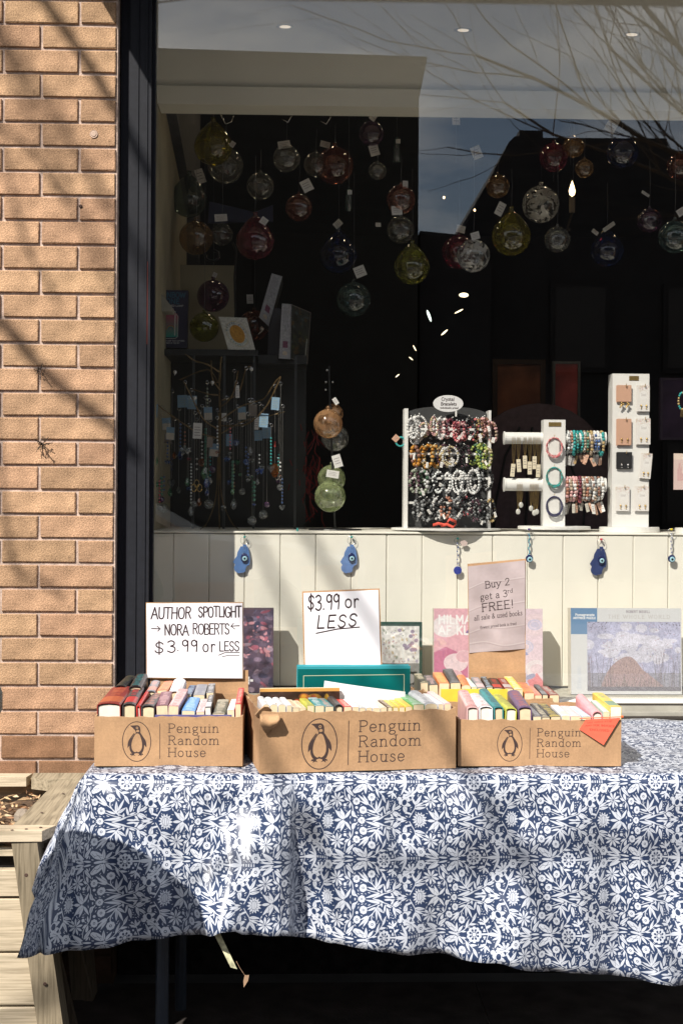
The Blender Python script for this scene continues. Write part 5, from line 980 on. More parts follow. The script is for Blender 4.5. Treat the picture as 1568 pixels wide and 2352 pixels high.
text(c,'ROBERT BISSELL',X(845),Y_(262),11,2,(.25,.22,.26),width=118,gap=.16); text(c,'THE WHOLE WORLD',X(620),Y_(333),17,1.7,(.45,.42,.42),width=306,serif=.1,gap=.3)
text(c,'Pomegranate',X(215),Y_(302),11,2.4,(.86,.86,.88),width=94); text(c,'ARTPIECE PUZZLE',X(190),Y_(340),9,2.4,(.86,.86,.88),width=110)
cc = Cv(120, 30, (.66,.67,.70)); text(cc,'1000 PIECE',2,6,16,2.2,(.50,.56,.66),width=112,gap=.3); r_ = np.rot90(cc.a, 1); c.a[20:20+120, 26:56] = r_[:120,:30]
puzzle('wide pale puzzle box showing reeds and a brown mound in blue mist', 1312, 1397, 1566, c.image('misty_reeds'), Y=.21, th=.05)
# ---------------------------------------------------------------- keychains pinned along the boards
m_brass = mat('gold_wire', (.75,.52,.20), .3, .1, 40, metal=.9); m_silver = mat('silver_wire', (.7,.7,.72), .25, .1, 40, metal=.9)
m_navyg = mat('navy_glass', (.012,.02,.10), .12, .1, 30, spec=.8); m_skyg = mat('pale_blue_enamel', (.36,.62,.74), .2, .05, 30, spec=.7); m_blk = mat('gloss_black', (.006,.006,.008), .15, spec=.7); m_wh = mat('white_bead', (.8,.8,.8), .25, spec=.6)
KY = PY - .006; CP = 1/2.376/1.0887/px(KY)
def ringm(r, t_, nn=16, m=6): 
    b = MB(); b.tube([(r*math.cos(2*math.pi*i/nn), 0, r*math.sin(2*math.pi*i/nn)) for i in range(nn+1)], t_, m, cap=False); return b
def pin(t, loc, col, nm):
    b = MB(); Mx = Matrix.Rotation(R(90),3,'X'); b.lathe([(.0001,.0),(.0032,.0),(.0036,.002),(.0024,.004),(.0024,.008),(.0036,.009),(.0034,.011),(.0001,.0115)], loc, 10, 0, Mx); return b.obj('push_pin', mat('pin_'+nm, col, .3, spec=.6), t, True)
def eye(t, x, z, y=-.006, r=.0075, tear=1.35):
    Mx = Matrix.Rotation(R(90),3,'X'); b = MB(); b.ball((x, y, z), r*1.45, 16, 8, 0, (1,.25,tear)); b.obj('eye_bead', m_navyg, t, True)
    for k_, (rr2, m_, nm) in enumerate(((r,m_skyg,'iris'),(r*.42,m_blk,'pupil'))):
        b = MB(); b.lathe([(.0001,.0012),(rr2*.8,.001),(rr2,0)], (x+.001, y-.0038-.0012*k_, z-.002), 14, 0, Mx); b.obj(nm, m_, t)
def hamsa(u, v, col, pc, pn, label):
    c0 = pt(u, v, KY-.004); t = thing('hand_keychain', label, 'keychain', c0, 'hand charm keychains pinned to the cream boards')
    P = [(622,158),(664,158),(672,190),(677,222),(677,252),(673,268),(660,272),(653,288),(650,306),(640,313),(626,314),(614,318),(602,314),(588,302),(583,284),(590,266),(578,250),(588,232),(600,215),(604,192)]
    po = [((x-645)*CP, -(y-225)*CP) for x, y in P]; b = MB(); b.prism(po, -.0012, .0012); b.obj('leather_hand', col, t)
    b = MB(); b.box((-6*CP*1.6,-.0022,35*CP),(8*CP*1.6,-.0013,78*CP)); b.obj('leather_strap', col, t); b = MB(); b.ball((0,-.003,60*CP), .0016, 8, 5); b.obj('rivet', m_silver, t)
    o = ringm(.0125,.0007).obj('split_ring', m_silver, t, True); o.location = (0,-.001,103*CP)
    pin(t, (0,.004,103*CP+.010), pc, pn); eye(t, 0, 0)
m_lb = mat('pale_blue_leather', (.13,.24,.52), .5, .12, 60, .3, 500); m_mb = mat('blue_leather', (.08,.19,.46), .5, .12, 60, .3, 500); m_nb = mat('navy_leather', (.03,.05,.16), .5, .12, 60, .3, 500)
hamsa(561.6,1281,m_mb,(.02,.42,.40),'teal','blue leather hand keychain on the edge of the shaded boards'); hamsa(807,1281,m_lb,(.02,.42,.40),'teal','pale blue leather hand keychain above the upright price sign'); hamsa(1379,1286,m_nb,(.75,.05,.10),'red','navy leather hand keychain on a red pin')
def beaded(u, v, vt, cols, pc, pn, label, back=False):
    c0 = pt(u, v, KY-.005); top = pt(u, vt, KY-.005).z - c0.z; t = thing('bead_keychain', label, 'keychain', c0, 'beaded eye keychains pinned to the cream boards')
    o = ringm(.011,.0007).obj('split_ring', m_silver, t, True); o.location = (0,-.001,top-.008); pin(t, (0,.006,top), pc, pn)
    for j in (0,1,2):
        b = MB(); n_ = 6
        for i in range(n_):
            kk = i*3+j; b.ball(((-1)**i*.0012*(1 if j else -1), -.002, .012+(top-.026)*kk/(n_*3-1)), .0024, 7, 5)
        stuff(b.obj('beads', cols[j], t, True))
    if back:
        b = MB(); b.lathe([(.0001,.003),(.0115,.003),(.0125,.0015),(.0115,0)], (0,-.002,0), 18, 0, Matrix.Rotation(R(90),3,'X')); b.obj('glass_disc', mat('cobalt_disc', (.02,.05,.34), .15, spec=.8), t)
        b = MB(); b.prism([(.006,.006),(.02,.012),(.03,.004),(.026,-.006),(.012,-.006)], -.004, -.003); o = b.obj('shell_charm', mat('shell', (.62,.50,.48), .5), t); o.location.z = top-.016
    else: eye(t, 0, 0, r=.0082, tear=1.02)
m_tb = mat('turquoise_bead', (.05,.40,.50), .2, spec=.7); m_bb = mat('blue_bead', (.05,.09,.30), .2, spec=.7); m_clr = mat('clear_bead', (.62,.62,.62), .12, spec=.9)
beaded(1050,1310,1237,(m_clr,m_wh,m_bb),(.02,.42,.40),'teal','white beaded keychain ending in a plain cobalt disc',True)
beaded(1214,1283,1216,(m_tb,m_bb,m_tb),(.06,.02,.20),'purple','turquoise beaded eye keychain just above the tall pinkish sign')
beaded(1540,1283,1216,(m_wh,m_clr,m_bb),(.85,.65,.02),'yellow','white and blue beaded eye keychain on a yellow pin')
t = thing('push_pin', 'lone turquoise push pin standing on the ledge edge', 'push pin', pt(683,1222,PY+.01)); b = MB(); b.lathe([(.0001,0),(.003,0),(.0032,.003),(.0024,.006),(.003,.011),(.0001,.013)], (0,0,0), 10); b.obj('pin_head', mat('pin_teal', (.02,.42,.40), .3), t, True)
# ---------------------------------------------------------------- jewellery stands
m_wst = mat('white_lacquer', (.80,.795,.78), .45, .03, 10); m_tag = mat('white_tag', (.76,.75,.73), .7, .05, 40); m_krc = mat('rose_card', (.62,.37,.26), .7, .06, 40); m_txt = mat('tag_print', (.25,.22,.24), .8)
def K6(x, y): return (1200+x/3.0927)/1.0887, (880+y/3.0927)/1.0887
def K5(x, y): return (720+x/2.8509)/1.0887, (880+y/2.8509)/1.0887
BC = {'white':(.78,.78,.78),'clear':(.60,.60,.60),'pink':(.72,.42,.42),'rose':(.62,.16,.18),'maroon':(.16,.03,.05),'black':(.012,.012,.014),'brown':(.28,.14,.10),'amber':(.50,.22,.03),'gold':(.45,.33,.15),'beige':(.55,.46,.28),'plum':(.09,.04,.06),
      'green':(.34,.42,.10),'dark green':(.05,.13,.07),'mixed':(.32,.36,.28),'pearl':(.74,.77,.78),'turquoise':(.04,.36,.36),'sea green':(.10,.26,.20),'grey':(.28,.29,.30),'blue':(.08,.15,.36),'tan':(.46,.36,.27),'navy':(.04,.04,.11),'red':(.55,.06,.05),'copper':(.40,.18,.12)}
def bmat(c_): return mat('bead_'+c_.replace(' ','_'), BC[c_], .32, .3, 160, spec=.45)
_br = {}
def bracelet_mesh(cs, rx, rz, n, sd):
    k_ = (tuple(cs), round(rx,3), round(rz,3), n, sd)
    if k_ in _br: return _br[k_]
    q = random.Random(sd); b = MB(); per = 2*math.pi*(rx+rz)/2; r_ = per/n*.56
    for i in range(n):
        a = 2*math.pi*i/n; b.ball((rx*math.cos(a), q.uniform(-.001,.001), rz*math.sin(a)), r_*q.uniform(.9,1.08), 7, 5, q.randrange(len(cs)))
    _br[k_] = b.mesh('beads', [bmat(c_) for c_ in cs], True); return _br[k_]
def hang_tag(t, loc, w_=.008, h=.016, rot=(0,0,0), m=None, name='price_tag', txt=True):
    b = MB(); b.box((-w_/2,-.0004,-h),(w_/2,.0004,0)); o = b.obj(name, m or m_tag, t, False, loc); o.rotation_euler = rot
    if txt:
        b = MB()
        for i in range(3): b.box((-w_*.34,-.0007,-h*(.3+.2*i)),(w_*(.34-.1*(i%2)),-.00045,-h*(.26+.2*i)))
        b.obj('print', m_txt, o)
    return o
JY = .50
# rack of crystal bracelets
a, c_ = pt(*K5(820,1245), .47), pt(*K5(1440,420), .47); t = thing('bracelet_rack', 'white revolving rack crowded with crystal bead bracelets', 'bracelet rack', (a.x,.47,ZL)); h = c_.z-ZL; w_ = c_.x-a.x
b = MB(); b.box((0,-.02,.010),(.012,.045,h+.004)); b.obj('side_post', m_wst, t); b = MB(); b.box((w_-.008,-.02,.010),(w_,.045,h)); b.obj('side_post', m_wst, t)
b = MB(); b.prism([(.0121,.012),(w_-.0081,.012),(w_-.0081,h-.008)]+[(w_/2+ (w_/2-.013)*math.cos(math.pi*i/10), h-.008+.022*math.sin(math.pi*i/10)) for i in range(1,10)]+[(.0121,h-.008)], .02, .024); b.obj('back_panel', mat('smoked_panel', (.05,.052,.055), .5), t)
for z in (.06,.115,.17,.225): b = MB(); b.box((.013,-.012,h*z/.25*.92+.002),(w_-.009,-.0085,h*z/.25*.92+.009)); b.obj('peg_rail', m_wst, t)
bb_ = pt(*K5(740,1250), .45); be = pt(*K5(1520,1250), .45); rb = (be.x-bb_.x)/2
b = MB(); b.lathe([(.001,0),(rb*.8,0),(rb*.8,.004),(rb,.005),(rb,.010),(.001,.0105)], ((bb_.x+be.x)/2-a.x, .02, .0), 36); b.obj('turntable', m_wst, t)
ov = pt(*K5(1140,368), .44); s_ = thing('oval_sign', 'small oval handwritten sign clipped on top of the bracelet rack', 'sign', ov); cvx = Cv(220,124,(.74,.74,.76)); text(cvx,'Crystal',62,82,24,4.4,INK,width=92,jit=.03); text(cvx,'Bracelets',58,48,22,4.4,INK,width=112,jit=.03); text(cvx,'individually priced',52,24,11,3,INK,width=132,jit=.03)
rx_, rz_ = 108/2.8509/1.0887/px(.44), 60/2.8509/1.0887/px(.44); b = MB(); N_ = 28; P = [(rx_*math.cos(2*math.pi*i/N_), rz_*math.sin(2*math.pi*i/N_)) for i in range(N_)]
b.add([(x,0,z) for x,z in P], [tuple(range(N_))], 0, [[(.5+x/rx_/2,.5+z/rz_/2) for x,z in P]]); b.add([(x,0,z) for x,z in P]+[(x,.003,z) for x,z in P], [(k_,N_+k_,N_+(k_+1)%N_,(k_+1)%N_) for k_ in range(N_)]+[tuple(range(2*N_-1,N_-1,-1))], 1, [[(0,0)]*4]*N_+[[(0,0)]*N_]); b.obj('oval_card', [img_mat('oval_sign_print', cvx.image('oval_sign')), m_wst], s_)
b = MB(); b.box((.022,.0005,-.04),(.027,.003,-.0)); b.obj('clip', m_wst, s_)
RWN = ('top','second','third','bottom'); q = random.Random(31)
rows_ = [[(885,545,42,78,('white','clear'),18),(932,532,60,82,('white','clear'),26),(905,600,50,60,('clear','white'),20),(1040,530,34,74,('pink','beige'),26),(1085,548,38,80,('pink','white'),18),(1155,535,38,62,('maroon','plum'),16),(1215,572,44,74,('rose','pink','maroon'),18),(1298,540,40,78,('black','grey'),24),(1345,562,46,82,('black','gold','rose'),22),(1405,520,34,54,('brown','pink'),14),(1450,575,38,78,('brown','pink','tan'),18)],
 [(905,742,34,76,('amber','brown'),12),(992,745,46,88,('amber','gold'),18),(1105,738,48,82,('gold','plum'),26),(1155,745,62,76,('beige','clear'),28),(1255,745,44,82,('plum','black'),20),(1380,742,44,92,('green','dark green'),18),(1416,760,36,76,('green','beige'),16)],
 [(900,922,44,84,('mixed','plum'),16),(955,928,46,88,('clear','dark green','mixed'),16),(1070,930,40,80,('black','pearl'),20),(1205,926,44,84,('pearl','white'),22),(1318,926,50,90,('pearl','clear'),22),(1412,910,44,80,('black','grey'),18)],
 [(925,1120,42,84,('black','grey'),16),(985,1126,44,86,('black','grey'),18),(1060,1120,42,80,('black','clear'),16),(1122,1112,40,82,('black','copper'),16),(1205,1120,40,80,('black','grey'),18),(1262,1098,50,72,('black','rose','clear'),20),(1330,1130,44,80,('black','plum'),18),(1390,1140,42,80,('black','grey'),18),(1445,1130,36,84,('black','gold'),20)]]
for j, rw in enumerate(rows_):
    for i, (x, y, rx, rz, cs, n) in enumerate(rw):
        u, v = K5(x, y); YY = .435+.012*(i%3)-.004*j; p = pt(u, v, YY); f = 1/2.8509/1.0887/px(YY)
        tt = thing('bracelet', f"{' and '.join(cs[:2])} bead bracelet, {ORD[i]} along the {RWN[j]} row of the rack", 'bracelet', p, 'bead bracelets on the white rack', (R(q.uniform(-6,6)), R(q.uniform(-8,8)), R(q.uniform(-30,30))))
        o = stuff(link('beads', bracelet_mesh(cs, (rx-7)*f, (rz-7)*f, n, i), tt)); o.location = (0,0,0)
        o = stuff(link('inner_beads', bracelet_mesh(cs[::-1], (rx-14)*f, (rz-12)*f, n, i+50), tt)); o.location = (.004,.009,.002)
        b = MB(); b.tube([(0,.01,rz*f-.004),(0,-.004,rz*f+.002),(0,-.012,rz*f+.004)], .0016, 6); b.obj('peg', m_wst, tt)
        if q.random() < .8: hang_tag(tt, (q.uniform(-.3,.7)*rx*f,-.010,-rz*f*q.uniform(-.2,.8)), q.uniform(.005,.010), q.uniform(.011,.018), (q.uniform(-.3,.3), q.uniform(-.7,.7), q.uniform(-.4,.4)))
for j, rw in enumerate(rows_):
    for i in range(len(rw)-1):
        x = (rw[i][0]+rw[i+1][0])/2+q.uniform(-8,8); y = (rw[i][1]+rw[i+1][1])/2+q.uniform(-14,10); rx, rz = rw[i][2]*.95, rw[i][3]; cs = rw[i+1][4] if q.random() < .5 else rw[i][4]
        if j == 3: cs = ('black','grey')
        u, v = K5(x, y); YY = .462; p = pt(u, v, YY); f = 1/2.8509/1.0887/px(YY)
        tt = thing('bracelet', f"{' and '.join(cs[:2])} bracelet behind, between {ORD[i]} and {ORD[i+1]} of the rack's {RWN[j]} row", 'bracelet', p, 'bead bracelets on the white rack', (R(q.uniform(-6,6)), R(q.uniform(-14,14)), R(q.uniform(-25,25))))
        stuff(link('beads', bracelet_mesh(cs, (rx-8)*f, (rz-9)*f, 20, i+20), tt)); o = stuff(link('inner_beads', bracelet_mesh(cs[::-1], (rx-16)*f, (rz-18)*f, 16, i+70), tt)); o.location = (-.002,-.004,.001)
        b = MB(); b.tube([(0,.005,rz*f-.003),(0,-.006,rz*f+.001)], .0016, 6); b.obj('peg', m_wst, tt)
        if q.random() < .6: hang_tag(tt, (q.uniform(-.2,.5)*rx*f,-.022,-rz*f*q.uniform(0,.9)), q.uniform(.005,.009), q.uniform(.010,.016), (q.uniform(-.3,.3), q.uniform(-.7,.7), q.uniform(-.4,.4)))
def ribbon(name, label, cat, pts_, w_, m, Y):
    P = [pt(*K5(x,y), Y+dy) for x,y,dy in pts_]; b = MB(); vs = []
    for p in P: vs += [p-P[0]+Vector((0,0,w_/2)), p-P[0]-Vector((0,0,w_/2))]
    b.add(vs, [(2*i,2*i+1,2*i+3,2*i+2) for i in range(len(P)-1)]); o = b.obj(name, m, None, True, P[0]); md = o.modifiers.new('t','SOLIDIFY'); md.thickness = .001; return tag(o, label, cat)
ribbon('ribbon', 'crumpled red ribbon bow lying at the foot of the bracelet rack', 'ribbon', [(1030,1235,0),(1070,1222,-.01),(1120,1235,.0),(1150,1190,-.012),(1200,1215,-.004),(1175,1250,.004),(1130,1228,-.008),(1090,1240,.0)], .009, mat('red_ribbon', (.62,.08,.05), .6), .425)
t = thing('bracelet', 'teal glass bangle with a kraft tag sticking out beside the rack post', 'bracelet', pt(*K5(800,640), .46), 'bead bracelets on the white rack'); o = ringm(.014,.003).obj('bangle', bmat('turquoise'), t, True); hang_tag(t, (-.008,-.004,.018), .018, .02, (0,.7,0), m_krc, 'kraft_tag')
# T-bar tower
a, e = pt(*K6(485,1320), .452), pt(*K6(658,525), .452); t = thing('necklace_stand', 'white tower with two cross bars of bracelets and gold necklaces', 'jewellery stand', ((a.x+e.x)/2,.475,ZL)); O_ = Vector(t.location); w_ = e.x-a.x; h = e.z-ZL
b = MB(); b.box((-w_/2,-.023,.018),(w_/2,.023,h)); b.obj('post', m_wst, t); rb = 277/3.0927/1.0887/px(.475)
b = MB(); b.lathe([(.001,.008),(rb,.008),(rb+.001,.010),(rb+.001,.0165),(rb,.018),(.001,.018)], (.004,0,0), 40); b.obj('turntable', m_wst, t); b = MB(); b.lathe([(.001,0),(rb*.7,0),(rb*.7,.004),(rb*.66,.0075),(.001,.0075)], (.004,0,0), 32); b.obj('turntable_foot', m_wst, t)
b = MB(); b.box((-w_/2*.55,-.0245,h-.021),(w_/2*.6,-.0232,h-.008)); b.obj('brass_plate', m_brass, t)
bars = []
for y0, y1 in ((620,718),(975,1080)):
    z = (pt(*K6(600,y0), .475).z+pt(*K6(600,y1), .475).z)/2 - ZL; r_ = (y1-y0)/2*.93/3.0927/1.0887/px(.475); xl, xr = pt(*K6(190,y0), .475).x-O_.x, pt(*K6(958,y0), .475).x-O_.x; My = Matrix.Rotation(R(90),3,'Y'); bars.append((z, r_, xl, xr))
    for s0, s1, nm in ((xl,-w_/2-.0003,'bar'),(w_/2+.0003,xr,'bar')): b = MB(); b.lathe([(.0001,s0),(r_,s0),(r_,s1),(.0001,s1)], (0,0,z), 20, 0, My); b.obj(nm, m_wst, t, False)
    for s0 in (xl-.004, xr): b = MB(); b.lathe([(.0001,s0),(r_*1.14,s0),(r_*1.14,s0+.0038),(.0001,s0+.0038)], (0,0,z), 20, 0, My); b.obj('end_cap', m_wst, t)
q = random.Random(17); WH = ('upper','lower')
for j, cols in enumerate(((('grey','pearl'),('copper','clear'),('turquoise','turquoise'),('turquoise','sea green'),('sea green','turquoise'),('tan','white'),('sea green','gold'),('gold','tan'),('blue','white'),('white','blue'),('turquoise','gold')),
                          (('copper','pink'),('tan','pink'),('white','pink'),('pink','copper'),('rose','maroon'),('tan','white'),('copper','white'),('tan','grey'),('white','brown'),('grey','tan'),('pearl','brown'),('white','tan')))):
    z, r_, xl, xr = bars[j]; n = len(cols)
    for i, cs in enumerate(cols):
        x = w_/2+.005+(xr-w_/2-.010)*(i+.5)/n; rr2 = r_*1.55*q.uniform(.95,1.15)
        tt = thing('bracelet', f"{' and '.join(cs)} stretch bracelet, {ORD[i]} from the post on the {WH[j]} bar", 'bracelet', O_+Vector((x,0,z+r_-rr2)), 'bracelets hung on the cross bars', (0,0,R(90+q.uniform(-8,8))))
        o = stuff(link('beads', bracelet_mesh(cs, rr2*.8, rr2+.003, 20, i), tt))
        b = MB(); b.tube([(-.0,0,-rr2),(-.001,.0,-rr2-.02)], .0004, 4); b.obj('thread', m_tag, tt)
        tg = hang_tag(tt, (q.uniform(-.01,.01),0,-rr2-.014), q.uniform(.007,.013), q.uniform(.022,.034), (q.uniform(-.3,.3), q.uniform(-.45,.45), R(-90)+q.uniform(-.6,.6)), q.choice((m_tag,m_tag,m_krc,mat('grey_tag',(.4,.38,.33)),mat('ochre_tag',(.5,.33,.14)))))
for j, xs in enumerate(((262,300,350,388,425,455),(300,322,400,425,445))):
    z, r_, xl, xr = bars[j]
    for i, x in enumerate(xs):
        xx = pt(*K6(x,700), .44).x - O_.x; L_ = q.uniform(.055,.085); tt = thing('necklace', f"fine gold chain necklace with a {'card tag' if j==0 else 'stone pendant'}, {ORD[i]} on the {WH[j]} bar", 'necklace', O_+Vector((xx,0,z)), 'gold necklaces on the cross bars')
        for dx in (-.003,.0005,.004):
            b = MB(); b.tube([(dx,.004,r_+.0007),(dx,-.008,r_*.85),(dx,-r_-.001,0),(dx*1.4,-r_-.002,-.02),(dx*.8,-r_-.002,-L_*.8),(0,-r_-.002,-L_)], .0006, 4); b.obj('chain', m_brass, tt)
        if j == 0: hang_tag(tt, (0,-r_-.003,-L_+.002), .013, .04, (0,q.uniform(-.15,.15),0), mat('ivory_tag',(.72,.64,.48)))
        else: b = MB(); b.ball((0,-r_-.003,-L_-.006), .009, 10, 6, 0, (.8,.35,1)); b.obj('stone_pendant', mat('pale_stone',(.50,.50,.47),.4), tt)
for i, (y, cs, lb) in enumerate(((740,('pink','rose'),'pink'),(970,('turquoise','sea green'),'turquoise'),(1195,('navy','navy'),'navy'))):
    p = pt(*K6(572,y), .438); tt = thing('bracelet', f'{lb} bead bracelet looped over a card on the front of the tower post', 'bracelet', p, 'bracelets on the tower post'); f = 1/3.0927/1.0887/px(.438)
    stuff(link('beads', bracelet_mesh(cs, 62*f, 76*f, 34, i), tt)); b = MB(); b.box((-.016,.004,-.022),(.016,.005,.030)); b.obj('holder_card', m_tag, tt); b = MB(); b.tube([(0,.012,.036),(0,-.004,.036),(0,-.006,.040)], .0009, 5); b.obj('hook', m_brass, tt)
    if True: o = stuff(link('inner_beads', bracelet_mesh(cs, 56*f, 70*f, 34, i+9), tt)); o.location = (.001,.003,.002)
# tall earring tower
a, e = pt(*K6(1015,1345), .455), pt(*K6(1306,170), .455); t = thing('earring_stand', 'tall white tower hung with carded earrings', 'jewellery stand', ((a.x+e.x)/2,.485,ZL)); O_ = Vector(t.location); w_ = e.x-a.x; h = e.z-ZL
b = MB(); b.box((-w_/2,-.03,.017),(w_/2,.03,h)); b.obj('post', m_wst, t); rb = 228/3.0927/1.0887/px(.485); b = MB(); b.lathe([(.001,0),(rb,0),(rb+.001,.002),(rb+.001,.0145),(rb,.0165),(.001,.0165)], (.004,0,0), 40); b.obj('turntable', m_wst, t)
b = MB(); b.box((-.006,-.0315,h-.021),(.024,-.0302,h-.007)); b.obj('brass_plate', m_brass, t)
def card_img(kind):
    c = Cv(96, 190, (.76,.74,.72) if kind else (.60,.36,.26)); q = random.Random(kind)
    if kind:
        for i in range(40): x = q.uniform(0,96); c.ell(x, 190-abs(q.gauss(0,22)), q.uniform(2,6), q.uniform(1.5,3), q.choice([(.62,.30,.34),(.55,.40,.25),(.6,.5,.45)]), q.uniform(0,3))
        c.ell(48,118,32,34,(.78,.77,.76)); c.line([(48+33*math.cos(a*.2),118+35*math.sin(a*.2)) for a in range(16)],1.6,(.6,.55,.5)); text(c,'Scout',30,112,20,2,(.45,.42,.42),width=38)
    return c.image('earring_card_%d' % kind)
im_c = [img_mat('earring_card_print_%d' % k_, card_img(k_)) for k_ in (0,1,2)]
for i, (x0,y0,x1,y1,kd,lb) in enumerate(((1055,258,1165,385,0,'rose card of gold cluster earrings, top of the tall tower'),(1210,260,1306,460,1,'white floral card of stud earrings, top of the tall tower'),(1055,518,1165,720,0,'long rose card stack, second down on the tall tower'),(1205,515,1312,715,2,'white card of earrings beside the long rose cards'),
      (1055,775,1170,900,3,'black card stack with silver earrings on the tall tower'),(1230,780,1312,975,1,'tilted white earring card beside the black cards'),(1050,1040,1150,1230,2,'lowest white earring card under the black cards'),(1195,1040,1300,1230,1,'lowest pink patterned earring card, near the tower edge'))):
    YY = .449; p = pt(*K6(x0,y1), YY); p2 = pt(*K6(x1,y0), YY); ww, hh = p2.x-p.x, p2.z-p.z; tt = thing('earring_card', lb, 'earring card', (p.x, YY, p.z), 'carded earrings on the tall tower', (0,R(5 if 'tilted' in lb else 0),0))
    mm = im_c[kd] if kd < 3 else mat('black_card', (.012,.012,.014), .6)
    for k_ in range(3):
        b = MB(); b.add([(0,0,0),(ww,0,0),(ww,0,hh),(0,0,hh),(0,.0008,0),(ww,.0008,0),(ww,.0008,hh),(0,.0008,hh)], [(0,1,2,3),(7,6,5,4),(0,4,5,1),(1,5,6,2),(2,6,7,3),(3,7,4,0)], 0, [[(0,0),(1,0),(1,1),(0,1)]]*2+[[(.01,.01)]*4]*4); o = b.obj('card', mm, tt); o.location = (-.0013*k_, -.004+.0018*k_, -.0009*k_)
    b = MB(); b.tube([(ww*.6,.006,hh-.004),(ww*.6,-.010,hh-.004),(ww*.6,-.011,hh+.004)], .0011, 6); b.obj('hook', m_brass, tt)
    b = MB(); zz2 = -.004 if i == 0 else hh*.22
    for dx in (.3,.72):
        b.ball((ww*dx,-.0062,zz2), .0032, 8, 5); b.ball((ww*dx,-.0062,zz2-.008), .0038 if i == 0 else .002, 8, 5)
        if i == 0: b.ball((ww*dx+.005,-.0062,zz2-.004), .003, 8, 5); b.ball((ww*dx-.004,-.0062,zz2-.013), .003, 8, 5)
    stuff(b.obj('earrings', m_silver if kd == 3 else m_brass, tt, True))
# stand cut by the picture edge
p = pt(*K6(1700,1392), .47); t = thing('earring_stand', 'white earring stand cut off by the picture edge, with a broad pink printed card', 'jewellery stand', (p.x+.02,.5,ZL)); b = MB(); b.lathe([(.001,0),(.09,0),(.09,.014),(.001,.016)], (0,0,0), 36); b.obj('turntable', m_wst, t); b = MB(); b.box((-.03,-.02,.016),(.03,.02,.30)); b.obj('post', m_wst, t)
p = pt(*K6(1492,1065), .44); p2 = pt(*K6(1492,785), .44); c = Cv(120,120,(.66,.50,.48)); 
for i in range(12): x = 20+i*5; c.line([(x,30),(x,70+20*math.sin(i))],1.5,(.45,.12,.16))
c.rect(0,100,120,120,(.72,.60,.52)); b = MB(); hh = p2.z-p.z; b.add([(0,0,0),(.08,0,0),(.08,0,hh),(0,0,hh)], [(0,1,2,3)], 0, [[(0,0),(1,0),(1,1),(0,1)]]); o = b.obj('broad_card', img_mat('broad_card_print', c.image('broad_card')), None, False, p); md = o.modifiers.new('t','SOLIDIFY'); md.thickness = .001; tag(o, 'broad pink printed card at the picture edge beside the tall tower', 'card')
p = pt(*K6(1560,380), .44); t = thing('bracelet', 'turquoise and gold tassel bracelet at the picture edge above the broad card', 'bracelet', p); stuff(link('beads', bracelet_mesh(('turquoise','gold'), .012, .026, 18, 3), t)); b = MB()
for i in range(5): b.tube([(-.004+.002*i,-.002,-.024),(-.006+.003*i,-.002,-.05)], .0007, 4)
b.obj('tassel', m_brass, t)
# ================================================================ GLASS BALLS, SUNCATCHERS, SHELF
def R2(x, y): return (350+x/2.24)/1.0887, (200+y/2.24)/1.0887
def R3(x, y): return (1000+x/2.2178)/1.0887, (200+y/2.2178)/1.0887
def R4(x, y): return (340+x/3.136)/1.0887, (650+y/3.136)/1.0887
G = {'clear':((.78,.80,.80),.16,(.5,.5,.48)),'olive':((.62,.58,.12),.34,(.42,.38,.05)),'bottle':((.42,.50,.48),.20,(.20,.25,.23)),'magenta':((.62,.16,.26),.34,(.36,.08,.14)),'red':((.75,.45,.38),.26,(.32,.11,.08)),'blue':((.10,.16,.42),.26,(.05,.09,.26)),
     'splash':((.8,.82,.84),.95,(.75,.76,.78)),'lime':((.60,.62,.18),.34,(.42,.42,.10)),'gold':((.70,.55,.35),.34,(.5,.32,.14)),'purple':((.38,.20,.36),.30,(.20,.10,.20)),'teal':((.45,.62,.62),.24,(.2,.3,.3)),'swirl':((.82,.72,.56),.5,(.72,.42,.22)),'swirlg':((.84,.90,.78),.36,(.56,.64,.34))}
def gm(k_):
    t_, b_, c_ = G[k_]
    if k_[:5] != 'swirl': b_ = min(1, b_*1.15); c_ = tuple(min(.8, x*1.45) for x in c_)
    return thin_glass('ball_glass_'+k_, t_, 2.0, b_, c_, spots=2 if k_[:2] == 'sp' else 1 if k_[:2] == 'sw' else 0, scale=26 if k_ == 'splash' else 44, rough=.06)
_bm2 = {}
def ball(fn, x, y, rx, ry, kind, label, Y=None, tagp=None, sc=2.24, line=True, grp='blown glass balls hanging in the window', string_to=2.5):
    u, v = fn(x, y); Y = Y or .72+.5*random.Random(int(x*7+y)).random(); p = pt(u, v, Y); f = 1/sc/1.0887/px(Y); r_ = rx*f; hz = ry*f; tear = ry > rx*1.12
    t = thing('glass_ball', label, 'glass ball', p, grp)
    pr = []; n = 14
    for i in range(n+1):
        a = math.pi*i/n; z = -math.cos(a); rr2 = math.sin(a)
        if tear and z > 0: rr2 *= 1-.42*z**1.5; z *= 1.28
        pr.append((max(rr2*r_,.0001), z*r_))
    b = MB(); b.lathe(pr, (0,0,0), 22); b.obj('ball', gm(kind), t, True); top = pr[-1][1]
    b = MB(); b.lathe([(.0001,0),(r_*.16,0),(r_*.10,r_*.14),(r_*.14,r_*.24),(.0001,r_*.26)], (0,0,top-r_*.06), 10); b.obj('neck', gm(kind), t, True)
    if line: b = MB(); b.tube([(0,0,top+r_*.16),(.002,0,top+.08),(0,.0,min(string_to-p.z, top+.9))], .0006, 4); b.obj('hanging_line', mat('nylon_line', (.16,.16,.17), .4), t)
    if tagp:
        for (tx, ty, tw, th_, ro) in tagp: tu, tv = fn(tx, ty); pp = pt(tu, tv, Y-.03) - p; hang_tag(t, pp, tw*f, th_*f, (0, ro, .2))
    return t
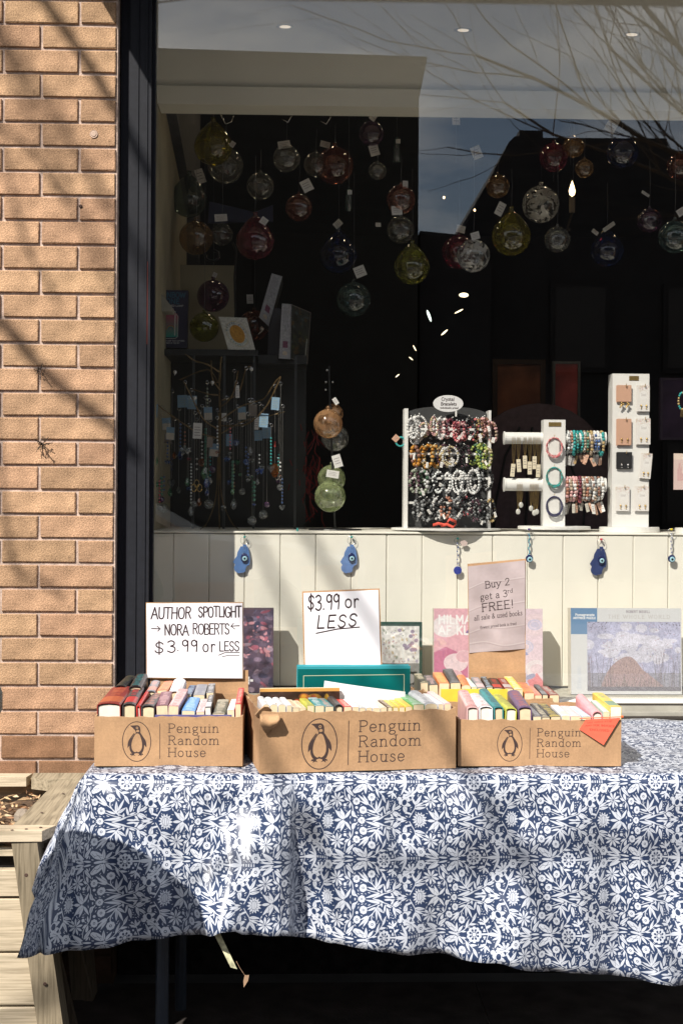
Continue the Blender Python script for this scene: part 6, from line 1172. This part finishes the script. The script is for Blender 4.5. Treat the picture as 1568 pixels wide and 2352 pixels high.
B2 = [(410,370,108,135,'olive','large yellow glass teardrop, highest on the pier side',[(528,348,26,32,.6)]),(275,665,105,125,'bottle','large smoky green glass teardrop against the beige side wall',[(325,500,46,80,-.35)]),(480,480,100,100,'clear','dark clear ball tucked under the yellow teardrop',None),(315,885,95,95,'gold','amber streaked clear ball under the smoky green teardrop',None),
 (460,865,62,62,'clear','small clear ball with a tag between two bigger ones',[(452,752,70,40,-.1)]),(675,595,77,77,'clear','clear ball hanging alone above the magenta teardrop',None),(645,900,108,130,'magenta','deep magenta glass teardrop near the shelf',[(705,775,40,40,.6)]),(820,440,76,76,'clear','faint clear ball with a buff tag above it',[(803,342,70,42,-.2)]),
 (890,715,75,75,'red','small red rimmed ball under a square tilted tag',[(918,562,60,66,-.5)]),(1090,480,105,100,'red','large red and amber streaked ball, upper row',[(1040,345,56,34,.2)]),(985,475,70,70,'clear','dim clear ball half behind the large red one',None),(1110,980,105,130,'blue','large deep blue glass teardrop over the shop interior',[(1125,790,36,50,.8)]),
 (1195,1230,97,97,'teal','clear ball with a blue sheen, lowest of the hanging balls',[(1220,1045,64,60,-.4)]),(1295,300,70,70,'purple','faint pink ball hanging high near the mirrored wall edge',[(1325,180,36,56,.6)]),(1330,510,50,50,'clear','tiny clear ball under a tag with a black loop',[(1302,365,54,60,-.3)]),(1460,670,82,82,'red','red flecked clear ball, upper of an overlapping pair',[(1485,565,30,46,0),(1435,706,60,50,-.1)]),
 (1458,840,78,78,'clear','clear ball, lower of an overlapping pair',[(1333,800,30,22,0)]),(410,1210,90,90,'purple','dark wine coloured ball over the rainbow lamp box',[(425,1080,24,26,.4)]),(360,1385,82,82,'lime','dull green ball resting in shade above the shelf',None),(640,1375,85,85,'red','dark ball with a red core just above the sun card',[(615,1202,36,50,-.05)])]
for x,y,rx,ry,k_,lb,tg in B2: ball(R2,x,y,rx,ry,k_,lb,tagp=tg)
B3 = [(65,1035,100,122,'lime','yellow green glass teardrop beside the magenta ball',[(105,950,40,30,.5)]),(325,955,95,98,'magenta','bright magenta ball in front of a white splashed one',[(340,808,50,40,.2)]),(405,975,92,100,'splash','white splashed red based ball behind the magenta one',[(410,845,50,40,-.3)]),(615,865,110,135,'olive','large olive yellow glass teardrop near the white splashed ball',[(570,682,44,76,.45)]),
 (778,690,103,103,'splash','white splashed clear ball, brightest of the hanging balls',None),(850,430,80,80,'magenta','wine red ball in the mirrored dark gable',None),(960,370,60,60,'gold','gold flecked ball beside the wine red one',None),(1020,490,52,52,'gold','small gold flecked ball near the candle lamp',None),(1230,400,90,105,'blue','navy ball high in the mirrored dark gable',None),
 (1145,945,92,108,'blue','deep blue teardrop under a folded white tag',[(1085,835,40,22,.6),(1150,805,80,22,-.62)]),(1380,780,68,68,'purple','purple ball hanging low near the picture edge',[(1362,625,50,16,.5)]),(1520,870,92,92,'teal','clear teal ball at the picture edge',[(1545,715,50,40,-.6)]),(1545,480,70,70,'red','rust red ball at the picture edge, high up',None),(540,590,66,66,'gold','faint gold lit ball at the mirrored gable slope',None),(870,885,72,72,'clear','dark clear ball below the candle lamp',None)]
for x,y,rx,ry,k_,lb,tg in B3: ball(R3,x,y,rx,ry,k_,lb,tagp=tg,sc=2.2178)
# loose tags seen in the mirrored sky
for x, y, w_, h_, ro, lb in ((310,180,44,70,.0,'folded pale tag high in the mirrored sky'),(410,370,56,70,-.4,'crumpled square tag lower in the mirrored sky'),(1195,210,60,90,.5,'long slanted tag under the mirrored boughs'),(945,165,20,48,.0,'narrow tag hanging near the soffit')):
    p = pt(*R3(x,y), .9); f = 1/2.2178/1.0887/px(.9); t = thing('price_tag', lb, 'tag', p, 'price tags on clear lines'); hang_tag(t, (0,0,0), w_*f, h_*f, (0,ro,.1), name='card'); b = MB(); b.tube([(0,0,0),(0,0,min(.2,2.5-p.z))], .0006, 4); b.obj('hanging_line', mat('nylon_line', (.16,.16,.17)), t)
# wire hooks under the soffit
for i, (x, y) in enumerate(((480,200),(815,200),(1030,210))):
    p = pt(*R2(x,y), .8); t = thing('wire_hook', ['pale bent wire hook next to the yellow teardrop','wire hook holding an orange tag','wire hook nearest the faint pink ball'][i], 'hook', p); b = MB(); b.tube([(.03,0,.06),(-.01,0,.03),(-.016,0,0),(.0,0,-.028),(.02,0,-.02),(.026,0,.0)] if i == 0 else [(-.02,0,.05),(.018,0,.03),(.022,0,.0),(.008,0,-.022),(-.012,0,-.012)], .0016, 6); b.obj('hook', m_silver, t, True)
    if i: hang_tag(t, (-.008,-.004,.034), .022, .024, (0,.6,0), mat('orange_tag', (.5,.25,.12)))
# clear glass tubes
for i, (x, y, h_) in enumerate(((1168,680,110),(1437,400,120))):
    p = pt(*R2(x,y), .85); f = 1/2.24/1.0887/px(.85); t = thing('glass_tube', ['clear glass tube ornament beside the blue teardrop line','clear glass tube ornament near the mirrored wall edge'][i], 'glass tube', p); b = MB(); b.lathe([(.0001,-h_/2*f),(18*f,-h_/2*f),(18*f,h_/2*f),(6*f,h_/2*f+.01),(.0001,h_/2*f+.012)], (0,0,0), 12); b.obj('tube', gm('teal'), t, True); hang_tag(t, (.003,-.02,h_/2*f), 24*f, 24*f)
    b = MB(); b.tube([(0,0,h_/2*f),(0,0,.3)], .0006, 4); b.obj('hanging_line', mat('nylon_line', (.16,.16,.17)), t)
# lamps lit deep in the shop; the slivers are lamp reflections made to glow
m_fl1 = emis('candle_glow', (1,.72,.38), 4); m_fl2 = emis('warm_spot_glow', (1,.85,.55), 2.2); m_fl3 = emis('cool_glow', (.85,1,.9), 2.2)
p = pt(*R3(952,608), 1.6); t = thing('candle_lamp', 'single lit candle bulb burning deep inside the shop', 'lamp', p); b = MB(); b.lathe([(.0001,-.028),(.010,-.02),(.013,-.006),(.008,.014),(.0001,.036)], (0,0,0), 10); b.obj('bulb', m_fl1, t, True); b = MB(); b.lathe([(.0001,-.09),(.012,-.09),(.012,-.03),(.0001,-.028)], (0,0,0), 10); b.obj('candle_sleeve', mat('dim_sleeve', (.25,.2,.15)), t)
b = MB(); b.tube([(0,0,-.09),(0,.1,-.14),(.05,.3,-.1)], .005, 5); b.obj('arm', mat('bronze', (.05,.035,.02)), t)
for i, (x, y, rx, rz, a_, m_, lb) in enumerate(((352,1193,27,13,0,m_fl2,'half round warm lamp glowing deep in the shop'),(160,1308,7,34,-.35,m_fl3,'pale green glowing sliver standing for a lamp reflected in glass'),(245,1400,5,24,.85,m_fl2,'warm lamp glint below the half round lamp'),(325,1283,4,27,1.1,m_fl2,'thin warm lamp glint beside the half round lamp'),(80,1487,3,18,-.5,m_fl2,'faint warm lamp glint, upper of the lowest three'),(60,1545,3,14,-.9,m_fl2,'faint warm lamp glint, middle of the lowest three'),(-15,1640,3,14,.9,m_fl2,'faint warm lamp glint, lowest of all'),(242,652,6,8,0,m_fl1,'tiny warm bulb in the mirrored blue sky'),(412,722,6,8,0,m_fl1,'tiny warm bulb at the foot of the mirrored gable slope'))):
    p = pt(*R3(x,y), 1.9); f = 1/2.2178/1.0887/px(1.9); t = thing('glow_spot', lb, 'lamp', p, None, (0,a_,0)); b = MB(); b.ball((0,0,0), 1, 10, 6, 0, (rx*f,.004,rz*f)); b.obj('glow_shape', m_, t, True); b = MB(); b.ball((0,.008,0), 1, 8, 4, 0, (rx*f*1.1,.003,rz*f*1.1)); b.obj('glow_backing', m_room, t)
# two pairs of balls on a black rod stand, in the sun
p = pt(*K5(335,1262), .57); t = thing('ornament_stand', 'thin black rod stand carrying four sunlit glass balls', 'ornament stand', (p.x,.57,ZL)); m_blkm = mat('black_rod', (.015,.015,.017), .4); top = pt(*K5(292,100), .57)
b = MB(); b.tube([(0,0,.004),(-.003,0,.06),(top.x-p.x,0,top.z-ZL-.03),(top.x-p.x,0,top.z-ZL)], .0032, 8); b.obj('rod', m_blkm, t); b = MB(); b.lathe([(.0001,0),(.085,0),(.083,.004),(.01,.007),(.0001,.012)], (0,0,0), 28); b.obj('foot', m_blkm, t)
for z_, x_ in ((130,278),(215,270),(215,318),(270,268)): pp = pt(*K5(x_,z_), .565); b = MB(); b.ball(pp-Vector(t.location), .0032, 8, 5); b.obj('hook_tip', m_wh, t, True)
for x, y, r_, k_, YY, lb, tg in ((285,512,105,'swirl',.52,'sunlit amber and red swirled ball, upper front on the rod stand',[(325,330,30,50,-.6)]),(335,612,98,'clear',.63,'dark clear ball behind the amber swirled one on the rod stand',None),(310,905,100,'swirlg',.60,'clear ball behind the green swirled one on the rod stand',None),(300,1030,112,'swirlg',.52,'sunlit green swirled clear ball, lowest on the rod stand',[(338,735,62,90,-.3),(322,845,90,52,.15)]),(322,440,72,'swirl',.60,'small clear ball peeping out above the amber swirled one',None)):
    ball(K5, x, y, r_, r_, k_, lb, YY, tg, 2.8509, False, 'glass balls on the black rod stand'); 
# ---------------------------------------------------------------- cabinet, shelf and boxes on the pier side
m_cab = mat('black_cabinet', (.016,.017,.018), .5); zs_ = pt(*R4(500,700), .70).z
xl, xr = XS+.002, pt(*R4(955,720), .70).x; t = thing('display_cabinet', 'black glazed display cabinet in the bay behind the suncatcher tree', 'cabinet', (xl,.70,ZL)); H = zs_-ZL
b = MB(); b.box((0,0,H-.02),(xr-xl,.28,H)); b.obj('top_board', m_cab, t); b = MB(); b.box((0,.24,0),(xr-xl+.16,.27,H-.021)); b.obj('back', m_cab, t)
for x in (.09, .19, xr-xl-.015, xr-xl+.12): b = MB(); b.box((x,.0,.0),(x+.008,.008,H-.021)); b.obj('post', mat('cabinet_trim', (.06,.065,.07), .3), t)
b = MB(); b.box((xr-xl+.001,.05,H-.04),(xr-xl+.16,.28,H-.012)); b.obj('lower_shelf', m_cab, t)
def up_box(label, quad, Y, im, edge, th=.04, name='game_box', cat='box', rz=0):
    P = [pt(*R4(*q_), Y) for q_ in quad]; o_ = P[3]; t = thing(name, label, cat, o_); b = MB(); vs = [p-o_ for p in (P[3],P[2],P[1],P[0])]; d = Vector((math.sin(rz)*th, math.cos(rz)*th, 0)); b.add(vs, [(0,1,2,3)], 0, [[(0,0),(1,0),(1,1),(0,1)]]); b.add(vs+[v_+d for v_ in vs], [(7,6,5,4),(0,4,5,1),(1,5,6,2),(2,6,7,3),(3,7,4,0)], 1, [[(0,0)]*4]*5)
    b.obj('face', [img_mat(im.name+'_face', im, .6) , edge], t); return t
c = Cv(180, 310, (.04,.035,.07)); text(c,'RAINBOW',10,272,26,5,(.04,.13,.20),width=155); text(c,'STONE',14,238,26,5,(.04,.13,.20),width=120); text(c,'COLOURED LAMP',30,222,9,2,(.5,.5,.5),width=125)
for i in range(60):
    t_ = i/60; c.ell(90, 60+i*2.1, 40-6*(t_>.9), 3, tuple(np.array((.05,.35,.28))*(1-t_)+np.array((.45,.08,.14))*t_))
for r_, cl in ((24,(.4,.1,.12)),(20,(.42,.28,.08)),(16,(.1,.3,.2)),(12,(.1,.12,.3))): c.line([(90+r_*math.cos(a*.26), 98+r_*math.sin(a*.26)) for a in range(13)],3,cl)
c.line([(52,60),(52,170),(66,186),(66,196),(114,196),(114,186),(128,170),(128,60),(116,50),(64,50),(52,60)],3,(.55,.55,.5)); c.rect(78,196,104,212,(.55,.5,.45)); c.rect(110,66,116,180,(.6,.6,.55)); text(c,'THE RAINBOW LAMP THAT CAPTURES',14,34,7,1.5,(.5,.5,.5),width=152); text(c,'THE POWER OF THE SKY',40,22,7,1.5,(.5,.5,.5),width=100)
up_box('dark rainbow jar lamp box standing on the cabinet, against the beige wall', [(150,235),(410,240),(400,690),(140,688)], .76, c.image('lamp_box'), mat('dark_box_edge', (.06,.05,.07)))
c = Cv(230, 230, (.62,.62,.58)); c.ell(115,115,60,62,(.55,.28,.05)); c.noise(7,.25,2); c.line([(115+88*math.cos(a*.22),115+88*math.sin(a*.22)) for a in range(30)],2.4,(.55,.42,.15))
for a in range(11): 
    th_ = math.pi*.9-a*.25; text(c,'NATURE PLAY'[a],115+72*math.cos(th_)-6,115+74*math.sin(th_)-6,13,2.6,(.07,.17,.28),rot=th_-math.pi/2)
for a in range(9): th_ = -math.pi*.85+a*.28; text(c,'ESSENTIAL'[a],115+74*math.cos(th_)-5,115+76*math.sin(th_)-5,11,2.4,(.12,.35,.35),rot=th_+math.pi/2)
up_box('white card printed with an orange sun, leaning on the cabinet edge', [(648,445),(868,455),(938,715),(725,708)], .70, c.image('sun_card'), m_tag, .003, 'greeting_card', 'card')
c = Cv(60, 300, (.42,.42,.45)); q = random.Random(2)
for i in range(5): x = 14+i*7; c.line([(x,150+q.uniform(0,30)),(x,280)],1.6,(.2,.2,.24))
c.rect(18,60,44,96,(.22,.08,.14)); c.ell(30,30,12,12,(.6,.5,.4)); c.noise(6,.15,2); im_s = c.image('box_spine')
up_box('white spined game box leaning at a slant against the others on the shelf', [(1065,105),(1148,130),(1040,520),(965,450)], .80, im_s, m_cab, .2)
up_box('grey book upright between the two white spined boxes', [(1045,380),(1135,382),(1130,780),(1030,780)], .82, Cv(40,200,(.09,.085,.10)).image('grey_spine'), m_cab, .15, 'book', 'book')
t = up_box('white spined game box standing upright at the shelf end, dark picture side showing', [(1145,342),(1222,348),(1212,778),(1120,772)], .72, im_s, m_cab, .02)
c = Cv(120, 300, (.035,.04,.038)); 
for i in range(60): c.ell(q.uniform(0,120), q.uniform(0,300), q.uniform(4,22), q.uniform(3,12), q.choice([(.02,.02,.02),(.06,.08,.09),(.05,.06,.03),(.09,.06,.03)]), q.uniform(0,3))
c.line([(100,30),(104,140)],5,(.4,.4,.38)); c.line([(2,2),(118,2),(118,298),(2,298)],5,(.16,.14,.14)); im2 = c.image('box_side'); P = [pt(*R4(1224,350),.715), pt(*R4(1372,412),.86), pt(*R4(1345,815),.86), pt(*R4(1214,776),.715)]; b = MB(); o_ = Vector(t.location); b.add([P[3]-o_,P[2]-o_,P[1]-o_,P[0]-o_], [(0,1,2,3)], 0, [[(0,0),(1,0),(1,1),(0,1)]]); b.obj('picture_side', img_mat('box_side_face', im2, .5), t)
P = [pt(*R4(*q_), .60) for q_ in ((95,240),(122,188),(150,195),(285,372),(280,400),(95,400))]; b = MB(); o_ = P[0]; b.prism([(p.x-o_.x,p.z-o_.z) for p in P], 0, .10); tag(b.obj('cardboard_wedge', mat('pale_card', (.34,.33,.28), .8), None, False, o_), 'pale folded card wedge at the window edge above the lamp box', 'card wedge')
P = [pt(*R2(*q_), 1.0) for q_ in ((390,680),(640,740),(745,700),(745,790),(380,800))]; b = MB(); o_ = P[0]; b.prism([(p.x-o_.x,p.z-o_.z) for p in P], 0, .02); tag(b.obj('blue_box', mat('navy_box', (.02,.025,.07), .6), None, False, o_), 'navy blue box lid dimly seen behind the magenta teardrop', 'box')
P = [pt(*R2(*q_), .95) for q_ in ((520,910),(540,960),(530,1100),(535,1300),(530,1420))]; b = MB(); b.tube([p-P[0] for p in P], .004, 6); b.tube([pt(*R2(*q_), .95)-P[0] for q_ in ((360,965),(375,1005),(410,1015),(445,995),(440,965),(415,955))], .0045, 6); tag(b.obj('iron_scroll_stand', m_blkm, None, True, P[0]), 'black iron scroll stand among the balls against the beige wall', 'stand')
# gold wire tree for the suncatchers
p = pt(*R4(660,2105), .52); t = thing('wire_tree', 'gold wire tree hung with suncatchers on the shaded end of the ledge', 'display tree', (p.x,.52,ZL)); O_ = Vector(t.location); m_gw = mat('old_gold_wire', (.15,.10,.045), .5, .2, 80, metal=.4)
def wire(pts_, r_, nm='branch', n=5, tw=0):
    P = [pt(*R4(x,y), .52+d)-O_ for x,y,d in pts_]; P = [Vector(a) for a in smooth([tuple(p) for p in P], 4)]
    b = MB(); k_ = len(P)
    for s in range(2 if tw else 1): b.tube([p+Vector((tw*math.cos(i*1.1+s*3.14),0,tw*math.sin(i*1.1+s*3.14))) for i, p in enumerate(P)], [r_*(1-.4*i/k_) for i in range(k_)], n)
    return b.obj(nm, m_gw, t)
for s in (-1,0,1): wire([(660+s*8,1200,0),(652+s*8,1500,.004*s),(650+s*22,1850,.0),(655+s*90,2050,.03*abs(s)),(655+s*150,2112,.05*s)], .0014, 'trunk', 5, .0012)
wire([(668,760,0),(655,1000,.003),(665,1250,0)], .0022, 'trunk', 6, .0015)
for pts_ in ([(655,880,0),(560,820,-.03),(460,790,-.04),(390,740,-.06)],[(640,960,0),(560,860,.05),(345,940,.08)],[(650,1330,0),(530,1250,-.04),(440,1080,-.06),(380,960,-.07)],[(640,1400,0),(480,1350,-.03),(360,1275,-.05),(200,1160,-.05),(100,1060,-.04)],[(670,1150,0),(730,1100,-.05),(775,1010,-.08),(802,870,-.1)],
             [(670,1250,0),(820,1150,.02),(940,1110,.02),(1010,1080,0),(1090,960,-.04),(1135,915,-.06)],[(670,1300,0),(860,1290,-.03),(990,1190,-.07),(1060,1080,-.1),(1135,920,-.11)],[(675,1100,0),(800,1050,.05),(860,860,.06),(905,835,.06)],[(670,1360,0),(850,1260,.03),(1050,1220,.02),(1165,1190,0)],[(660,1020,0),(600,930,-.03),(590,790,-.04)],[(640,1060,0),(560,1050,-.03),(430,1010,.03)]): wire(pts_, .0019, 'branch', 5, .0011)
# suncatchers
m_chain = mat('tarnished_chain', (.30,.29,.27), .35, .2, 90, metal=.7); m_cry = thin_glass('crystal', (.86,.90,.92), 1.9, .25, (.7,.72,.74), rough=.05, scale=120)
m_bcard = mat('sky_blue_card', (.20,.33,.46), .7, .08, 40); m_half = mat('cream_card_label', (.55,.50,.43), .8); m_dim = mat('buff_card', (.30,.25,.21), .8)
def facet(t, x, z, r_, kind, m, y=0):
    b = MB(); c0 = (x, y, z)
    if kind == 'ball': b.ball(c0, r_, 8, 6)
    elif kind == 'drop': b.lathe([(.0001,-1.35*r_),(r_*.5,-.9*r_),(r_*.72,-.2*r_),(r_*.35,.8*r_),(.0001,1.3*r_)], c0, 6)
    elif kind == 'heart': b.prism([(0,-r_),(r_*.9,.1*r_),(r_*.8,.7*r_),(r_*.35,.85*r_),(0,.5*r_),(-r_*.35,.85*r_),(-r_*.8,.7*r_),(-r_*.9,.1*r_)], -r_*.3, r_*.3, M=Matrix.Identity(3)); b.v = [(a+x,b_+y,c_+z) for a,b_,c_ in b.v]
    elif kind == 'star':
        for k_ in range(9): a = k_*.7; b.lathe([(.0001,0),(r_*.22,r_*.5),(.0001,r_*(1 if k_%2 else .75))], c0, 4, 0, Matrix.Rotation(a,3,'Y') @ Matrix.Rotation(k_*1.3,3,'Z') @ Matrix.Rotation(.5,3,'X'))
    elif kind == 'disc': b.lathe([(.0001,.002),(r_,.002),(r_,-.002),(.0001,-.002)], c0, 14, 0, Matrix.Rotation(R(90),3,'X') @ Matrix.Diagonal((.7,1.2,1)))
    elif kind == 'knot':
        for k_ in range(3): a = 2*math.pi*k_/3; b.tube([(x+r_*.5*math.sin(a)+r_*.55*math.cos(i*.55)*.7, y, z+r_*.45*math.cos(a)+r_*.6*math.sin(i*.55)) for i in range(12)], r_*.08, 4)
    return b.obj('crystal', m, t, kind == 'ball')
CR = lambda n, c_: thin_glass('crystal_'+n, c_, 1.9, .4, c_, rough=.05, scale=90)
cg, cb, cp, co_, cred = CR('green',(.35,.70,.50)), CR('blue',(.25,.42,.80)), CR('purple',(.42,.24,.50)), CR('amber',(.70,.32,.10)), CR('ruby',(.6,.08,.10))
SC = [ # chain top (x,y), crystal (x,y,r,kind,mat), card box or None, card style, beads
 ((143,1040),(155,1570,34,'drop',cg),(108,1132,180,1235),'b',None,'green drop'),((235,1180),(225,1945,38,'ball',m_cry),(200,1240,268,1335),'h',('blue',1700,1800),'lowest clear ball near the post'),((290,1030),(285,1750,38,'heart',m_cry),(262,1312,328,1410),'h',('navy',1560,1640),'clear heart'),
 ((390,960),(387,1490,62,'star',m_cry),None,'b',('copper',1350,1440),'large clear blossom'),((370,1000),(175,1745,30,'disc',cp),(322,1068,400,1165),'b',None,'purple disc'),((440,1020),(437,1965,34,'drop',m_cry),(405,1065,480,1170),'b',('pearl',1600,1900),'long pearl strand with a clear drop'),((470,1200),(465,1912,26,'ball',m_cry),(455,1278,525,1400),'w',None,'small ball under a white tag'),
 ((480,1250),(480,1775,50,'knot',m_brass),None,'w',('white',1560,1640),'gold three pointed knot'),((545,1080),(548,1665,50,'drop',cg),(528,1155,594,1255),'h',('sea green',1330,1600),'big green swirl under green beads'),((572,1100),(575,1912,38,'ball',m_cry),(556,1390,600,1470),'d',None,'clear ball under the green swirl'),((618,960),(560,1745,36,'drop',cb),None,'b',('mixed',1010,1150),'blue drop by the green swirl'),
 ((650,1180),(640,1330,20,'drop',cp),(655,1202,710,1262),'w',None,'tiny violet drop by the trunk'),((712,1080),(712,1562,34,'star',cb),(705,1365,755,1460),'b',None,'blue angel in the middle'),((790,960),(788,1430,26,'ball',cb),(778,985,808,1082),'w',None,'turquoise ball high in the middle'),((775,870),(772,1910,36,'drop',m_cry),(778,1155,842,1255),'h',('red',1610,1800),'rainbow bead strand with a clear drop'),
 ((620,1400),(605,1640,30,'ball',cp),(585,1440,655,1540),'h',None,'dim violet ball'),((868,850),(866,1580,24,'ball',cb),None,'b',('blue',1470,1600),'cobalt bead strand'),((903,850),(905,1570,34,'star',m_cry),(885,1133,950,1225),'d',None,'clear snowflake'),((915,1100),(890,1700,40,'star',m_cry),(912,1340,975,1420),'b',None,'clear ornament with wings'),((947,1100),(915,2042,36,'ball',m_cry),(932,1230,968,1330),'w',('dark green',1700,1850),'clear ball low beside the ledge edge'),
 ((975,1130),(970,1655,46,'star',cb),(975,1203,1045,1310),'b',('white',1530,1590),'blue and clear angel under a blue card'),((1005,1150),(1003,1997,36,'ball',m_cry),(980,1312,1048,1400),'b',None,'clear ball nearest the rod stand'),((1105,990),(1092,1650,46,'disc',co_),(1072,1077,1135,1175),'b',('red',1430,1460),'amber oval medallion'),((1140,970),(1135,1782,26,'ball',m_cry),None,'b',('white',1590,1650),'small clear ball under the highest gold twig'),
 ((240,1600),(270,1820,28,'drop',cg),(213,1365,270,1440),'d',None,'dull green drop near the post'),((430,1500),(405,1740,30,'drop',cg),None,'b',None,'green sliver beside the knot'),((330,1080),(420,1560,22,'star',cred),None,'b',None,'ruby star behind the blossom'),((740,1500),(735,1740,30,'star',cb),None,'b',None,'small blue star low in the middle'),((1060,1560),(1120,1700,30,'knot',m_silver),None,'b',None,'silver scroll by the medallion')]
q = random.Random(77); KD = ('drop','ball','heart','star'); KN = {'drop':'drop','ball':'ball','heart':'heart','star':'star'}
GX = [125,160,205,250,305,350,415,500,520,585,640,690,725,760,800,835,880,930,955,990,1030,1060,1120,1150,190,340,560,740,820,900]
GN = ['by the window edge','beside the green drop','behind the lowest clear ball','beyond the half cream card','by the clear heart','next to the clear blossom','under the paired blue cards','beside the gold knot','under the white tag','behind the green swirl','near the trunk foot','beyond the trunk','under the blue angel','by the rainbow strand','past the rainbow strand','before the cobalt strand','under the clear snowflake','below the winged ornament','by the ledge edge','beneath the blue card pair','past the blue card pair','before the amber medallion','by the silver scroll','last before the rod stand','low at the window edge','low under the blossom','low beside the trunk','low past the trunk','low by the cobalt strand','low under the snowflake']
for i_, (x_, nm_) in enumerate(zip(GX, GN)):
    cc_ = [('clear',m_cry),('green',cg),('blue',cb),('violet',cp),('amber',co_),('clear',m_cry)][q.randrange(6)]; k_ = q.choice(KD); cy_ = q.uniform(1480,1980); bdx = q.choice(['blue','white','turquoise','sea green','rose','pearl']) if q.random() < .6 else None
    SC.append(((x_, q.uniform(1120,1300)), (x_, cy_, q.uniform(20,34), k_, cc_[1]), None, 'b', (bdx, cy_-q.uniform(160,240), cy_-40) if bdx else None, f'small {cc_[0]} {k_} {nm_}'))
for i, (tp, (cx, cy, cr_, kd, cm), card, st_, bd, lb) in enumerate(SC):
    Y = .47+.1*((i*37)%10)/10; p = pt(*R4(cx, tp[1]), Y); f = 1/3.136/1.0887/px(Y); t = thing('suncatcher', f'suncatcher, {lb}, on the wire tree', 'suncatcher', p, 'suncatchers on the gold wire tree')
    zb_ = -(cy-tp[1])*f; b = MB(); b.tube([(0,0,0),(0,0,zb_+cr_*f)], .0007, 4); b.obj('chain', m_chain, t); o = ringm(.005,.0006,10,4).obj('hook', m_silver, t)
    facet(t, 0, zb_, cr_*f, kd, cm)
    if bd:
        b = MB(); n_ = max(3, int((bd[2]-bd[1])/22)); rainbow = bd[0] == 'red' and n_ > 5
        cols = ['red','amber','green','blue','plum'] if rainbow else [bd[0]]
        for k_ in range(n_): b.ball((0,0,-(bd[1]+(bd[2]-bd[1])*k_/max(1,n_-1)-tp[1])*f), (13 if bd[0] == 'sea green' else 8)*f, 7, 5, k_%len(cols))
        stuff(b.obj('beads', [bmat(c_) for c_ in cols], t, True))
    if card:
        x0, y0, x1, y1 = card; a_, e_ = pt(*R4(x0,y1), Y-.01)-p, pt(*R4(x1,y0), Y-.01)-p; r_ = random.Random(i).uniform(-.08,.08)
        b = MB(); mm = {'b':m_bcard,'h':m_bcard,'w':m_tag,'d':m_dim}[st_]; b.box((a_.x,a_.y,a_.z),(e_.x,a_.y+.0008,e_.z)); o = b.obj('tag_card', mm, t); o.rotation_euler = (0,r_,0)
        b = MB(); hh = e_.z-a_.z; ww = e_.x-a_.x
        if st_ == 'h': b.box((a_.x+.001,a_.y-.0006,a_.z+.0005),(e_.x-.001,a_.y-.0002,a_.z+hh*.55)); b.obj('label', m_half, o)
        else:
            for k_ in range(4): b.box((a_.x+ww*.15,a_.y-.0005,a_.z+hh*(.2+.17*k_)),(e_.x-ww*(.15+.1*(k_%2)),a_.y-.0002,a_.z+hh*(.24+.17*k_)))
            b.obj('print', m_txt if st_ != 'b' else mat('card_line', (.30,.36,.33), .7), o)
# small push pins on the glass stand posts, a red haired doll dim behind
for i, (x, y) in enumerate(((307,880),(905,857),(600,962),(462,1083),(103,1040))):
    p = pt(*R4(x,y), .44); t = thing('suction_hook', ['clear suction hook high near the post','clear suction hook under the sun card','clear suction hook beside the trunk','clear suction hook over the paired blue cards','clear suction hook at the window edge'][i], 'suction hook', p, 'suction hooks in the bay'); b = MB(); b.lathe([(.0001,.004),(.004,.003),(.006,0),(.0001,-.001)], (0,0,0), 10, 0, Matrix.Rotation(R(90),3,'X')); b.obj('cup', m_clr, t, True); b = MB(); b.tube([(0,-.003,0),(0,-.008,-.003),(0,-.006,-.010)], .001, 5); b.obj('hook', m_clr, t)
p = pt(*R4(1330,1600), .95); b = MB(); q = random.Random(5)
for i in range(70):
    x, z = q.gauss(0,.035), q.gauss(0,.075); b.tube([(x,q.uniform(-.03,.03),z),(x+q.uniform(-.012,.012),0,z-.03),(x+q.uniform(-.03,.03),0,z-.06)], .0022, 4)
tag(b.obj('red_tassel', mat('dark_red_yarn', (.16,.012,.012), .9), None, False, p), 'dark red yarn tassel dim behind the suncatchers', 'tassel')
